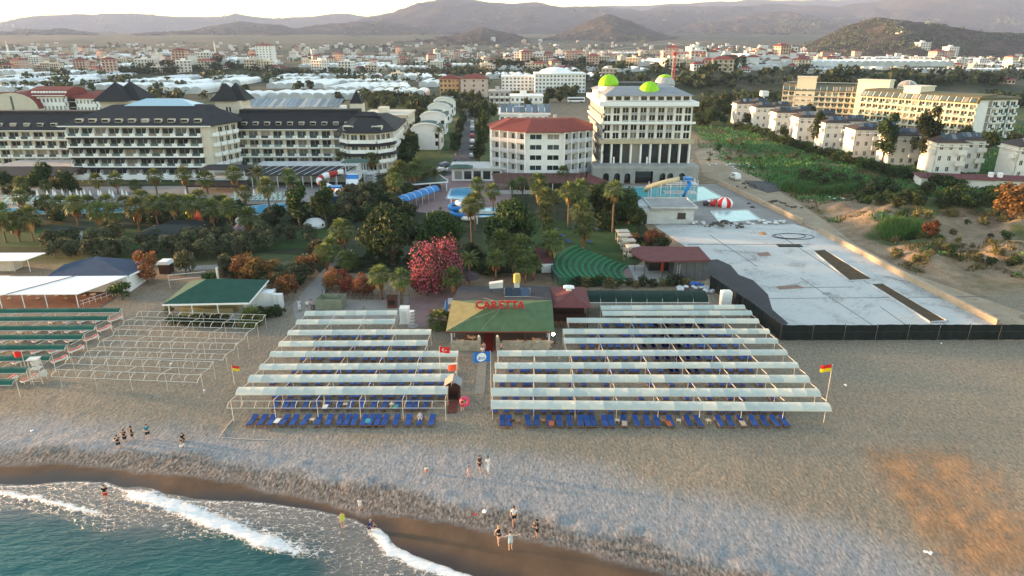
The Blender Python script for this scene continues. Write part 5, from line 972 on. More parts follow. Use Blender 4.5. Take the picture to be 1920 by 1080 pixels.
def face(e, a, b_, z0, nf, nb, fh, wm, gm=None, win=(.62, .62, .16), bal=None, skip=None, d=.3, mull=True, arch=False, skipb=None, name='wall'):
    """one facade: piers and bands with real recesses, a pane in each, balconies in front"""
    a, b_ = Vector((a[0], a[1], 0)), Vector((b_[0], b_[1], 0)); v = b_ - a; L_ = v.length; rz = math.atan2(v.y, v.x); bw = L_ / nb; ww = bw * win[0]; x0 = (bw - ww) / 2
    m = MB(); H = nf * fh; s = skip or (lambda i, j: False)
    for j in range(nf):
        zb = j * fh; m.box(0, 0, zb, L_, d, zb + fh * win[2]); m.box(0, 0, zb + fh * (win[2] + win[1]), L_, d, zb + fh)
    for i in range(nb + 1):
        xa, xb = (i * bw - x0 if i else 0), (i * bw + x0 if i < nb else L_); m.box(xa, .003, .004, xb, d - .003, H - .004)
    for i in range(nb):
        for j in range(nf):
            if s(i, j): m.box(i * bw + x0 - .01, .002, j * fh + fh * win[2] - .01, i * bw + x0 + ww + .01, d, j * fh + fh * (win[2] + win[1]) + .01)
            elif mull: xm = i * bw + bw / 2; m.box(xm - .05, d * .55, j * fh + fh * win[2], xm + .05, d * .8, j * fh + fh * (win[2] + win[1]))
    part(name, m, wm, e, (a.x, a.y, z0), rz)
    gw = MB().box(0, d * .8, 0, ww, d, fh * win[1]).mesh('window', gm or GLASS)
    if bal:
        bd, bh = bal.get('d', 1.1), bal.get('h', .95); w2 = bw * bal.get('w', .96); xo = (bw - w2) / 2; k = .12; mb = MB().box(xo, -bd, -.16, xo + w2, -.004, 0)
        if bal.get('glass'): mb.box(xo, -bd, 0, xo + w2 * .2, -bd + k, bh).box(xo + w2 * .8, -bd, 0, xo + w2, -bd + k, bh).box(xo + w2 * .2, -bd, 0, xo + w2 * .8, -bd + k, bh * .25)
        else: mb.box(xo, -bd, 0, xo + w2, -bd + k, bh)
        mb.box(xo, -bd + k, 0, xo + k, -.004, bh).box(xo + w2 - k, -bd + k, 0, xo + w2, -.004, bh)
        if bal.get('fin'): mb.loft([[(xo, -.01, bh), (xo + .14, -.01, bh), (xo + .14, -.01, fh - .2), (xo, -.01, fh - .2)], [(xo, -bd, bh), (xo + .14, -bd, bh), (xo + .14, -bd, bh + .1), (xo, -bd, bh + .1)]])
        bme = mb.mesh('balcony', bal.get('m', WHITE)); gp = MB().box(xo + w2 * .2, -bd + .03, bh * .25, xo + w2 * .8, -bd + .07, bh).mesh('glass_panel', bal.get('gm', BALG)) if bal.get('glass') else None
    c, sn = math.cos(rz), math.sin(rz)
    for i in range(nb):
        for j in range(nf):
            if s(i, j): continue
            o = a + Vector((c, sn, 0)) * (i * bw); z = z0 + j * fh
            q = o + Vector((c, sn, 0)) * x0; link('window', gw, e, (q.x, q.y, z + fh * win[2]), rz)
            if bal and not (skipb and skipb(i, j)):
                bo = link('balcony', bme, e, (o.x, o.y, z), rz)
                if gp: link('glass_panel', gp, bo)
def core(e, pts, z0, z1, m, ins=.31):
    c = Vector((sum(p[0] for p in pts) / len(pts), sum(p[1] for p in pts) / len(pts))); P = []
    sg = lambda v: (v > 0) - (v < 0)
    for p in pts: q = Vector(p[:2]) - c; k = max(ins, .42); P.append(c + Vector((q.x - sg(q.x) * k, q.y - sg(q.y) * k)))
    return part('core', MB().prism(P, z0, z1), m, e)
def dormers(e, n, x0, x1, y, z, m=WHITE, w_=1.6, slope=.75):
    f = MB().box(-w_ / 2, -.1, -.1, w_ / 2, .9, .85).mesh('dormer', m); g = MB().box(-w_ / 2 + .1, -.16, .05, w_ / 2 - .1, -.1, .7).mesh('pane', GLASSD)
    for i in range(n): o = link('dormer', f, e, (x0 + (x1 - x0) * (i + .5) / n, y, z)); link('pane', g, o)
def mansard(m, x0, x1, y0, y1, z, h, back, ov=.8, th=.15):
    m.loft([[(x0 - ov, y0 - ov, z), (x1 + ov, y0 - ov, z), (x1 + ov, y1 + ov, z), (x0 - ov, y1 + ov, z)], [(x0 - ov, y0 - ov, z + th), (x1 + ov, y0 - ov, z + th), (x1 + ov, y1 + ov, z + th), (x0 - ov, y1 + ov, z + th)], [(x0, y0 + back, z + h), (x1, y0 + back, z + h), (x1, y1 - back, z + h), (x0, y1 - back, z + h)]]); return m
# ---- slate roofed hotel: two wings, main block, pavilion
BALW = dict(d=1.1, h=.95, w=.97, glass=True)
def wing(name, label, xa, xb, Y, eave, nb, dorm):
    e = thing(name, label, 'hotel', (xa, Y, 0)); W_ = xb - xa; fh = 2.72; z0 = eave - 4 * fh
    core(e, [(0, 0), (W_, 0), (W_, 15), (0, 15)], -.2, eave, BEIGE); part('base_wall', MB().box(0, -.02, -.2, W_, .3, z0 - .003), BEIGE, e)
    face(e, (0, 0), (W_, 0), z0, 4, nb, fh, BEIGE, GLASS, (.74, .74, .05), BALW); r = part('roof', mansard(MB(), 0, W_, 0, 15, eave, 4.4, 5.2), SLATE, e); part('ridge_cap', MB().box(0, 5.4, eave + 4.3, W_, 9.5, eave + 5.3), SLATE, e); part('eave_board', MB().box(-.8, -.86, eave - .12, W_ + .8, -.80, eave + .1), WHITE, e)
    dormers(e, dorm, 1, W_ - 1, .75, eave + 1.25, CREAMW); pil = MB().box(-.55, -.25, 0, .55, 0, 4 * fh).mesh('pier', BEIGE)
    for i in range(0, nb + 1, 2): link('pier', pil, e, (i * W_ / nb, -.01, z0))
    return e
wing('hotel_wing', 'slate roofed hotel wing with paired white balconies beyond the main block', -178, -125.5, 214, 11.7, 14, 12)
wb = wing('hotel_wing', 'slate roofed hotel wing with paired balconies behind the red and white slide', -84.5, -47.5, 212, 12.3, 10, 10)
for i in range(9): part('ground_window', MB().box(2.6 + i * 3.6, -.06, .2, 4.7 + i * 3.6, -.024, 1.3), GLASSD, wb)
xa, xb, Y = -126.0, -85.6, 197; W_ = xb - xa; e = thing('hotel_main_block', 'slate roofed main hotel block with full width white balconies and dark awnings', 'hotel', (xa, Y, 0)); fh = 2.82; z0 = .9
core(e, [(0, 0), (W_ + .5, 0), (W_ + 3.2, 12), (W_ + 1, 22), (0, 22)], -.2, 15, CREAMW); face(e, (0, 0), (W_ - 2.4, 0), z0, 5, 10, fh, CREAMW, GLASS, (.84, .74, .05), dict(d=1.5, h=.95, w=1.0, fin=True, glass=True)); part('corner_wall', MB().box(W_ - 2.4, -.4, -.2, W_, .3, 15), CREAMW, e)
aw = MB().loft([[(0, 0, 0), (3.8, 0, 0), (3.8, 0, .12), (0, 0, .12)], [(.1, -1.9, -.42), (3.7, -1.9, -.42), (3.7, -1.9, -.34), (.1, -1.9, -.34)]]).mesh('awning', SLATE)
for i in range(10):
    for j in range(1, 5): link('awning', aw, e, (i * 3.8, -.02, z0 + j * fh - .17))
face(e, (W_, 0), (W_ + 3.4, 11), z0 + fh, 4, 4, fh, CREAMW, GLASS, (.6, .62, .16), dict(d=.8, h=.9, w=.8)); part('roof', MB().loft([[(-1.8, -1.3, 15), (W_ + .9, -1.3, 15), (W_ + 4.6, 11.5, 15), (W_ + 2, 23, 15), (-1.8, 23, 15)], [(-1.8, -1.3, 15.2), (W_ + .9, -1.3, 15.2), (W_ + 4.6, 11.5, 15.2), (W_ + 2, 23, 15.2), (-1.8, 23, 15.2)], [(8.5, 10, 20), (W_ - 5, 10, 20), (W_ - 3, 11.5, 20), (W_ - 6, 13, 20), (8.5, 13, 20)]]), SLATE, e); part('eave_board', MB().box(-1.85, -1.37, 14.9, W_ + .95, -1.31, 15.22), WHITE, e)
dormers(e, 10, 1.6, W_ - 1.5, .6, 16.05, CREAMW, 1.9); part('glass_roof', MB().hip(12.5, 9, W_ - 7.5, 16, 19.7, 1.9, 5), glass('atrium_glass', (.30, .42, .50), .2), e)
for j, (dd, zz) in enumerate(((3.0, .9), (4.6, -1.7))): part('terrace_parapet', MB().box(-.3, -dd - 1.1, zz + .002, W_ - 3, -dd - .95, zz + 1.0).box(-.3, -dd - .95, zz - .2, W_ - 3, -1.52, zz), WHITE, e) if j == 0 else None
part('arcade', MB().box(-.2, -4.3, .5, W_ - 3.2, -4.05, .86), WHITE, e)
for i in range(11): part('arcade_post', MB().box(i * 3.7, -4.2, -.2, i * 3.7 + .25, -3.95, .52), WHITE, e)
def tower(label, px0, px1, Y, z0, ze, za, twin=True):
    x0, x1 = X_(px0, Y, ze), X_(px1, Y, ze); w_ = x1 - x0; e = thing('hotel_tower', label, 'tower', ((x0 + x1) / 2, Y, 0)); k = w_ / 2 * .78; part('wall', MB().box(-k, 0, z0, k, w_ * .8, ze), CREAMW, e)
    for x in (-.5, .5): part('window', MB().box(x - .25, -.05, ze - 3.2, x + .25, .02, ze - 1.8), GLASSD, e)
    q = w_ / 2
    for n_, (cx, cy) in enumerate(((-q * .22, w_ * .3), (q * .22, w_ * .55)) if twin else ((0, w_ * .4),)):
        h = q * .82; part('spire_roof', MB().loft([[(cx - h, cy - h, ze + .01 * n_), (cx + h, cy - h, ze + .01 * n_), (cx + h, cy + h, ze + .01 * n_), (cx - h, cy + h, ze + .01 * n_)], [(cx - .15, cy - .15, za), (cx + .15, cy - .15, za), (cx + .15, cy + .15, za), (cx - .15, cy + .15, za)]]), SLATE, e)
tower('wider twin peaked slate tower above the main hotel block', 178, 258, 224, 10, 19.6, 25.2); tower('twin peaked slate tower between main block and wing', 396, 457, 222, 10, 19.8, 25.0); tower('narrow single slate tower above the wing end', 652, 682, 222, 10, 19.0, 22.8, False)
# pavilion end with stacked skirts
e = thing('hotel_pavilion', 'rounded hotel pavilion with three stacked slate skirt roofs', 'hotel', (-43.6, 207, 0)); fh = 2.75
def oct_(r, k=1.0): return [(-r, r * .45), (-r * .92, -r * .1), (-r * .5, -r * .62), (r * .5, -r * .62), (r * .98, -r * .05), (r * .98, r * .45)]
O = oct_(7.6); part('core', MB().prism(oct_(7.2) + [(7.0, 26), (-7.0, 10)], -.2, 12.6), BEIGE, e)
for a, c in zip(O[:-1], O[1:]): face(e, a, c, .9, 4, 2 if math.dist(a, c) < 5.5 else 3, 2.9, CREAMW, GLASS, (.7, .68, .08), dict(d=.9, h=.9, w=1.0))
face(e, (7.3, 3.4), (7.1, 26), 1.0, 4, 9, 2.9, WHITE, GLASS, (.5, .6, .2), dict(d=.5, h=.9, w=.7))
for zz, ra, rb, h in ((5.6, 9.0, 7.55, 1.3), (8.5, 8.8, 7.5, 1.3)): part('skirt_roof', MB().loft([[(x, y, zz) for x, y in oct_(ra)], [(x, y, zz + .12) for x, y in oct_(ra)], [(x, y, zz + h) for x, y in oct_(rb)]]), SLATE, e)
part('roof', MB().loft([[(x, y, 12.4) for x, y in oct_(9.2) + [(8.4, 27), (-8, 12)]], [(x, y, 12.6) for x, y in oct_(9.2) + [(8.4, 27), (-8, 12)]], [(x * .45, y * .45 + 4, 16.2) for x, y in oct_(9.2) + [(8.4, 27), (-8, 12)]]]), SLATE, e); part('roof_lantern', MB().hip(-4.2, 2, 4.2, 7, 16.4, 1.2, 2.2), SLATE, e)
for x in (-4.4, 4.0): part('roof_balcony', MB().box(x - 1.5, -3.4, 13.0, x + 1.5, -1.0, 14.2), CREAMW, e); part('roof_window', MB().box(x - 1.3, -3.46, 13.2, x + 1.3, -3.41, 14.0), GLASS, e)
# low terrace buildings before the hotel
e = thing('terrace_roof', 'long dark terrace roof with pale bars in front of the hotel wing', 'terrace roof', (X_(455, 186, 4), 184, 0)); part('roof', facet([(0, 0, 3.6), (27, 0, 3.6), (29.5, 8, 4.6), (3, 8, 4.6)], .2), SLATE, e); part('flat_roof', MB().box(1, 8.2, 4.2, 30, 16, 4.6), CONCL, e); part('wall', MB().box(1, 8.4, -.1, 29.6, 15.5, 4.2), WHITE, e)
for k in range(12): part('roof_bar', facet([(1 + k * 2.3, .1, 3.68), (1.18 + k * 2.3, .1, 3.68), (3.9 + k * 2.3, 7.9, 4.68), (3.72 + k * 2.3, 7.9, 4.68)], .06), CONCL, e); part('post', MB().box(.5 + k * 2.3, .3, -.1, .7 + k * 2.3, .5, 3.6), WHITE, e)
e = thing('terrace_pavilion', 'dark roofed open pavilion at the main hotel block corner', 'pavilion', (X_(372, 183, 4), 182, 0)); part('roof', MB().hip(0, 0, 13, 8, 5.2, .9, 3), SLATE, e); part('deck', MB().box(.3, .3, 2.4, 12.7, 7.7, 3.3), WHITE, e); part('lower_roof', facet([(-1, -5, 1.9), (15, -5, 1.9), (14, .2, 2.5), (0, .2, 2.5)], .2), SLATE, e)
for x in (.5, 4.3, 8.4, 12.4): part('post', MB().box(x, .4, 3.3, x + .2, .6, 5.2), WHITE, e); part('wall_pier', MB().box(x, .3, -.1, x + .3, .6, 2.4), WHITE, e)
e = thing('terrace_restaurant', 'dark sloping restaurant roof before the far hotel wing', 'restaurant', (X_(-40, 190, 3), 188, 0)); part('roof', facet([(0, 0, 2.6), (26, 0, 2.6), (26, 8, 3.8), (0, 8, 3.8)], .2), SLATE, e); part('flat_roof', MB().box(0, 8.2, 3.4, 27, 20, 3.8), CONC, e)
for k in range(8): part('post', MB().box(1 + k * 3.5, .2, -.1, 1.2 + k * 3.5, .4, 2.6), WHITE, e)
# poolside loungers and closed parasols
PL = MB().box(-.3, -.9, .28, .3, .35, .34).loft([[(-.3, .35, .3), (.3, .35, .3), (.3, .35, .36), (-.3, .35, .36)], [(-.3, .9, .62), (.3, .9, .62), (.3, .9, .68), (-.3, .9, .68)]])
for x in (-.26, .26):
    for y in (-.8, .3): PL.box(x - .03, y - .03, 0, x + .03, y + .03, .28)
PLM = PL.mesh('lounger', M('pale_green_vinyl', (.42, .55, .50), .5, .1, 2)); CPM = [MB().lathe(0, 0, [(.12, .9), (.32, 1.1), (.2, 2.0), (.03, 2.7)], 8).mesh('canopy', FW), MB().tube([(0, 0, 0), (0, 0, 2.75)], .03, 6).mesh('pole', STEEL)]
for row, yy in enumerate((372, 377, 382.5)):
    for k in range(26):
        x = 8 + k * (9.6 if k < 14 else 10) + (40 if k >= 14 else 0) * 1.0 + (row % 2) * 4
        if 300 < x < 330 or x > 560: continue
        p = G(x * 1.0 if k < 14 else 440 + (k - 14) * 8.5, yy - (0 if k < 14 else 6)); tag(link('pool_lounger', PLM, None, (p.x, p.y, .03), rnd.uniform(-.12, .12)), 'pale green lounger on the hotel pool terrace' if k < 14 else 'pale lounger beside the curved hotel pool', 'pool lounger', 'pool terrace loungers' if k < 14 else 'loungers beside the curved pool')
for k, x in enumerate((30, 38, 73, 92, 103, 107, 120, 135, 147, 155, 161, 172, 187, 192, 208, 214, 232, 240, 350, 452, 478, 515)):
    p = G(x, 377 if k % 2 else 374); e = thing('parasol', 'closed white parasol on the hotel pool terrace', 'parasol', p, 0, 'closed white parasols'); link('canopy', CPM[0], e); link('pole', CPM[1], e)
pool('curved blue hotel pool behind the palms', [(440, 398), (452, 390), (490, 385), (540, 381), (566, 383), (572, 392), (540, 398), (500, 402), (460, 404)], POOLB, .05); pool('narrow blue pool strip below the terrace loungers', [(-60, 404), (-60, 393), (180, 388), (330, 388), (330, 396), (180, 400)], POOLB, .05)
# ---- water slides
e = thing('tube_slide', 'red and white striped tube water slide winding down beside the pavilion', 'water slide', (0, 0, 0))
TS = [GY(650, 321, 186), GY(628, 326, 185), GY(606, 330, 184), GY(596, 338, 182), GY(603, 345, 180), GY(620, 352, 178), GY(634, 358, 176), GY(638, 362, 174), GY(628, 366, 173), GY(606, 367, 174), GY(590, 372, 175), GY(582, 378, 174)]
pts = []
for i in range(len(TS) - 1):
    for k in range(4): pts.append(TS[i].lerp(TS[i + 1], k / 4))
pts = [sum(pts[max(0, i - 2):i + 3], Vector()) / len(pts[max(0, i - 2):i + 3]) for i in range(len(pts))]; SRED = M('slide_red', (.42, .03, .02), .35, .1, 1)
for k in range(0, len(pts) - 3, 3): part('tube_segment', MB().tube([p + (pts[min(k + 3, len(pts) - 1)] - pts[k]).normalized() * 0 for p in pts[k:k + 4]], .85, 10), SRED if (k // 3) % 2 else FW, e, smooth=True)
for k in (4, 14, 24, 34): part('support', MB().tube([pts[k] - Vector((0, 0, .8)), Vector((pts[k].x, pts[k].y, -.2))], .12, 6), STEEL, e)
Y0 = 183; e = thing('wide_slide', 'steep blue and white striped wide water slide with green roofed tower', 'water slide', (0, 0, 0)); a, c = GY(662, 325, 184), GY(655, 384, 163); wd = 3.2
n = 9
for k in range(n):
    f0, f1 = k / n, (k + 1) / n; q = lambda f: a.lerp(c, f) + Vector((0, 0, .5 * math.sin(f * 12.5)))
    m = MB(); m.loft([[q(f) + Vector((x, 0, z)) for x, z in ((-wd / 2, .4), (-wd / 2 + .1, 0), (wd / 2 - .1, 0), (wd / 2, .4), (wd / 2, -.15), (-wd / 2, -.15))] for f in (f0, (f0 + f1) / 2, f1)]); part('slide_segment', m, SBLUE if k % 2 else FW, e)
for f in (.05, .3, .55, .8):
    for s in (-1.4, 1.4): q = a.lerp(c, f); part('support', MB().tube([(q.x + s, q.y, q.z - .2), (q.x + s, q.y, -.2)], .1, 6), STEEL, e)
tp = GY(668, 322, 187)
for x in (-2.4, 2.4):
    for y in (-1.8, 1.8): part('tower_column', MB().tube([(tp.x + x, tp.y + y, -.2), (tp.x + x, tp.y + y, tp.z + 2.8)], .12, 6), STEEL, e)
for k in range(5): part('stair_deck', MB().box(tp.x + 2.6, tp.y - 2, tp.z * (k + .5) / 5, tp.x + 5.2, tp.y + 2, tp.z * (k + .5) / 5 + .1), STEEL, e); part('stair_brace', MB().bar((tp.x + 2.6, tp.y - 2, tp.z * k / 5), (tp.x + 5.2, tp.y - 2, tp.z * (k + 1) / 5), .08), STEEL, e)
for x in (2.7, 5.1): part('tower_column', MB().tube([(tp.x + x, tp.y - 2, -.2), (tp.x + x, tp.y - 2, tp.z + 1)], .1, 6), STEEL, e)
part('platform', MB().box(tp.x - 2.6, tp.y - 2, tp.z - .15, tp.x + 2.6, tp.y + 2, tp.z), STEEL, e); part('tower_roof', MB().hip(tp.x - 3.4, tp.y - 2.6, tp.x + 3.4, tp.y + 2.6, tp.z + 2.8, .9, 2.4), GREENR, e)
e = thing('slide_gantry', 'blue fronted steel gantry at the foot of the water slides', 'gantry', (X_(627, 160, 3), 160, 0))
for x in (-1.5, 1.5):
    for y in (0, 2): part('column', MB().tube([(x, y, -.2), (x, y, 5.2)], .09, 6), STEEL, e)
part('top_panel', MB().box(-1.6, -.1, 4.9, 1.6, 2.1, 5.25), SBLUE, e); part('front_panel', MB().box(-1.4, -.12, 1.2, 1.4, -.05, 3.0), M('panel_navy', (.02, .06, .2), .5), e); part('rail', MB().bar((-1.5, 0, 3.3), (1.5, 0, 3.3), .05), STEEL, e)
# ---- white hotel with red roof (chevron plan)
e = thing('white_hotel', 'white five storey hotel with red tiled roof and corner balconies', 'hotel', (0, 0, 0)); P0, P1, P2_, P3 = (X_(926, 197, 7), 197), (X_(988, 190.5, 7), 190.5), (X_(1053, 190.5, 7), 190.5), (X_(1105, 196, 7), 196)
B = [P0, P1, P2_, P3, (P3[0] + 1.5, 208), (P0[0] - 1.5, 208)]; core(e, B, -.2, 14.2, WHITE, 1.0); fh = 2.83; BB = dict(d=1.2, h=.95, w=.98, m=M('balcony_grey', (.46, .46, .50), .7, .08, 1), gm=BALG)
face(e, P1, P2_, 0, 5, 2, fh, WHITE, GLASS, (.66, .46, .3), None)
for a, c in ((P0, P1), (P2_, P3)):
    face(e, a, c, 0, 5, 4, fh, WHITE, GLASS, (.72, .72, .06), BB); v = (Vector(c) - Vector(a)) / 4; rz = math.atan2(v.y, v.x); fin = MB().box(-.1, -1.25, 0, .1, 0, 14.1).mesh('fin', WHITE)
    for i in range(5): q = Vector(a) + v * i; link('fin', fin, e, (q.x, q.y, 0), rz)
face(e, (P0[0] - 1.5, 208), P0, 0, 5, 3, fh, WHITE, GLASS, (.4, .5, .2)); face(e, P3, (P3[0] + 1.5, 208), 0, 5, 3, fh, WHITE, GLASS, (.4, .5, .2))
def grow(pts, k): c = Vector((sum(p[0] for p in pts) / len(pts), sum(p[1] for p in pts) / len(pts))); return [tuple(c + (Vector(p) - c) * k) for p in pts]
O = grow(B, 1.05); O = [(x, y - (.9 if y < 200 else 0)) for x, y in O]; part('roof', MB().loft([[(x, y, 14.15) for x, y in O], [(x, y, 14.35) for x, y in O], [(x * .62 + 3.2, 201.5 + (y - 200) * .22, 16.7) for x, y in O]]), REDT2, e)
part('roof_vent', MB().box(2, 200, 17.0, 3, 201, 17.9), WHITE, e); part('roof_vent', MB().box(12, 201, 16.9, 12.8, 202, 17.7), CONCL, e)
e = thing('hotel_lobby', 'low flat roofed lobby building beside the white red roofed hotel', 'building', (X_(848, 196, 3), 194, 0)); part('wall', MB().box(0, 0, -.1, 16.5, 9, 3.4), WHITE, e); part('roof', MB().box(-.6, -1.0, 3.4, 17, 9.5, 3.9), CONCL, e); part('green_canopy', MB().hip(-.8, -2.2, 6, 2, 3.92, .8, 1.8), GREENR, e)
for k in range(6): part('window', MB().box(.8 + k * 2.7, -.05, .5, 2.9 + k * 2.7, .02, 2.8), GLASSD, e)
e = thing('pool_bar', 'low dark green roofed pool bar with white edge', 'building', (X_(775, 178, 3), 176, 0), R(22)); part('roof', facet([(0, 0, 2.7), (9.5, 0, 2.7), (9.5, 8.5, 3.1), (0, 8.5, 3.1)], .2), GREENR, e); part('edge', MB().box(9.5, 0, 2.4, 9.7, 8.5, 3.2).box(-.1, -.2, 2.4, 9.7, -.01, 2.72), WHITE, e)
for x in (.2, 4.7, 9.2):
    for y in (.2, 8): part('post', MB().box(x, y, -.1, x + .2, y + .2, 2.7), WHITE, e)
part('counter', MB().box(1, 3, 0, 8.5, 6, 1.2), DW, e)
e = thing('veranda_roof', 'brown pergola roof spreading before the white hotel', 'veranda', (X_(928, 182, 3), 176.5, 0)); part('roof', facet([(0, 0, 2.9), (23, 0, 2.9), (25, 10, 3.6), (-1, 10, 3.6)], .15), M('brown_pergola', (.11, .05, .04), .85, .25, .7, .02), e); part('side_roof', facet([(23.2, -2, 2.2), (29, -9, 2.0), (30, 2, 3), (25.2, 10, 3.5)], .15), REDR, e)
for k in range(13): part('slat', facet([(.5 + k * 1.8, .1, 2.97), (.72 + k * 1.8, .1, 2.97), (.4 + k * 1.95, 9.9, 3.67), (.18 + k * 1.95, 9.9, 3.67)], .08), DW, e)
for k in range(7): part('post', MB().box(.3 + k * 3.7, .2, -.1, .5 + k * 3.7, .4, 2.9), WHITE, e)
part('parapet', MB().box(-1, -.3, 0, 16, 0, 1.0), CONCL, e)
pool('bright blue pool of the white hotel beside the terrace', [(846, 354), (893, 352), (894, 371), (880, 374), (838, 373)], POOLB, .05); pool('shallow splash pool below the blue and white tubes', [(895, 392), (935, 389), (945, 403), (900, 408)], M('pool_splash', (.12, .45, .62), .08, .1, .3, .02, spec=.5), .05)
e = thing('splash_slide', 'blue and white coiled tubes of a small splash slide', 'water slide', (X_(862, 153, 2), 153, 0))
for k in range(5): part('coil', torus(MB(), 1.5 + .25 * (k % 2), .5, 18, 8), SBLUE if k % 2 else FW, e, ((-1) ** k * .9 + k * .35, -k * .9, .7 + (4 - k) * .55), (0, R(6 * (-1) ** k), k), True)
for x, y in ((-2, 1), (2.2, 1.2), (3, -3)): part('post', MB().tube([(x, y, -.1), (x, y, 3.6)], .1, 6), STEEL, e)
e = thing('slide_platform', 'blue and white platform over the splash pool', 'platform', (X_(910, 146, 2), 146, 0)); part('deck', MB().box(-2, -1, 2.0, 2.6, 1, 2.4), SBLUE, e); part('rail', MB().box(-2, -1.05, 2.4, 2.6, -1, 3.0), FW, e)
for x in (-1.8, 2.4): part('post', MB().box(x - .1, -.9, -.1, x + .1, -.7, 2), FW, e); part('post', MB().box(x - .1, .7, -.1, x + .1, .9, 2), FW, e)
e = thing('arched_walkway', 'row of blue arched canopies along the pool walk', 'walkway canopy', (X_(748, 160, 2), 158, 0), R(62)); AP = [(1.6 * math.cos(a), 1.2 * math.sin(a)) for a in [math.pi * k / 8 for k in range(9)]]
for i in range(6):
    part('canopy', MB().loft([[(i * 2.6 + s, y, 2.1 + z) for y, z in AP] for s in (.06, 2.5)], closed=False), SBLUE, e, smooth=True); part('arch', MB().tube([(i * 2.6, y, 2.1 + z) for y, z in AP], .07, 5), FW, e)
    for y in (-1.6, 1.6): part('post', MB().bar((i * 2.6, y, 0), (i * 2.6, y, 2.1), .06), FW, e)
# ---- domed hotel under construction
e = thing('domed_hotel', 'unfinished cream hotel with columns, podium arches and three domes', 'hotel', (25.4, 195, 0)); W_ = 24.8; D_ = 33; PALEC = M('pale_cream_render', (.72, .69, .62), .8, .08, .4, .005); RAWB = M('sandy_block', (.46, .39, .27), .85, .15, .8, .01)
pd = part('podium', MB().box(-3.2, -5.4, 4.2, 26.8, 3, 4.9), CONC, e)
def arch_wall(L_, H, ops, d=.5):
    m = MB(); xs = 0
    for x0, x1, h, ar in ops:
        m.box(xs, 0, 0, x0, d, H); r = (x1 - x0) / 2
        if ar:
            K = 8; q = [(x0 + r - r * math.cos(math.pi * k / K), h - r + r * math.sin(math.pi * k / K)) for k in range(K + 1)]
            for (a, z0), (c, z1) in zip(q[:-1], q[1:]): m.loft([[(a, 0, z0), (c, 0, z1), (c, 0, H), (a, 0, H)], [(a, d, z0), (c, d, z1), (c, d, H), (a, d, H)]])
        else: m.box(x0, 0, h, x1, d, H)
        xs = x1
    m.box(xs, 0, 0, L_, d, H); return m
part('podium_wall', arch_wall(29.6, 4.4, [(3.0, 4.7, 3.2, 1), (6.1, 7.8, 3.2, 1), (9.0, 10.7, 3.2, 1), (12.0, 17.0, 3.7, 0), (18.8, 20.5, 3.2, 1), (21.0, 22.7, 3.2, 1), (24.2, 25.9, 3.2, 1)]), CONC, e, (-3.0, -5.2, -.2)); part('podium_back', MB().box(-2.9, -3.5, -.1, 26.5, 2, 4.2), GLASSD, e); part('podium_side', MB().box(-3.0, -4.7, -.2, -2.5, 3, 4.2), CONC, e)
core(e, [(0, 0), (W_, 0), (W_, D_), (0, D_)], -.2, 21, PALEC, .9); z1 = 4.9
face(e, (0, 0), (W_, 0), z1 - .2, 1, 9, 5.8, PALEC, GLASSD, (.78, .95, .02), None, None, .8, False)
colm = MB().box(-.2, -.4, 0, .2, 0, 5.6).mesh('column', WHITE)
for i in range(10): link('column', colm, e, (i * W_ / 9, -.02, z1 - .2))
for zz, hh in ((10.5, 1.1), (15.9, .55)): part('cornice', MB().box(-.9, -.95, zz, W_ + .9, -.01, zz + hh), RAWB if hh > 1 else WHITE, e); part('cornice', MB().box(-.9, 0, zz + .01, -.01, D_, zz + hh - .01), PALEC, e)
for zz in (11.6, 13.75): face(e, (0, 0), (W_, 0), zz, 1, 10, 2.14, PALEC, GLASSD, (.68, .78, .08), dict(d=.5, h=.5, w=.6, m=GREYW), d=.5, skipb=lambda i, j: i in (0, 1, 8, 9))
for zz in (16.45, 18.5): face(e, (0, 0), (W_, 0), zz, 1, 10, 2.04, PALEC, GLASSD, (.68, .8, .06), dict(d=.5, h=.5, w=.6, m=GREYW), d=.5, skipb=lambda i, j: i in (0, 1, 8, 9))
face(e, (0, D_), (0, 0), z1, 5, 9, 3.1, PALEC, GLASS, (.6, .7, .1), dict(d=.6, h=.8, w=.7, m=GREYW), d=.5)
part('top_cornice', MB().box(-1.3, -1.3, 20.7, W_ + 1.3, D_ + 1, 21.9), WHITE, e); part('attic', MB().box(.4, .8, 22.0, W_ - .4, D_ - 1, 23.4), PALEC, e)
for i in range(10): part('attic_window', MB().box(1.0 + i * 2.35, .72, 22.2, 2.6 + i * 2.35, .79, 23.2), GLASSD, e)
part('metal_roof', MB().loft([[(-.2, .2, 23.41), (W_ + .2, .2, 23.41), (W_ + .2, D_, 23.41), (-.2, D_, 23.41)], [(4, 7, 25.3), (W_ - 4, 7, 25.3), (W_ - 4, D_ - 6, 25.3), (4, D_ - 6, 25.3)]]), M('zinc', (.26, .27, .29), .5, .2, .6), e); part('roof_block', MB().box(6, 13, 25, 17, 20, 26.1), M('dark_panel', (.06, .06, .065), .7, .2, 1), e)
LIME = M('lime_dome', (.30, .62, .012), .5, .1, .8, .01, fine=12); DGREY = M('grey_dome', (.42, .43, .42), .7, .15, 1, .01)
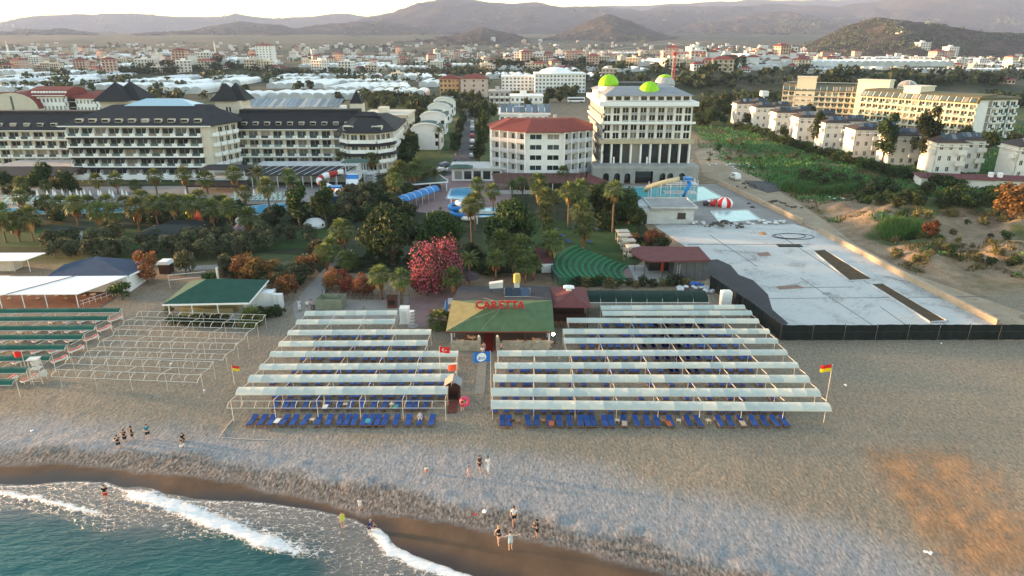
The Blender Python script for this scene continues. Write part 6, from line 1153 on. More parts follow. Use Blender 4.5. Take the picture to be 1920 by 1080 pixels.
for k, (px_, py_, YY_, r, mt) in enumerate(((1141, 160, 209, 3.0, LIME), (1217, 174, 201, 3.0, LIME), (1246, 160, 222, 3.2, DGREY))):
    q = GY(px_, py_, YY_); lx, ly, lz = q.x - 25.4, YY_ - 195, q.z; part('dome_drum', MB().cyl(lx, ly, lz - 3.4, lz + .1, r * .93, 20).box(lx - r * 1.2, ly - r * 1.2, lz - 5.2, lx + r * 1.2, ly + r * 1.2, lz - 1.4 - 1.2 * (k == 1)), PALEC, e)
    dm = part('dome', MB().lathe(lx, ly, [(r * math.cos(t), lz + r * 1.02 * math.sin(t)) for t in [1.5 * j / 8 for j in range(9)]], 24), mt, e, smooth=True); 
    for j in range(12): a = 6.283 * j / 12; part('dome_rib', MB().tube([(lx + (r + .03) * math.cos(t) * math.cos(a), ly + (r + .03) * math.cos(t) * math.sin(a), lz + (r * 1.02 + .03) * math.sin(t)) for t in [1.45 * i / 5 for i in range(6)]], .05, 4), mt, dm)
    if mt is DGREY: part('dome_cap', MB().lathe(lx, ly, [((r + .06) * math.cos(t), lz + (r * 1.02 + .06) * math.sin(t)) for t in [.85 + .68 * j / 4 for j in range(5)]], 24), LIME, dm, smooth=True)
for k in range(3): part('hoist', MB().box(3.2 + k * 4.7, -1.2, 5, 3.6 + k * 4.7, -.8, 6.8), FW, e)
# ---- arched roof villas along the street
for k, (px_, py_) in enumerate(((800, 281), (813, 252), (824, 231), (833, 217))):
    p = G(px_, py_); e = thing('arched_villa', f'white villa with curved green roof along the street, {ORD[k]} from the pools', 'villa', (p.x, p.y, 0), 0, 'white arched villas'); w_, d_, h = 10.5, 11, 7.0; K = 10
    AR = [(w_ / 2 * math.cos(a), h + 2.4 * math.sin(a)) for a in [math.pi * i / K for i in range(K + 1)]]; part('wall', MB().loft([[(x, y, z) for x, z in [(-w_ / 2, -.2), (w_ / 2, -.2)] + AR] for y in (0, d_)]), WHITE, e); part('roof', MB().loft([[(x * 1.05, y, z + .1) for x, z in AR] + [(x * 1.0, y, z - .1) for x, z in AR[::-1]] for y in (.5, d_ - .3)]), GREENR, e); part('roof_rim', MB().loft([[(x * 1.08, y, z + .28) for x, z in AR] + [(x * .98, y, z - .1) for x, z in AR[::-1]] for y in (-.5, .48)]), WHITE, e)
    for x in (-4.3, 3.4):
        for z in (1.5, 4.2): part('window', MB().box(x - .1, -.06, z, x + 1.3, .02, z + 1.6), GLASSD, e)
    for y in (2.5, 6): part('side_window', MB().box(w_ / 2 - .02, y, 2, w_ / 2 + .06, y + 2, 4), GLASSD, e); part('skylight', MB().box(w_ * .34, y, h + 1.9, w_ * .42, y + 1.8, h + 2.2), GLASS, e)
# ================================================================ resort and villas on the far side of the field
OLIVER = M('olive_roof', (.13, .115, .055), .8, .15, .6, .01); CRY = M('warm_cream_render', (.66, .60, .47), .8, .06, .4, .005); GB = dict(d=.9, h=.95, w=.97, m=CRY, glass=True, gm=GLASSG)
def resort_wing(label, a, b_, nb, top, depth=16):
    a, b_ = Vector(a), Vector(b_); v = b_ - a; L_ = v.length; e = thing('resort_wing', label, 'hotel', (a.x, a.y, 0), math.atan2(v.y, v.x)); fh = (top - .4) / 5
    core(e, [(0, 0), (L_, 0), (L_, depth), (0, depth)], -.2, top, CRY); face(e, (0, 0), (L_, 0), .4, 5, nb, fh, CRY, GLASS, (.8, .74, .05), GB)
    PR = [(-.8, top), (-.3, top + 1.1), (1.2, top + 2.2), (3.2, top + 2.9), (depth, top + 3.0), (depth, top)]; part('roof', MB().loft([[(x, y, z) for y, z in PR] for x in (-.2, L_ + .2)]), OLIVER, e)
    g = MB().loft([[(0, -.9, .35), (1.7, -.9, .35), (1.7, -.9, .5), (0, -.9, .5)], [(0, .5, 2.0), (1.7, .5, 2.0), (1.7, .4, 2.15), (0, .4, 2.15)]]).mesh('roof_window', BALG); fr = MB().loft([[(-.15, -.95, .3), (.05, -.95, .3), (.05, -.95, .6), (-.15, -.95, .6)], [(-.15, .5, 2.0), (.05, .5, 2.0), (.05, .4, 2.3), (-.15, .4, 2.3)]]).mesh('roof_rib', WHITE)
    for i in range(nb): link('roof_window', g, e, (i * L_ / nb + .6, 0, top - .05)); link('roof_rib', fr, e, (i * L_ / nb + .2, 0, top - .05))
    return e, L_
e, L_ = resort_wing('cream resort wing with green balconies behind the big tree', (139, 364), (174, 349), 13, 13.6); e2, L2 = resort_wing('longer cream resort wing with green glass balconies and olive roof', (160, 324), (187, 283), 17, 13.8)
part('solar_row', MB().box(2, 6, 16.8, L_ - 2, 9, 17.4), SOLAR, e)
def blk(name, label, x, y, w_, d_, h, rz, cat='tower', m=CRY):
    q = thing(name, label, cat, (x, y, 0), rz); part('wall', MB().box(-w_ / 2, -d_ / 2, -.2, w_ / 2, d_ / 2, h), m, q); part('coping', MB().box(-w_ / 2 - .3, -d_ / 2 - .3, h, w_ / 2 + .3, d_ / 2 + .3, h + .5), m, q); return q
blk('resort_tower', 'cream stair tower at the far end of the resort', 150, 362, 9, 6, 20, -.4); q = blk('resort_tower', 'broad cream middle tower of the resort beside the glass dome', 176, 344, 14, 9, 19.4, -.7); blk('resort_tower', 'cream stair tower on the longer resort wing', 178, 310, 7, 12, 18.6, -1.0)
q = thing('glass_dome', 'pale glass dome on the resort roof', 'dome', (196, 352, 0)); part('drum', MB().cyl(0, 0, 0, 15.6, 4.6, 20), CRY, q); dd = part('dome', MB().lathe(0, 0, [(4.5 * math.cos(t), 15.6 + 3.4 * math.sin(t)) for t in [1.5 * j / 7 for j in range(8)]], 20), glass('dome_glass', (.30, .38, .42), .15), q, smooth=True)
for j in range(10): a = 6.283 * j / 10; part('rib', MB().tube([(4.55 * math.cos(t) * math.cos(a), 4.55 * math.cos(t) * math.sin(a), 15.6 + 3.45 * math.sin(t)) for t in [1.45 * i / 5 for i in range(6)]], .07, 4), WHITE, dd)
e = thing('resort_end_wing', 'white resort end block with green balconies and tall glass strips', 'hotel', (187.5, 283.5, 0), R(10)); core(e, [(0, 0), (18.5, 0), (18.5, 16), (0, 16)], -.2, 15.2, WHITE); face(e, (0, 0), (5, 0), .2, 5, 1, 2.95, WHITE, GLASSG, (.02, .1, .1), None, lambda i, j: True)
for x0 in (5, 13.2): part('glass_strip', MB().box(x0, -.06, .4, x0 + 1.5, .2, 14.6), GLASSG, e)
for x0, x1 in ((6.5, 13.2), (14.7, 18.5)): face(e, (x0, 0), (x1, 0), .2, 5, 2 if x1 - x0 > 5 else 1, 2.95, WHITE, GLASS, (.6, .7, .06), dict(d=1.2, h=.95, w=.9, m=WHITE, glass=True, gm=GLASSG))
for k in range(5): part('strip_band', MB().box(4.95, -.1, .3 + k * 2.95, 6.55, -.06, .5 + k * 2.95), WHITE, e)
part('roof', MB().box(-.5, -.9, 15.2, 19, 16.5, 16.1), OLIVER, e)
VIL = M('villa_cream', (.74, .71, .66), .8, .08, .5, .005); VRF = M('villa_roof', (.06, .045, .042), .85, .2, .7, .01)
def villa(p, rz, label, s=1.0):
    e = thing('villa', label, 'villa', p, rz, 'cream villas along the field', (s, s, s * 1.14))
    for k, (x, y) in enumerate(((0, 0), (8.6, 5.5))):
        h = 8.4; w_, d_ = 8.2, 9; part('core', MB().box(x + .3, y + .3, -1.5, x + w_ - .3, y + d_, h), VIL, e); part('side_wall', MB().box(x, y, -1.5, x + .31, y + d_, h - .01), VIL, e)
        face(e, (x, y), (x + w_, y), 0, 3, 3, 2.8, VIL, GLASS, (.34, .42, .34), dict(d=1.3, h=.95, w=.95, m=VIL), None, .3, True, False, lambda i, j: not (i == 2 and j > 0))
        part('cornice', MB().box(x - .7, y - .7, h - 1.1, x + w_ + .5, y - .01, h - .85).box(x - .7, y, h - 1.1, x - .01, y + d_, h - .85), VIL, e); part('roof', MB().hip(x - .7, y - .8, x + w_ + .6, y + d_ + .4, h, 1.5, 3.6), VRF, e)
        pn = MB().loft([[(0, 0, 0), (1.3, 0, 0), (1.3, 0, .08), (0, 0, .08)], [(0, 1.6, 1.0), (1.3, 1.6, 1.0), (1.3, 1.6, 1.08), (0, 1.6, 1.08)]]).mesh('solar_panel', SOLAR)
        for i in range(4): link('solar_panel', pn, e, (x + 1.6 + i * 1.45, y + .9, h + .75))
        if k == 0: part('balcony_box', MB().box(x - 1.0, y + .6, 5.4, x - .004, y + 2.6, 6.5), VIL, e)
    return e
for k, (px_, py_) in enumerate(((1897, 338), (1746, 328), (1663, 311), (1596, 297), (1541, 280), (1492, 267), (1451, 255), (1413, 242), (1378, 233))):
    p = G(px_, py_); villa((p.x, p.y, 0), R(-4), f'cream three storey villa with solar panels, {ORD[k]} of the row from the maroon sheds')
for x, y, lb, w_ in ((1790, 352, 'long low maroon roofed shed at the end of the villa row', 17), (1905, 356, 'low maroon roofed shed with white tanks on its roof', 16)):
    p = G(x, y); e = thing('low_shed', lb, 'shed', p, R(-14)); part('wall', MB().box(-w_ / 2, 0, -.5, w_ / 2, 7, 2.4), VIL, e); part('roof', MB().hip(-w_ / 2 - .6, -.6, w_ / 2 + .6, 7.6, 2.4, .9, 3), REDR, e)
    if 'tanks' in lb:
        for k in range(2): part('tank', MB().cyl(-6 + k * 2.2, 2, 2.8, 4.1, .7, 10), FW, e)
# water tower and white greenhouse sliver beyond
p = GY(1433, 176, 400); e = thing('water_tower', 'white water tower standing above the trees', 'water tower', (p.x, 400, 0)); part('stem', MB().cyl(0, 0, 0, p.z - 1.2, .5, 8), WHITE, e); part('tank', MB().box(-1.9, -1.9, p.z - 1.2, 1.9, 1.9, p.z + 1.6), WHITE, e)
# ---- plants of the field
TT = np.geomspace(55, 8800, 420)
def TZ(px, py):                           # first point where the ray meets the terrain
    d = ray(px, py); x, y, z = d.x * TT, d.y * TT, CAMZ + d.z * TT; hh = height(x, y, False); k = int(np.argmax(z < hh))
    if k == 0: k = len(TT) - 1
    f0, f1 = z[k - 1] - hh[k - 1], z[k] - hh[k]; u = f0 / (f0 - f1) if f0 > f1 else 1.0; t_ = TT[k - 1] + (TT[k] - TT[k - 1]) * min(1, max(0, u))
    return Vector((d.x * t_, d.y * t_, float(hh[k - 1] + (hh[k] - hh[k - 1]) * min(1, max(0, u)))))
h = thing('hedge', 'long dark green hedge along the foot of the villas', 'hedge', (0, 0, 0))
HP = [(1382, 240), (1420, 250), (1460, 266), (1510, 283), (1560, 297), (1610, 312), (1670, 328), (1740, 346), (1800, 356)]; r = random.Random(3)
for (a, b_), (c, d_) in zip(HP[:-1], HP[1:]):
    for k in range(9):
        p = TZ(a + (c - a) * k / 9 + r.uniform(-3, 3), b_ + (d_ - b_) * k / 9 + r.uniform(-1.5, 2.5)); link('foliage', CR[('darkshrub', 'shrub', 'darkshrub')[k % 3]][k % 2], h, p, r.uniform(0, 6), r.uniform(1.0, 1.7))
for k in range(90):
    u = r.random(); x = 1500 + 400 * r.random(); y = 335 + (x - 1500) * .09 + r.uniform(0, 42)
    if y > 392 or (x < 1600 and y > 360): continue
    tree('darkshrub' if r.random() < .6 else 'shrub', TZ(x, y), 'rounded dark scrub bush in the rough field before the villas', 'shrub', 'scrub bushes in the field', r.uniform(1.0, 2.0))
for k in range(46):
    x = 1320 + 300 * r.random(); y = 255 + (x - 1320) * .2 + r.uniform(2, 48)
    tree('shrub' if r.random() < .5 else 'dry', TZ(x, y), 'small tangled shrub scattered in the green field beside the track', 'shrub', 'small shrubs in the green field', r.uniform(.35, .8))
for k in range(46):
    x = 1640 + 270 * r.random(); y = 395 + r.random() * 95 + (x - 1640) * .04
    tree('dry' if r.random() < .55 else 'darkshrub', TZ(x, y), 'low dry bush on the bare earth mounds', 'shrub', 'dry bushes on the mounds', r.uniform(.4, .95))
def reed_bed(label, cx, cy, rx, ry, n, s):
    e = thing('reed_bed', label, 'reeds', (0, 0, 0))
    for k in range(n): a = r.uniform(0, 6.28); q = math.sqrt(r.random()); link('reed_leaves', REED[k % 2], e, TZ(cx + rx * q * math.cos(a), cy + ry * q * math.sin(a)), r.uniform(0, 6), s * r.uniform(.8, 1.25))
reed_bed('bright green reed bed below the field beside the bitumen patch', 1545, 356, 66, 10, 80, 1.15); reed_bed('bright green reed clump on the bare earth mounds', 1688, 436, 36, 12, 44, 1.0)
tree('autumn', TZ(1742, 448), 'rust coloured brush beside the reed clump', 'shrub', None, 1.1); tree('autumn', TZ(1888, 412), 'large orange brown bush at the edge of the mounds', 'shrub', None, 2.3); tree('autumn', TZ(1915, 402), 'orange brown bush behind the large one on the mounds', 'shrub', None, 2.0)
for k, (x, y, s) in enumerate(((1652, 312, 1.7), (1727, 318, 1.95), (1530, 275, 1.25), (1512, 232, 1.3), (1600, 250, 1.0), (1612, 285, .9), (1690, 300, 1.0), (1810, 275, 1.1), (1468, 262, .8), (1400, 238, .9), (1895, 300, 1.3), (1850, 290, 1.2))):
    tree('poplar' if k < 3 else 'tree', G(x, y), ('tallest dark broad tree between the villas beside the solar roofs', 'very tall dark tree before the longer resort wing', 'tall dark tree among the middle villas')[k] if k < 3 else 'leafy tree growing between the cream villas', 'tree', None if k < 3 else 'trees between the villas', s)
for k in range(34):
    x, y = r.uniform(1305, 1480), r.uniform(205, 240) - 0
    if x > 1370: y = r.uniform(192, 222)
    tree('far' if k % 3 else 'tree', G(x, y), 'dark leafy tree in the belt behind the domed hotel', 'tree', 'tree belt behind the domed hotel', r.uniform(.8, 1.25))
for x, y, n, lb in ((1375, 310, 22, 'scattered white rubble along the edge of the green field'), (1330, 300, 14, 'pale rubble on the track behind the domed hotel'), (1550, 372, 20, 'white and grey rubble beside the reed bed')): rocks(lb, x, y, n, 4.5, .5, GREYR if n == 14 else BAGW, 'rubble_pile', 'rubble', .2)
rocks('dark gravel heap beside the beige pool wall', 1455, 388, 26, 2.4, .5, DARKR, hgt=1.6); rocks('second dark gravel heap near the bitumen patch', 1400, 352, 20, 2.2, .5, DARKR, hgt=1.4)
# ================================================================ garden: palms, trees, hedges
PALMS = '''12 455 402 f;37 453 415 f;63 452 405 f;150 437 388 f;190 440 395 f;222 443 395 f;262 432 388 f;298 434 383 f;331 434 382 f;366 435 385 f;404 436 388 f;437 442 392 f;473 443 405 f;
45 400 372 f;92 402 375 f;120 404 380 f;170 404 382 f;205 402 378 f;240 404 376 f;270 402 374 f;290 404 380 f;315 402 376 f;345 403 378 f;380 402 372 f;410 404 378 f;425 402 380 f;
48 372 345 f;90 370 348 f;185 366 338 f;222 364 334 f;258 362 346 f;295 366 330 f;352 362 330 f;390 364 333 f;442 362 330 f;490 366 326 e;545 366 328 f;505 388 352 f;462 384 360 f;
746 385 340 o;740 372 325 o;752 368 318 o;760 366 322 o;768 364 318 o;776 362 316 o;784 360 312 o;792 356 318 o;805 350 322 f;823 288 245 e;816 360 328 e;
897 385 345 o;891 432 383 o;925 398 362 f;960 376 350 e;1009 378 342 o;1056 350 325 f;1021 420 368 o;1078 424 362 o;1065 428 358 o;1148 436 356 o;1023 440 395 o;1091 462 392 f;980 372 345 f;1040 400 372 f;1012 412 352 o;1086 412 352 o;1105 392 362 f;
647 480 434 o;623 492 464 o;650 506 484 o;613 505 478 o;660 500 488 o;717 562 522 f;753 570 524 f;848 566 524 f;827 612 600 f;880 528 488 e;930 528 490 o;940 505 452 o;975 515 465 o;983 530 495 f;962 520 480 f;1000 525 498 f;1033 505 452 o;1030 460 425 o;1093 482 425 f;470 608 600 f;885 462 388 o;1180 420 395 f;700 330 300 f;640 330 295 e'''
PLAB = {'f': ('green fan palm with a grey trunk', 'garden fan palms'), 'o': ('fan palm with sunlit orange skirt of dead fronds', 'fan palms with orange skirts'), 'e': ('feather palm with arching fronds', 'feather palms')}
def region(x, y):
    if x < 600: return 'in the garden before the slate roofed hotel'
    if y < 400 and x < 830: return 'between the pavilion and the street'
    if y < 445: return 'around the pools of the white hotel'
    if x < 700: return 'beside the pale path and red oleanders'
    if x < 870: return 'beside the bar paving'
    return 'behind the bar beside the lawn'
for k, s in enumerate(PALMS.replace('\n', '').split(';')):
    x, y, cy, kd = s.split(); x, y, cy = float(x), float(y), float(cy); p = G(x, y); hh = max(1.0, GY(x, cy, p.y).z); a, g = PLAB[kd]; rg = region(x, y)
    palm(p, hh, f'{a} {rg}', f'{g} {rg}', 'feather' if kd == 'e' else 'fan', (.85 if hh < 4 else 1.0) * rnd.uniform(.9, 1.12), k, kd != 'e' and hh > 2)
tree('ficus', G(738, 496), 'broad dark evergreen tree beside the pink oleander', 'tree', None, 1.25, sz=1.1, seed=0); tree('ficus', G(828, 488), 'dark evergreen tree joined to the broad one behind the oleander', 'tree', None, 1.05, sz=1.15, seed=1); tree('ficus', G(962, 484), 'broad dark evergreen tree behind the bar palms', 'tree', None, 1.2, sz=1.2, seed=1)
tree('pink', G(802, 556), 'large pink flowering oleander beside the bar paving', 'shrub', None, 1.4, 'oleander', 1.1); tree('pink', G(832, 540), 'dusky pink oleander leaning behind the large one', 'shrub', None, 1.3, 'oleander', 1.2); tree('pink', G(852, 548), 'low pink oleander on the bar side of the large one', 'shrub', None, .8, 'oleander'); tree('pink', G(787, 545), 'smaller pink oleander on the path side of the large one', 'shrub', None, .75, 'oleander')
for x, y, s in ((625, 545, 1.0), (655, 552, .9), (680, 556, 1.0), (700, 552, .85), (640, 540, .9), (604, 492, .9), (592, 480, .8)): tree('red', G(x, y), 'red flowering oleander along the fence by the pale path', 'shrub', 'red oleanders by the path', s, 'oleander', 1.1)
tree('red', G(276, 530), 'round rust red bush standing alone beside the small white roofed hut', 'shrub', None, 1.35, 'red_bush', 1.2); tree('olive', G(350, 515), 'grey green olive beside the small white roofed hut', 'tree', None, 1.3); tree('dry', G(345, 490), 'pale brown bare bush behind the olive', 'shrub', None, 1.2)
tree('shrub', G(231, 562), 'round green bush at the corner of the white restaurant', 'shrub', None, 1.5); tree('shrub', G(398, 536), 'green bush behind the green roofed bar', 'shrub', None, 1.2); tree('shrub', G(380, 548), 'low green bush at the volleyball net', 'shrub', None, .9); tree('dry', G(316, 585), 'small dry bush at the corner of the green roofed bar', 'shrub', None, .6)
r = random.Random(9)
for k in range(76):
    x = 90 + 510 * r.random(); y = 452 + r.random() * 38 - (x - 300) * .008
    if 85 < x < 145 and y < 466: continue
    tree('olive', G(x, y), 'grey green olive bush in the hedge below the palms', 'shrub', 'olive bushes below the palms', r.uniform(.8, 1.35), 'olive_bush')
for k in range(46):
    u = r.random(); x = 425 + u * 170; y0 = 512 + max(0, (560 - x)) * -.04; y = y0 + r.random() * 42 * (1 - abs(u - .55)) + (14 if x > 500 else 0)
    if x > 545 and y > 548 - (x - 545) * .8: y = 545 - (x - 545) * .8
    mass(('olive', 'darkshrub', 'olive', 'autumn')[k % 4] if k % 8 else 'autumn', G(x, y), 'dense mixed thicket beside the pale path', 'shrubs', 'thicket beside the path', r.uniform(.8, 1.25))
for k in range(9): mass('darkshrub', G(325 + k * 14, 608 + k * .4), 'low dark shrubbery at the front of the green roofed bar', 'shrubs', 'shrubs before the green roofed bar', r.uniform(.5, .75))
for k in range(8): mass('darkshrub', G(462 + k * 9, 602 - k * 1.5), 'dark shrubbery beside the white cabinets', 'shrubs', 'shrubs beside the white cabinets', r.uniform(.5, .8))
for k in range(60):
    x = r.uniform(640, 770); y = 372 + (745 - x) * .10 + r.uniform(-12, 40)
    mass('darkshrub' if k % 3 else 'olive', G(x, y), 'dark bushy growth on the bank below the pavilion', 'shrubs', 'bushes on the bank below the pavilion', r.uniform(1.0, 1.7))
for x, y, s, kd in ((563, 430, 1.15, 'poplar'), (548, 418, .8, 'conifer'), (612, 425, 1.0, 'poplar'), (600, 412, .8, 'tree')): tree(kd, G(x, y), 'tall dark tree rising beside the tube slide', 'tree', 'dark trees beside the tube slide', s)
for x, y, s in ((898, 312, 1.5), (908, 282, 1.5), (915, 262, 1.2), (902, 250, 1.1)): tree('conifer', G(x, y), 'tall dark conifer at the street edge by the white hotel', 'tree', 'conifers along the street', s)
for k in range(26):
    u = r.random(); tree('tree' if k % 2 else 'far', G(762 + 22 * u + r.uniform(-8, 8), 318 - 95 * u), 'dark tree between the pavilion and the arched villas', 'tree', 'trees behind the pavilion', r.uniform(.8, 1.2))
for k in range(18):
    u = r.random(); tree('far' if k % 2 else 'tree', G(852 + 18 * u + r.uniform(-3, 3), 286 - 70 * u), 'small street tree beside the parked cars', 'tree', 'street trees', r.uniform(.5, .8))
for k in range(40):
    x = r.uniform(1090, 1200); y = r.uniform(395, 432) if x > 1130 else r.uniform(380, 410)
    mass('darkshrub' if k % 2 else 'tree', G(x, y), 'dark shrubbery massed between the lawn and the pump house', 'shrubs', 'shrubs by the pump house', r.uniform(.55, 1.0) if not k % 2 else r.uniform(1.2, 1.7))
for k in range(16): mass(('darkshrub', 'red', 'shrub')[k % 3], G(1185 + k * 4 + r.uniform(-3, 3), 470 + r.uniform(-22, 10) + (k % 3) * 3), 'flowering shrubbery behind the cabanas', 'shrubs', 'shrubs behind the cabanas', r.uniform(.6, 1.0))
for k in range(14): mass(('darkshrub', 'dry', 'darkshrub')[k % 3], G(1080 + k * 16, 538 + r.uniform(-3, 2)), 'low shrubbery along the back of the shade tunnel', 'shrubs', 'shrubs behind the shade tunnel', r.uniform(.6, .9))
for k in range(70):
    x = r.uniform(-40, 640); y = r.uniform(396, 430)
    mass(('darkshrub', 'shrub', 'olive', 'far')[k % 4], G(x, y), 'dark garden shrubbery among the palm trunks', 'shrubs', 'shrubs among the palms', r.uniform(.8, 1.4) * (.45 if k % 4 == 3 else 1))
for k in range(40):
    x = r.uniform(660, 1060); y = r.uniform(470, 520)
    if 760 < x < 905 and y > 505: continue
    mass('darkshrub', G(x, y), 'dark understorey growth below the evergreens', 'shrubs', 'understorey shrubs', r.uniform(.6, 1.1))
for k in range(22):
    mass(('tree', 'darkshrub')[k % 2], G(r.uniform(-30, 150), r.uniform(352, 372)), 'dark leafy growth before the far hotel wing', 'shrubs', 'trees before the far wing', r.uniform(.6, 1.0))
# garden furniture and play things
e = thing('garden_sign', 'maroon roofed signboard with a white panel beside the green steps', 'sign', G(1022, 508)); part('roof', facet([(-1.6, -1.5, 2.0), (1.4, -1.5, 2.0), (.8, 4.5, 3.0), (-1.6, 4.5, 3.0)], .12), REDR, e); part('white_panel', MB().box(-.7, -1.6, .2, 1.3, -1.5, 1.8), FW, e)
for k in range(7): p = G(1040 + k * 13, 432 + (k % 3) * 12); tag(link('lawn_lounger', LM, None, p, rnd.uniform(0, 1)), 'blue lounger cushion lying on the lawn', 'lounger', 'blue loungers on the lawn')
for x, y, c, lb in ((357, 424, FY, 'small yellow peaked play tent among the palms'), (373, 424, FO, 'small red peaked play tent among the palms')):
    e = thing('play_tent', lb, 'play tent', G(x, y)); part('roof', MB().lathe(0, 0, [(1.3, 2.2), (.6, 2.9), (.05, 3.9)], 6), c, e); part('wall', MB().lathe(0, 0, [(1.1, 0), (1.1, 2.2)], 6), c, e); part('flagpole', MB().bar((0, 0, 3.8), (0, 0, 4.4), .05), DW, e)
e = thing('play_house', 'low dark roofed play house below the coloured tents', 'play house', G(345, 436)); part('roof', MB().hip(-4, -1.5, 4.5, 2, 1.8, .9, 1.7), GRH, e); part('wall', MB().box(-3.4, -1, 0, 4, 1.6, 1.8), YW, e)
LILAC = M('lilac_plastic', (.50, .33, .45), .5, .1, 2); e = thing('play_statue', 'pale lilac round bodied play statue below the palms', 'play statue', G(450, 436)); part('body', MB().lathe(0, 0, [(.5, 0), (1.0, .6), (.9, 1.4), (.3, 1.9)], 12), LILAC, e, smooth=True); part('head', MB().lathe(.2, -.1, [(.15, 1.8), (.75, 2.2), (.8, 2.8), (.3, 3.3)], 12), FW, e, smooth=True); part('tail', MB().tube([(-.8, 0, .8), (-1.8, 0, 1.1), (-2.3, 0, .5)], [.4, .35, .15], 8), LILAC, e, smooth=True)
e = thing('white_dome_tent', 'low white dome beside the dark trees on the lawn', 'dome', G(590, 425)); part('shell', MB().lathe(0, 0, [(2.4, 0), (2.3, .8), (1.5, 1.6), (.2, 1.9)], 14), FW, e, smooth=True); part('opening', MB().cyl(0, 0, 0, .05, .3, 10), DW, e, (2.1, -1.1, .7), (R(90), 0, R(60)))
run_wall('garden_fence_wall', 'low grey kerb along the pale garden path', [(606, 560), (618, 512), (660, 472)], .35, .2, CONC, 'kerb'); e = thing('garden_fence', 'dark wire fence with thin posts before the oleanders', 'fence', (0, 0, 0)); a, c = G(606, 563), G(768, 563)
for k in range(15): q = a.lerp(c, k / 14); part('post', MB().bar((q.x, q.y, 0), (q.x, q.y, 1.7), .05), DW, e)
for z in (.3, .8, 1.3, 1.65): part('wire', MB().bar((a.x, a.y, z), (c.x, c.y, z), .018), DW, e)
for k, (x, y) in enumerate(((932, 470), (990, 500), (1035, 480))):
    e = thing('lamp_post', f'slim lamp post behind the bar, {ORD[k]} from the evergreens', 'lamp post', G(x, y)); part('pole', MB().tube([(0, 0, 0), (0, 0, 3.6)], .05, 6), DW, e); part('lamp_head', MB().box(-.1, -.3, 3.5, .5, .1, 3.65), FW, e)
e = thing('sun_umbrella', 'dark red closed stall umbrella behind the bar', 'umbrella', G(880, 540)); part('canopy', MB().lathe(0, 0, [(2.0, 1.9), (1.2, 2.5), (.05, 2.9)], 8), M('brown_canvas', (.06, .04, .045), .8), e); part('pole', MB().tube([(0, 0, 0), (0, 0, 2.8)], .05, 6), DW, e)
tag(link('planter_pot', MB().box(-.6, -.5, 0, .6, .5, .6).box(-.65, -.55, .6, .65, .55, .7).mesh('planter_pot', FW), None, G(848, 569)), 'white box planter at the foot of a palm beside the bar', 'planter')
CARC = [(.7, .7, .7), (.05, .05, .06), (.3, .31, .33), (.6, .6, .6), (.12, .14, .2), (.35, .05, .04)]
for k in range(9): u = k / 9; car(G(886 - u * 1.0, 226 + u * 80 * u + 6), R(90), 'car parked along the kerb of the street', CARC[k % 6], 'cars parked along the street')
for k, (x, y) in enumerate(((868, 318), (850, 322), (836, 312), (826, 322))): car(G(x, y), R(20 * k), 'car parked at the street end before the lobby', CARC[(k * 2) % 6], 'cars before the lobby')
# ================================================================ buildings behind the hotels
ORW = M('sunlit_orange_render', (.62, .36, .19), .8, .08, .4); PINKW = M('pinkish_render', (.60, .46, .40), .8, .08, .4)  # orange walls carry the low sun in their colour
def block(name, label, x0, x1, Y, D_, h, nf, nb, wm, roof='flat', rm=None, gm=None, rz=0, cat='building', bal=None, group=None, z=0, win=(.5, .5, .25)):
    e = thing(name, label, cat, (x0, Y, z), rz, group); W_ = x1 - x0; core(e, [(0, 0), (W_, 0), (W_, D_), (0, D_)], -3, h, wm); face(e, (0, 0), (W_, 0), .1, nf, nb, (h - .1) / nf, wm, gm or GLASSD, win, bal); ns = max(2, int(D_ / 4)); face(e, (0, D_), (0, 0), .1, nf, ns, (h - .1) / nf, wm, gm or GLASSD, (.35, .45, .28)); face(e, (W_, 0), (W_, D_), .1, nf, ns, (h - .1) / nf, wm, gm or GLASSD, (.35, .45, .28))
    if roof == 'hip': part('roof', MB().hip(-.8, -.8, W_ + .8, D_ + .8, h, 2.6, min(W_, D_) * .45), rm or REDT2, e)
    else: part('roof', MB().box(-.4, -.4, h, W_ + .4, D_ + .4, h + .6), rm or wm, e); part('roof_hut', MB().box(W_ * .3, D_ * .3, h + .6, W_ * .5, D_ * .6, h + 2.6), wm, e)
    return e
block('apartment_block', 'sunlit orange apartment block with red hip roof behind the arched villas', X_(824, 498), X_(862, 498), 498, 16, 12.2, 4, 5, ORW, 'hip'); block('apartment_block', 'white apartment block with red hip roof beside the sunlit orange one', X_(863, 494), X_(914, 494), 494, 16, 12.6, 4, 3, PINKW, 'hip', win=(.2, .4, .3))
block('apartment_block', 'pale grey block with balconies behind the conifers', X_(917, 410), X_(956, 410), 410, 14, 9.5, 3, 4, GREYW, 'flat', bal=dict(d=1.2, h=.9, w=.9)); block('apartment_block', 'white block with small red pediment behind the solar roofs', X_(957, 380), X_(1018, 380), 380, 16, 9, 3, 7, WHITE, 'flat', bal=dict(d=1, h=.9, w=.9))
e = block('hotel_annex', 'white annex with dark solar covered roof behind the red roofed hotel', X_(936, 262), X_(1030, 262), 262, 22, 11.5, 4, 8, WHITE)
for k in range(8): part('solar_panel', MB().loft([[(.5 + k * 2.4, 1, 12.3), (2.7 + k * 2.4, 1, 12.3), (2.7 + k * 2.4, 1, 12.4), (.5 + k * 2.4, 1, 12.4)], [(.5 + k * 2.4, 9, 14.5), (2.7 + k * 2.4, 9, 14.5), (2.7 + k * 2.4, 9, 14.6), (.5 + k * 2.4, 9, 14.6)]]), SOLAR, e)
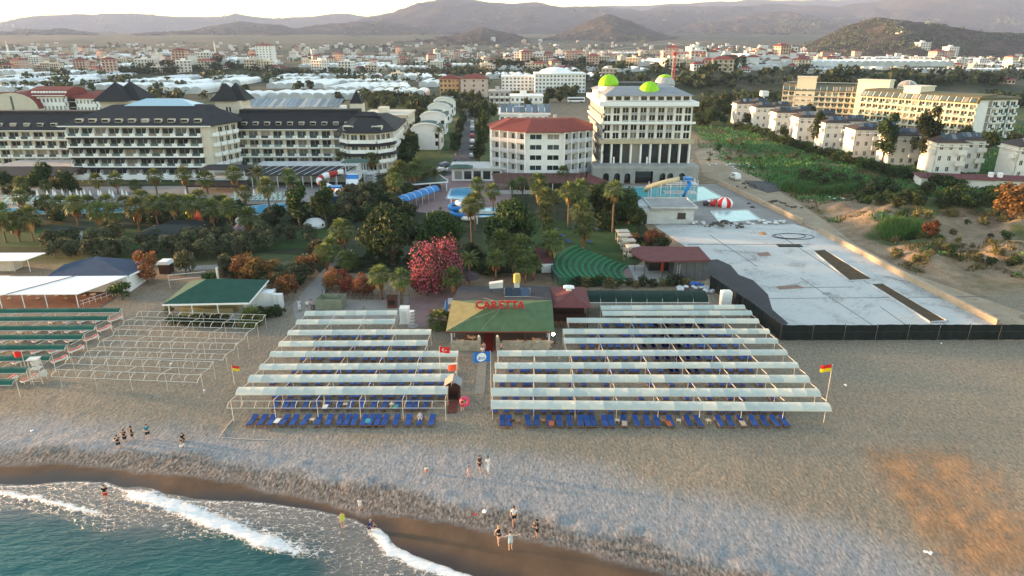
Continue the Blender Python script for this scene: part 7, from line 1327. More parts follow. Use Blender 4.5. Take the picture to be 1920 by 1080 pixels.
e = block('far_hotel', 'large white hotel with shallow domed roof beyond the conifers', X_(1003, 535), X_(1098, 535), 535, 30, 13.5, 5, 14, WHITE); part('dome_roof', MB().lathe(16, 15, [(13, 14), (11, 16), (6, 17.6), (1, 18.4)], 20), WHITE, e); block('far_hotel', 'lower white hotel wing joined to the shallow domed white hotel', X_(940, 560), X_(1005, 560), 560, 24, 10.5, 4, 9, WHITE)
e = block('tower_block', 'tall white tower block with red roof on the plain', X_(482, 1010), X_(512, 1010), 1010, 18, 30, 9, 5, WHITE, 'hip', win=(.4, .45, .3)); block('tower_block', 'shorter white block leaning against the tower with red roof', X_(465, 1005), X_(483, 1005), 1005, 14, 17, 5, 3, WHITE, 'hip')
e = thing('long_hall', 'long low hall with rows of solar panels on its roof behind the hotel wing', 'hall', (X_(456, 318), 316, 0)); Lh = X_(640, 318) - X_(456, 318); part('wall', MB().box(0, 0, -.5, Lh, 14, 9.2), WHITE, e)
for k in range(22): part('solar_panel', MB().loft([[(k * Lh / 22 + .1, -.5, 9.5), ((k + 1) * Lh / 22 - .1, -.5, 9.5), ((k + 1) * Lh / 22 - .1, -.5, 9.6), (k * Lh / 22 + .1, -.5, 9.6)], [(k * Lh / 22 + .1, 11, 12.2), ((k + 1) * Lh / 22 - .1, 11, 12.2), ((k + 1) * Lh / 22 - .1, 11, 12.3), (k * Lh / 22 + .1, 11, 12.3)]]), SOLAR, e)
for k in range(18): part('window', MB().box(1 + k * Lh / 18, -.06, 6.6, 2.3 + k * Lh / 18, .02, 8.2), GLASSD, e)
block('rear_block', 'cream rear block with rooftop tanks behind the pavilion', X_(680, 262), X_(765, 262), 262, 20, 11.0, 4, 7, CREAMW)
# red roofed hotel behind the far wing
x0, x1 = X_(-30, 322), X_(128, 322); e = block('red_roof_hotel', 'white hotel with long curved red roof behind the far wing', X_(62, 322), X_(128, 322), 322, 18, 13.6, 4, 9, WHITE); PR = [(-.8, 13.6), (3, 16.4), (9, 17.6), (15, 16.4), (18.8, 13.6)]; Lr = X_(128, 322) - X_(62, 322); part('red_roof', MB().loft([[(x, y, z) for y, z in PR] for x in (-1, Lr + .5)]), REDT2, e)
for k in range(12): part('roof_light', MB().box(1 + k * 1.35, .6, 15.0, 1.7 + k * 1.35, 1.6, 15.9), WHITE, e)
e = thing('arched_hall', 'cream hall with big arched gable joined to the red roofed hotel', 'building', (X_(28, 318), 318, 0)); AR = [(11 * math.cos(a), 8.5 + 7.0 * math.sin(a)) for a in [math.pi * i / 12 for i in range(13)]]; part('gable', MB().loft([[(x, y, z) for x, z in [(-11, -.5), (11, -.5)] + AR] for y in (0, 26)]), CREAMW, e); part('window_strip', MB().box(-.5, -.06, 4, .5, .02, 14), GLASS, e); part('roof', MB().loft([[(x * 1.03, y, z + .25) for x, z in AR] + [(x, y, z - .1) for x, z in AR[::-1]] for y in (.6, 26.5)]), REDT2, e)
e = thing('glass_link', 'dark glass connecting block beside the red roofed hotel', 'building', (X_(128, 324), 324, 0)); part('wall', MB().box(0, 0, -.5, 4.4, 14, 13), GLASSD, e); part('roof', MB().box(-.2, -.2, 13, 4.6, 14, 13.6), REDT2, e)
for k in range(5): part('floor_band', MB().box(0, -.08, 1 + k * 2.5, 4.4, -.01, 1.3 + k * 2.5), GREYW, e)
block('red_roof_hotel', 'shorter white block with red roof beside the twin peaked tower', X_(146, 324), X_(186, 324), 324, 16, 12.6, 4, 6, WHITE, 'hip')
# ---- tower crane
p = GY(1265, 100, 470); e = thing('tower_crane', 'red and white lattice tower crane above the roofs', 'crane', (p.x, 470, 0)); CRR = M('crane_red', (.55, .05, .03), .6); CRW = M('crane_white', (.62, .55, .52), .6); H = p.z
for x in (-.8, .8):
    for y in (-.8, .8): part('mast_leg', MB().bar((x, y, 0), (x, y, H + 2), .2), CRR if x > 0 else CRW, e)
for k in range(int(H / 2)): part('mast_brace', MB().bar((-.8, -.8, k * 2), (.8, -.8, k * 2 + 2), .12).bar((.8, .8, k * 2), (-.8, .8, k * 2 + 2), .12).bar((-.8, .8, k * 2), (-.8, -.8, k * 2 + 2), .12), CRR, e)
q = part('jib', MB().bar((-78, -.7, H), (0, -.7, H), .18).bar((-78, .7, H), (0, .7, H), .18).bar((-76, 0, H + 1.9), (0, 0, H + 1.9), .18), CRW, e, (0, 0, 0))
for k in range(31): part('jib_brace', MB().bar((-k * 2.5, -.7, H), (-k * 2.5 - 1.25, 0, H + 1.9), .12).bar((-k * 2.5 - 1.25, 0, H + 1.9), (-k * 2.5 - 2.5, .7, H), .12), CRW, q)
part('counter_jib', MB().box(0, -.8, H - .1, 20, .8, H + .3).bar((0, -.7, H + 1.2), (20, -.7, H + 1.2), .15).bar((0, -.7, H + .6), (20, -.7, H + .6), .12), CRR, e); part('cab', MB().box(-1.2, -2.2, H - 1.5, .8, -.8, H + .8), CRR, e); part('counterweight', MB().box(17, -.9, H - 2.2, 20, .9, H - .1), M('weight_tan', (.4, .28, .2), .8), e); part('tower_head', MB().bar((-.8, 0, H + 2), (0, 0, H + 6.5), .2).bar((.8, 0, H + 2), (0, 0, H + 6.5), .2), CRR, e); part('tie_rod', MB().bar((0, 0, H + 6.5), (-45, 0, H + 2), .1).bar((0, 0, H + 6.5), (18, 0, H + .5), .1), CRW, e)
p = G(1080, 192); e = thing('bus', 'white coach parked behind the domed hotel', 'bus', p, R(4)); part('body', MB().box(-5.5, -1.2, .5, 5.5, 1.2, 3.2), FW, e); part('window_band', MB().box(-5.2, -1.24, 1.6, 5.0, -1.2, 2.6), GLASSD, e)
for x in (-3.6, 3.4): part('wheel', MB().cyl(0, 0, -.15, .15, .5, 12), DW, e, (x, -1.15, .5), (R(90), 0, 0))
# ---- greenhouses
GH = M('greenhouse_film', (.66, .68, .70), .35, .12, .08, ov=.16, spec=.5); GHE = M('greenhouse_end', (.48, .51, .53), .5, .15, .2, ov=.12); K = 8
TUN = []
for D_ in (30, 55, 85): AR = [(4.0 * math.cos(a), 2.6 + 2.2 * math.sin(a)) for a in [math.pi * i / K for i in range(K + 1)]]; TUN.append((MB().loft([[(x, y, z) for x, z in [(4.0, 0)] + AR + [(-4.0, 0)]] for y in (0, D_ / 2, D_)], closed=False).mesh('tunnel', GH), MB().poly([(4.0, 0, -.5)] and [(x, 0, z) for x, z in [(4.0, -.5)] + AR + [(-4.0, -.5)]]).mesh('end_wall', GHE)))
GHS = '''-40 60 172;0 22 150;40 110 146;75 165 152;140 225 142;150 235 149;160 310 168;230 335 160;255 350 172;285 345 154;300 400 176;330 400 163;400 460 160;395 470 153;-30 40 160;-20 30 140;60 130 160;505 590 155;520 585 150;585 720 150;585 770 160;500 620 166;610 690 175;500 690 186;690 820 184;665 770 173;780 835 153;785 835 163;645 760 168;400 500 188;720 800 150;910 1010 148;940 1090 130;960 1040 121;1090 1180 152;1190 1245 124;1240 1300 122;1400 1470 112;1440 1520 124;1500 1580 137;1640 1720 113;1700 1960 137;1650 1760 121;1060 1130 138;1150 1230 140;660 720 124;760 830 122;840 930 126;560 640 126;200 270 128;300 360 132;1330 1400 128;1860 1960 128;1020 1100 112;700 760 112;590 640 116;90 150 132'''
GHS += ''.join(';%d %d %d' % (x, x + rnd.randrange(40, 110), rnd.randrange(100, 136)) for x in range(-20, 1900, 62))
for s in GHS.split(';'):
    a, c, y = (float(v) for v in s.split()); p = TZ(a, y); q = TZ(c, y); n = max(2, int((q.x - p.x) / 8.0)); k = 2 if y > 150 else (1 if y > 125 else 2); k = rnd.randrange(3) if y < 150 else (0 if y > 180 else rnd.randrange(2))
    e = thing('greenhouse', 'white plastic film greenhouse with arched bays on the plain', 'greenhouse', (p.x, p.y, p.z), rnd.uniform(-.06, .06), 'white greenhouses on the plain', (1, 1, rnd.uniform(.85, 1.15)))
    for i in range(n): o = link('tunnel', TUN[k][0], e, (4 + i * 8.0, 0, 0)); link('end_wall', TUN[k][1], o)
# ---- houses of the town and the slopes
HW = [M('house_white', (.66, .65, .63), .85, .1, .3, ov=.15), M('house_cream', (.58, .52, .43), .85, .1, .3, ov=.15), M('house_pink', (.55, .40, .34), .85, .1, .3, ov=.15)]
def house_mesh(w_, d_, nf, hip, wm):
    h = nf * 2.9; m = MB().box(-w_ / 2, 0, -6, w_ / 2, d_, h); b_ = MB(); g = MB()
    for j in range(nf):
        b_.box(-w_ / 2 - .5, -1.2, j * 2.9 + 2.75, w_ / 2 + .2, -.02, j * 2.9 + 2.95)
        for i in range(4): x = -w_ / 2 + (i + .5) * w_ / 4; g.box(x - .8, -.06, j * 2.9 + .7, x + .8, -.005, j * 2.9 + 2.3)
        for i in range(3): y = (i + .5) * d_ / 3; g.box(-w_ / 2 - .06, y - .6, j * 2.9 + .8, -w_ / 2 - .005, y + .6, j * 2.9 + 2.2); g.box(w_ / 2 + .005, y - .6, j * 2.9 + .8, w_ / 2 + .06, y + .6, j * 2.9 + 2.2)
    rf = MB().hip(-w_ / 2 - .7, -.7, w_ / 2 + .7, d_ + .7, h + .02, 2.4, min(w_, d_) * .45) if hip else MB().box(-w_ / 2 - .3, -.3, h + .02, w_ / 2 + .3, d_ + .3, h + .6).box(-w_ * .15, d_ * .4, h + .6, w_ * .15, d_ * .75, h + 2.6)
    return m.mesh('wall', wm), rf.mesh('roof', REDT2 if hip else wm), b_.mesh('balcony_slab', wm), g.mesh('windows', GLASSD)
HM_ = [house_mesh(w_, d_, nf, hp, HW[k % 3]) for k, (w_, d_, nf, hp) in enumerate(((11, 9, 2, True), (13, 10, 3, False), (12, 11, 3, True), (15, 12, 4, False), (10, 9, 2, False), (14, 12, 5, True), (9, 8, 1, True), (16, 11, 3, True)))]
def house_parts(e, k):
    for nm, me in zip(('wall', 'roof', 'balcony_slab', 'window_rows'), HM_[k]):
        o = link(nm, me, e)
        if nm in ('window_rows', 'balcony_slab'): o['kind'] = 'stuff'
def house(px, py, k, label, group, s=1.0):
    p = TZ(px, py); e = thing('house', label, 'house', p, rnd.uniform(-.5, .5), group, s)
    house_parts(e, k)
r = random.Random(77)
for k in range(250):
    x = r.uniform(-40, 1960); y = 97 + 42 * r.random() ** 1.25
    if 700 < x < 1330 and r.random() < .35: y = r.uniform(112, 150)
    if x > 1400 and y > 118 and r.random() < .6: continue
    kind = r.choice((0, 1, 1, 2, 3, 3, 4, 5, 6, 7)); far = y < 112
    house(x, y, kind, ('tiny red roofed house far out on the plain' if kind in (0, 2, 5, 6, 7) else 'tiny flat roofed house far out on the plain') if far else ('small red roofed house among the greenhouses' if kind in (0, 2, 5, 6, 7) else 'small flat roofed house among the greenhouses'), ('far ' if far else 'near ') + ('red' if kind in (0, 2, 5, 6, 7) else 'flat') + ' roofed houses')
def on_hill(px, py, D): return GY(px, py, D)
for x, y, D, k, s, lb in ((1693, 80, 1620, 3, 1.7, 'white apartment house high on the near hill'), (1733, 98, 1500, 3, 1.6, 'white apartment house half way up the near hill'), (1762, 122, 1380, 5, 1.7, 'pinkish tall apartment house at the foot of the near hill'), (1786, 106, 1430, 3, 1.5, 'white apartment house beside the pinkish tall one'), (1676, 76, 1660, 0, 1.3, 'small dark red house on the near hill'), (1410, 116, 1250, 3, 1.5, 'white twin apartment house beside the crane'), (1442, 116, 1250, 3, 1.5, 'second white apartment house beside the crane'), (1308, 112, 1150, 3, 1.6, 'white apartment house behind the red crane arm'), (1236, 138, 820, 3, 1.0, 'white apartment house with pink base below the crane jib'), (1218, 134, 860, 1, 1.1, 'white flat house below the crane jib'), (1493, 140, 720, 2, 1.0, 'white house with red roof on the earth hummocks'), (1505, 124, 980, 7, 1.3, 'orange row house with red roof beyond the resort'), (1560, 122, 1000, 7, 1.1, 'reddish house beyond the resort'), (1806, 170, 560, 0, 1.1, 'white house with red roof behind the resort dome'), (1885, 172, 540, 2, 1.0, 'red roofed house at the orchard behind the resort'), (1740, 46, 1850, 4, 1.0, 'pale low house on the crest of the near hill'), (1655, 40, 1880, 6, 1.0, 'small house on the crest of the near hill')):
    p = GY(x, y, D); p.z = min(p.z, 400); e = thing('house', lb, 'house', p, rnd.uniform(-.3, .3), None, s)
    house_parts(e, k)
for x, y in ((18, 108), (405, 106)):
    p = TZ(x, y); e = thing('minaret', 'slender minaret far out on the plain' + (' among the first houses' if x < 100 else ' beside pale houses'), 'minaret', p); part('shaft', MB().cyl(0, 0, -3, 26, 1.5, 10).cyl(0, 0, 22, 23, 2.2, 10), HW[0], e); part('spire', MB().cyl(0, 0, 26, 34, 1.6, 10, .05), GREYW, e)
# ---- woods and groves on the plain
def grove(label, pts, name='far_trees'):
    m = MB(); rr = random.Random(len(pts))
    for p, s in pts:
        for k in range(20):
            c = p + Vector((rr.gauss(0, 1.5), rr.gauss(0, 1.5), 1.2 + abs(rr.gauss(2.2, 1.5)))) * 1.0 if False else Vector((p.x + rr.gauss(0, 1.5) * s, p.y + rr.gauss(0, 1.5) * s, p.z + s * (1.0 + rr.random() * 4.2)))
            n = Vector((rr.gauss(0, 1), rr.gauss(0, 1), rr.gauss(.6, 1))).normalized(); a = n.orthogonal().normalized(); b_ = n.cross(a); q = s * rr.uniform(.9, 1.7); m.quad(c - a * q, c - b_ * q * .8, c + a * q, c + b_ * q * .8)
    o = link(name, m.mesh(name, LEAF_DARK)); o['kind'] = 'stuff'; o['label'] = label; o['category'] = 'trees'
pts = []
KX = np.array([(r.uniform(-60, 1980), 82 + 80 * r.random() ** 1.15) for k in range(3000)]); KN = fbm(KX[:, 0] / 60, KX[:, 1] / 9, 3, 7)
for (x, y), nn in zip(KX, KN):
    if nn > .46: pts.append((TZ(x, y), r.uniform(.8, 1.6)))
grove('dark trees scattered in belts across the plain behind the hotels', pts)
pts = []
for cx, cy, rx, ry, n in ((860, 138, 120, 5, 120), (950, 122, 70, 4, 60), (1310, 158, 60, 8, 60), (1420, 192, 90, 9, 110), (1560, 172, 60, 8, 40), (1700, 160, 90, 9, 90), (1850, 150, 90, 10, 90), (1880, 195, 50, 12, 60), (1800, 122, 120, 6, 110), (560, 140, 60, 4, 30), (250, 136, 60, 4, 50), (60, 168, 60, 5, 30), (330, 186, 60, 6, 20), (720, 190, 70, 8, 50), (860, 200, 30, 12, 26), (1040, 160, 40, 8, 40), (980, 195, 20, 8, 20), (780, 205, 20, 14, 26), (1130, 125, 60, 5, 50), (1060, 180, 30, 8, 26)):
    for k in range(n): pts.append((TZ(cx + r.gauss(0, rx * .5), max(95, cy + r.gauss(0, ry * .5))), r.uniform(.7, 1.25)))
grove('dense groves of dark trees between the greenhouses', pts, 'grove')
for x, y in ((1030, 190), (1022, 200), (1050, 192), (985, 222), (920, 232), (905, 225), (890, 232), (872, 196), (845, 200), (700, 212), (735, 215), (640, 200), (460, 178), (562, 172), (580, 170), (420, 172), (300, 172), (340, 170), (175, 172), (1110, 190), (1330, 212), (1360, 205), (1345, 220), (1320, 225), (900, 205), (835, 196), (1195, 172), (1210, 160), (1500, 205), (1590, 208)):
    tree('tree' if y > 195 else 'far', TZ(x, y), 'single dark tree standing between the back buildings', 'tree', 'trees between the back buildings', r.uniform(1.0, 1.5))

# ---- scrub and houses on the slopes
from mathutils.bvhtree import BVHTree
BV = []
for o in HILLS:
    me = o.data; BV.append(BVHTree.FromPolygons([v.co[:] for v in me.vertices], [p.vertices[:] for p in me.polygons]))
def hill_hit(px, py):
    d = ray(px, py).normalized(); best = None
    for b_ in BV:
        q = b_.ray_cast(Vector((0, 0, CAMZ)), d)
        if q[0] is not None and (best is None or q[3] < best[1]): best = (q[0], q[3])
    return best
KX = np.array([(r.uniform(1440, 1940), r.uniform(34, 112)) if k % 2 else (r.uniform(-20, 1940), r.uniform(18, 108)) for k in range(5200)])
KN = fbm(KX[:, 0] / 40, KX[:, 1] / 14, 3, 17); pts = []
for (x, y), nn in zip(KX, KN):
    q = hill_hit(x, y) if nn > .42 else None
    if q: pts.append((q[0], .0011 * q[1] * r.uniform(.6, 1.2)))
m = MB()
for p, s in pts:
    for k in range(6):
        c = Vector((p.x + r.gauss(0, 1.6) * s, p.y + r.gauss(0, 1.6) * s, p.z + s * (.2 + r.random() * 1.6))); n = Vector((r.gauss(0, 1), r.gauss(0, 1), r.gauss(.4, 1))).normalized(); a = n.orthogonal().normalized(); b_ = n.cross(a); q = s * r.uniform(.7, 1.3); m.quad(c - a * q, c - b_ * q * .8, c + a * q, c + b_ * q * .8)
o = link('hill_scrub', m.mesh('hill_scrub', LEAF_OLIVE)); o['kind'] = 'stuff'; o['label'] = 'dark scrub and small trees dotted over the hill slopes'; o['category'] = 'scrub'
for k in range(80):
    x, y = r.uniform(0, 1420), r.uniform(74, 102); q = hill_hit(x, y)
    if q is None: continue
    e = thing('house', 'pale speck of a house on the distant slopes', 'house', q[0], r.uniform(-.5, .5), 'houses on the distant slopes', r.uniform(.8, 1.1)); house_parts(e, r.choice((1, 3, 4, 4, 6)))
# ---- grass and weeds of the rough field
m = MB(); m2 = MB()
def weeds(mb, p, h, n):
    for k in range(n):
        a = r.uniform(0, 6.28); d = Vector((math.cos(a), math.sin(a), 0)); s = Vector((-d.y, d.x, 0)) * h * .35; b0 = p + Vector((r.gauss(0, .35), r.gauss(0, .35), -.05)); mb.quad(b0 - s, b0 + s, b0 + s * .7 + d * h * .3 + Vector((0, 0, h)), b0 - s * .7 + d * h * .3 + Vector((0, 0, h * .9)))
FX = np.array([(x + r.uniform(-1.5, 1.5), y + r.uniform(-1.5, 1.5)) for x in range(1310, 1930, 3) for y in range(236, 500, 3)])
FX = FX[FX[:, 1] < np.interp(FX[:, 0], [1310, 1400, 1450, 1545, 1600, 1700, 1930], [286, 330, 350, 415, 458, 512, 590]) - 5]
da = (FX[:, 0] - 960) / FPX; db = (540 - FX[:, 1]) / FPX; dy, dz = math.cos(PITCH) + db * math.sin(PITCH), -math.sin(PITCH) + db * math.cos(PITCH)
gz = np.zeros(len(FX))
for _ in range(4): tq = (gz - CAMZ) / dz; gx, gy = da * tq, dy * tq; gz = height(gx, gy, False)
NN = vnoise(gx / 11, gy / 11, 5) * .6 + vnoise(gx / 4, gy / 4, 6) * .4
for (x, y), px_, py_, pz_, nn in zip(FX, gx, gy, gz, NN):
    p = Vector((px_, py_, pz_))
    if y < 375:
        if nn > .30: weeds(m if nn > .38 else m2, p, r.uniform(.3, .75), 3)
    elif nn > .56: weeds(m if nn > .68 else m2, p, r.uniform(.2, .5), 3)
for nm, mb, mt, lb in (('field_grass', m, LEAF_REED, 'rough green grass covering the field beside the villas'), ('dry_grass', m2, LEAF_DRY, 'dry yellow grass scattered over the field and mounds')): o = link(nm, mb.mesh(nm, mt)); o['kind'] = 'stuff'; o['label'] = lb; o['category'] = 'grass'

# ---- the rest of the far town, too small to pick apart
for nm, lb, mt, hs in (('far_town', 'haze of tiny pale houses spread over the far plain and lower slopes', HW[0], 1), ('far_roofs', 'tiny red roofs of the far town', REDT2, 0)):
    m = MB(); q2 = random.Random(4)
    for k in range(620):
        x = q2.uniform(-20, 1940); y = 82 + 40 * q2.random(); cl = q2.gauss(0, 8); red = q2.random() < .45; w_, d_, h = q2.uniform(6, 11), q2.uniform(5, 9), q2.choice((3, 3, 6, 6, 9)); u1, u2 = q2.random(), q2.random()
        p = TZ(x + cl, y) if hs else FT[k]
        if hs: FT.append(p) if 'FT' in globals() else globals().__setitem__('FT', [p])
        if hs: m.box(p.x - w_ / 2, p.y, p.z - 4, p.x + w_ / 2, p.y + d_, p.z + h)
        elif red: m.hip(p.x - w_ / 2 - .5, p.y - .5, p.x + w_ / 2 + .5, p.y + d_ + .5, p.z + h + .02, 2.2, d_ * .4)
    o = link(nm, m.mesh(nm, mt)); o['kind'] = 'stuff'; o['label'] = lb; o['category'] = 'town'
# ================================================================ people
SKINM = [M('skin_tan', (.45, .27, .19), .6, .05, 5), M('skin_light', (.58, .38, .29), .6, .05, 5)]
HAIR = {'dark': M('hair_dark', (.02, .014, .01), .6), 'blond': M('hair_blond', (.42, .26, .10), .6), 'brown': M('hair_brown', (.08, .045, .025), .6), 'grey': M('hair_grey', (.35, .33, .3), .6)}
CLO = {'black': (.012, .012, .014), 'white': (.75, .74, .73), 'blue': (.015, .03, .16), 'teal': (.03, .22, .30), 'red': (.5, .03, .03), 'pink': (.62, .35, .33), 'brown': (.07, .035, .03), 'lime': (.45, .6, .05), 'ice': (.45, .58, .66), 'grey': (.2, .2, .2), 'yellow': (.6, .45, .1)}
def skin_obj(name, V, E, m, parent, root=0, sub=1):
    me = bpy.data.meshes.new(name); me.from_pydata([v[:3] for v in V], E, []); me.materials.append(m); o = link(name, me, parent); md = o.modifiers.new('Skin', 'SKIN'); md.use_smooth_shade = True
    for i, v in enumerate(V): sv = me.skin_vertices[0].data[i]; sv.radius = (v[3], v[4] if len(v) > 4 else v[3]); sv.use_root = i == root
    if sub: s = o.modifiers.new('Sub', 'SUBSURF'); s.levels = 1; s.render_levels = 1
    return o
def person(px, py, label, top, bottom, hair='dark', pose='stand', face=0, h=1.72, sk=0, long_=False, z=None, loc=None, sleeves=True, legs='short'):
    p = loc or G(px, py); k = h / 1.75; zz = z if z is not None else hz(p.x, p.y); e = thing('person', label, 'person', (p.x, p.y, zz), face, None, k)
    J = {'pel': (0, 0, .95), 'sp': (0, 0, 1.14), 'ch': (0, 0, 1.34), 'nk': (0, 0, 1.5), 'hb': (0, -.01, 1.57), 'hm': (0, -.015, 1.655), 'ht': (0, -.005, 1.735)}
    for s, n in ((-1, 'l'), (1, 'r')):
        J.update({n + 'sh': (s * .185, 0, 1.42), n + 'el': (s * .245, .02, 1.14), n + 'wr': (s * .26, -.06, .90), n + 'hd': (s * .262, -.08, .83), n + 'hp': (s * .095, 0, .88), n + 'kn': (s * .105, -.02, .50), n + 'an': (s * .11, .03, .09), n + 'to': (s * .13, -.15, .035)})
    if pose == 'walk': J.update({'lkn': (-.1, -.14, .52), 'lan': (-.1, -.16, .10), 'lto': (-.11, -.34, .05), 'rkn': (.1, .04, .5), 'ran': (.1, .26, .14), 'rto': (.11, .12, .04), 'lel': (-.25, .12, 1.16), 'lwr': (-.26, .16, .93), 'lhd': (-.26, .16, .86), 'rwr': (.26, -.18, .95), 'rhd': (.26, -.22, .89)})
    if pose == 'photo':
        for s, n in ((-1, 'l'), (1, 'r')): J.update({n + 'el': (s * .27, -.16, 1.24), n + 'wr': (s * .11, -.34, 1.48), n + 'hd': (s * .06, -.38, 1.53)})
    if pose == 'arms': 
        for s, n in ((-1, 'l'), (1, 'r')): J.update({n + 'el': (s * .43, -.02, 1.34), n + 'wr': (s * .64, -.08, 1.42), n + 'hd': (s * .71, -.1, 1.44)})
    if pose == 'hold': J.update({'rel': (.27, -.14, 1.2), 'rwr': (.12, -.3, 1.22), 'rhd': (.06, -.34, 1.22), 'lel': (-.27, -.1, 1.18), 'lwr': (-.14, -.28, 1.16), 'lhd': (-.08, -.33, 1.17)})
    if pose in ('crouch', 'sit', 'bed'):
        dz = {'crouch': -.62, 'sit': -.80, 'bed': -.50}[pose]; ln = -.16 if pose != 'bed' else .1
        for q in J:
            if q[1:] not in ('kn', 'an', 'to'): a = J[q]; J[q] = (a[0], a[1] + ln * max(0, a[2] - .95) * 1.3, a[2] + dz)
        for s, n in ((-1, 'l'), (1, 'r')):
            J.update({n + 'kn': (s * .18, -.36, .50 if pose == 'crouch' else (.42 if pose == 'sit' else .50)), n + 'an': (s * .16, (-.1 if pose == 'crouch' else -.62), .09 if pose != 'bed' else .12), n + 'to': (s * .18, (-.3 if pose == 'crouch' else -.8), .04 if pose != 'bed' else .1)})
            a = J[n + 'sh']; J.update({n + 'el': (s * .26, a[1] - .16, a[2] - .24), n + 'wr': (s * .2, a[1] - .38, a[2] - .33), n + 'hd': (s * .18, a[1] - .45, a[2] - .36)})
    rad = {'pel': (.135, .105), 'sp': (.12, .09), 'ch': (.145, .10), 'nk': (.055, .055), 'hb': (.062, .07), 'hm': (.078, .098), 'ht': (.05, .06), 'sh': (.06,), 'el': (.042,), 'wr': (.028,), 'hd': (.034, .022), 'hp': (.088,), 'kn': (.058,), 'an': (.038,), 'to': (.032, .024)}
    names = list(J); V = [(*J[q], *rad[q if q in rad else q[1:]]) for q in names]; I = {q: i for i, q in enumerate(names)}
    E = [('pel', 'sp'), ('sp', 'ch'), ('ch', 'nk'), ('nk', 'hb'), ('hb', 'hm'), ('hm', 'ht')] + [(a.replace('@', s) if '@' in a else a, b_.replace('@', s)) for s in 'lr' for a, b_ in (('ch', '@sh'), ('@sh', '@el'), ('@el', '@wr'), ('@wr', '@hd'), ('pel', '@hp'), ('@hp', '@kn'), ('@kn', '@an'), ('@an', '@to'))]
    EE = [(I[a], I[b_]) for a, b_ in E]
    for s, n in ((-1, 'l'), (1, 'r')):            # five unequal, slightly bent fingers on each palm
        w_, hd = Vector(J[n + 'wr']), Vector(J[n + 'hd']); d = (hd - w_).normalized(); sd2 = d.cross(Vector((s, 0, 0))); sd2 = sd2.normalized() if sd2.length > .1 else Vector((0, 1, 0)); nn_ = d.cross(sd2)
        for f, (off, l) in enumerate(((-.5, .045), (-.9 * .3, .075), (0, .085), (.3, .078), (.55, .06))):
            b0 = hd + sd2 * off * .07 + d * (.0 if f == 0 else .03); b1 = b0 + d * l * (.4 if f == 0 else .6) + sd2 * (-.03 if f == 0 else off * .02); b2 = b1 + d * l * .5 + nn_ * .015 * s
            i = len(V); V += [(*b0, .010), (*b1, .009), (*b2, .007)]; EE += [(I[n + 'hd'], i), (i, i + 1), (i + 1, i + 2)]
    skin_obj('body', V, EE, SKINM[sk], e)
    def cloth(nm, keys, edges, c, grow_):
        ix = {q: i for i, q in enumerate(keys)}; skin_obj(nm, [(*(J[q] if isinstance(q, str) else q[0]), *[x + grow_ for x in (rad[q if q in rad else q[1:]] if isinstance(q, str) else q[1])]) for q in keys], [(ix[a], ix[b_]) for a, b_ in edges], M('cloth_' + c, CLO[c], .85, .12, 4), e)
    mid = lambda a, b_, t: tuple(Vector(J[a]).lerp(Vector(J[b_]), t))
    if top:
        sl = [(mid(n + 'sh', n + 'el', .6), (.055, .055)) for n in 'lr']; pb = (mid('pel', 'sp', .25), (.13, .10)); nk = (mid('ch', 'nk', .55), (.075, .07)); cloth('shirt', [pb, 'sp', 'ch', nk, 'lsh', 'rsh'] + (sl if sleeves else []), [(pb, 'sp'), ('sp', 'ch'), ('ch', nk), ('ch', 'lsh'), ('ch', 'rsh')] + ([('lsh', sl[0]), ('rsh', sl[1])] if sleeves else []), top, .02)
    if bottom:
        t = {'short': .75, 'brief': .2, 'long': 1.85}[legs]; th = []
        for n in 'lr':
            th.append([(mid(n + 'hp', n + 'kn', min(t, 1)), (.082, .082) if t <= 1 else (.075, .075))] + ([(mid(n + 'kn', n + 'an', t - 1), (.06, .06))] if t > 1 else []))
        ks = ['pel', 'lhp', 'rhp'] + th[0] + th[1]; ed = [('pel', 'lhp'), ('pel', 'rhp'), ('lhp', th[0][0]), ('rhp', th[1][0])] + ([(th[0][0], th[0][1]), (th[1][0], th[1][1])] if t > 1 else []); cloth('shorts' if t <= 1 else 'trousers', ks, ed, bottom, .02)
    hm = Vector(J['hm']); c = hm + Vector((0, .012, .012)); m = MB(); rings = []
    for t_ in [-.35 + 1.85 * i / 5 for i in range(6)]: rings.append([(c.x + .098 * math.cos(t_) * math.cos(a), c.y + .118 * math.cos(t_) * math.sin(a) + .012, c.z + .122 * math.sin(t_) + (.075 if math.sin(a) < -.3 and t_ < .5 else 0)) for a in [6.283 * j / 12 for j in range(12)]])
    m.loft(rings)
    if long_: m.tube([(c.x, c.y + .09, c.z + .03), (c.x, c.y + .11, c.z - .12), (c.x, c.y + .10, c.z - .28)], [.075, .08, .045], 7)
    part('hair', m, HAIR[hair], e, smooth=True); f = MB(); y = hm.y - .105
    for s in (-1, 1): f.box(hm.x + s * .034 - .012, y - .004, hm.z - .002, hm.x + s * .034 + .012, y + .02, hm.z + .012)
    f.box(hm.x - .025, y - .002, hm.z - .078, hm.x + .025, y + .02, hm.z - .068); part('eyes_and_mouth', f, HAIR['dark'], e); part('nose', MB().loft([[(hm.x - .016, y + .02, hm.z - .045), (hm.x + .016, y + .02, hm.z - .045), (hm.x, y - .025, hm.z - .038)], [(hm.x - .008, y + .02, hm.z + .01), (hm.x + .008, y + .02, hm.z + .01), (hm.x, y, hm.z + .008)]]), SKINM[sk], e); part('ears', MB().box(hm.x - .1, hm.y - .01, hm.z - .04, hm.x - .078, hm.y + .025, hm.z + .02).box(hm.x + .078, hm.y - .01, hm.z - .04, hm.x + .1, hm.y + .025, hm.z + .02), SKINM[sk], e)
    return e
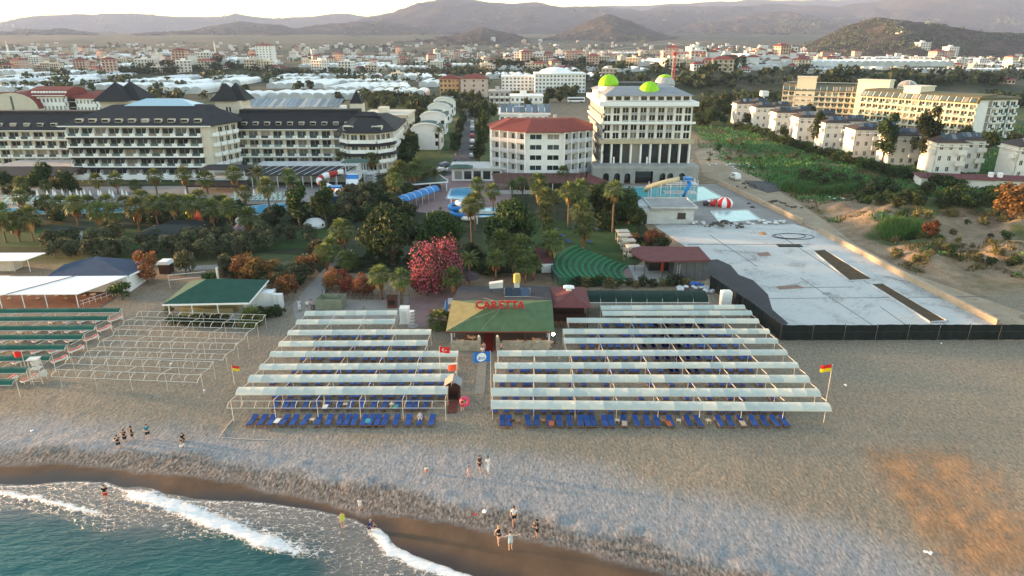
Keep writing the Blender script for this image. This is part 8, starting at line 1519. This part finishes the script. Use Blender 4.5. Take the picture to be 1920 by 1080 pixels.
person(224, 844, 'person in a black long dress filming toward the sea', 'black', 'black', 'dark', 'photo', .6, 1.70, 1, legs='short'); person(236, 833, 'person in black with arms raised to the face, middle of the trio', 'black', 'black', 'dark', 'photo', .3, 1.70, 0, True); person(250, 828, 'person in black shirt and shorts holding a long pole', 'brown', 'black', 'dark', 'hold', -1.0, 1.75); person(279, 825, 'person in teal shirt and black shorts standing apart from the trio', 'teal', 'black', 'dark', 'hold', .5, 1.82, 1)
person(342, 829, 'person in black bending over on the pebbles', 'black', 'black', 'dark', 'crouch', 1.2, 1.7); person(341, 843, 'person in white sitting on the pebbles', 'white', 'white', 'blond', 'sit', 1.0, 1.65, 1)
person(199, 934, 'person in black top and red shorts standing in the foam', 'black', 'red', 'brown', 'stand', .2, 1.65, 1, True, z=-.3); person(675, 953, 'child in white shirt walking on the wet sand', 'white', 'white', 'brown', 'walk', .3, 1.15, 1); person(643, 984, 'person in lime green swimwear in the surf', 'lime', 'lime', 'brown', 'stand', .4, 1.6, 0, True, z=-.25, sleeves=False, legs='brief'); person(693, 990, 'person in dark blue crouching at the water edge', 'blue', 'blue', 'grey', 'crouch', 1.3, 1.7, z=-.2)
person(799, 885, 'small child in red and white crouching on the pebbles', 'white', 'red', 'dark', 'crouch', .5, 1.1, 1); person(879, 895, 'child in pale pink standing beside the couple', 'pink', 'pink', 'brown', 'walk', 1.3, 1.2, 1); person(900, 884, 'person in dark brown dress walking with the one in white', 'brown', 'brown', 'dark', 'walk', .8, 1.75); person(915, 886, 'person all in white walking beside the brown dress', 'white', 'white', 'brown', 'walk', .8, 1.75, 1, legs='long')
person(964, 984, 'person in white shirt and black shorts on the berm', 'white', 'black', 'dark', 'walk', .1, 1.82); person(1006, 1008, 'person in black shirt and shorts looking down at a phone', 'black', 'black', 'dark', 'hold', -1.2, 1.78); person(935, 1019, 'person with blond hair in black swimsuit on wet sand', 'black', 'black', 'blond', 'walk', .4, 1.72, 1, True, sleeves=False, legs='brief'); person(957, 1030, 'person in pale blue playing suit with arms held out', 'ice', 'ice', 'dark', 'arms', .2, 1.7, 1, True, sleeves=False)
q = G(788, 791); person(788, 791, 'person in swimwear sitting on a blue front lounger', 'ice', 'ice', 'dark', 'bed', .1, 1.65, 1, True, z=0, sleeves=False, loc=Vector((q.x, q.y + .1, 0)))
person(867, 771, 'person in red carrying the pink swim ring', 'red', 'red', 'dark', 'hold', .2, 1.6, 1, z=0, sleeves=False); person(905, 672, 'person in white in front of the bar entrance', 'white', 'black', 'dark', 'walk', .1, 1.7, z=.02); person(907, 664, 'person in red and pale clothes on the bar carpet', 'pink', 'grey', 'brown', 'stand', .3, 1.7, 1, True, z=.02); person(940, 664, 'person in pink standing at the bar wall', 'pink', 'grey', 'brown', 'hold', 1.4, 1.7, 1, z=.02)
person(562, 582, 'person in a white robe on the pale path', 'white', 'white', 'dark', 'photo', .3, 1.75, 0, legs='long'); person(577, 583, 'person in white and grey walking down the pale path', 'white', 'grey', 'grey', 'walk', .1, 1.72, 1, z=.02); person(584, 581, 'person in pink beside the one in grey on the path', 'pink', 'grey', 'brown', 'walk', .1, 1.6, 1, z=.02); person(1170, 488, 'person in white shirt beside the cabanas', 'white', 'black', 'dark', 'stand', .5, 1.75, z=.03)
for k in range(14):
    u = k / 14; person(853 + rnd.uniform(-4, 4) + 10 * u, 318 - 60 * u, 'person strolling along the street beside the arched villas', ('red', 'white', 'black', 'teal')[k % 4], ('black', 'blue', 'grey')[k % 3], 'dark', 'walk', rnd.uniform(0, 6), 1.7, k % 2, z=.03)['group'] = 'people strolling on the street'
# bags, towels and small litter
p = G(909, 962); e = thing('beach_bag', 'white beach bag lying on the pebbles', 'bag', p); part('bag_body', MB().lathe(0, 0, [(.15, 0), (.26, .08), (.22, .2), (.08, .28)], 10), FW, e, smooth=True); part('handle', MB().tube([(-.1, 0, .25), (0, 0, .38), (.1, 0, .25)], .02, 5), FW, e)
for x, y, c, lb in ((891, 966, FR, 'small red towel dropped beside the white bag'), (325, 838, DW, 'dark towel lying on the pebbles near the seated person'), (484, 789, FW, 'white cloth on a front lounger') if False else (340, 846, FW, 'white towel below the seated person'), (960, 789, DW, 'dark bag on a front lounger beside the boardwalk')):
    tag(part('towel', MB().loft([[(-.3, -.2, 0), (.3, -.22, 0), (.32, .2, 0), (-.28, .24, 0)], [(-.22, -.12, .12), (.2, -.1, .1), (.22, .12, .14), (-.2, .14, .08)]]), c, None, G(x, y, .45 if y == 789 else 0)), lb, 'towel')
for k, (x, y) in enumerate(((1270, 1050), (1765, 644), (1585, 722), (320, 682), (60, 808), (383, 732), (1737, 1035), (1745, 1037))): tag(part('litter', MB().loft([[(-.2, -.1, 0), (.2, -.12, 0), (.18, .12, 0), (-.2, .1, 0)], [(-.1, -.05, .1), (.12, -.06, .08), (.1, .06, .1), (-.1, .05, .06)]]), FW, None, G(x, y), k), 'scrap of white litter lying on the open beach', 'litter', 'white litter on the beach')

for lb, pts in (('thin pale rope lying on the sand seaward of the front loungers', [(412, 820), (440, 822), (510, 825)]), ('thin pale rope running down the sand from the bare pipe frame', [(437, 785), (425, 800), (411, 820)])):
    P = [G(a, b_, .06) for a, b_ in pts]; tag(part('rope', MB().tube(P, .03, 5), PIPE, None), lb, 'rope')
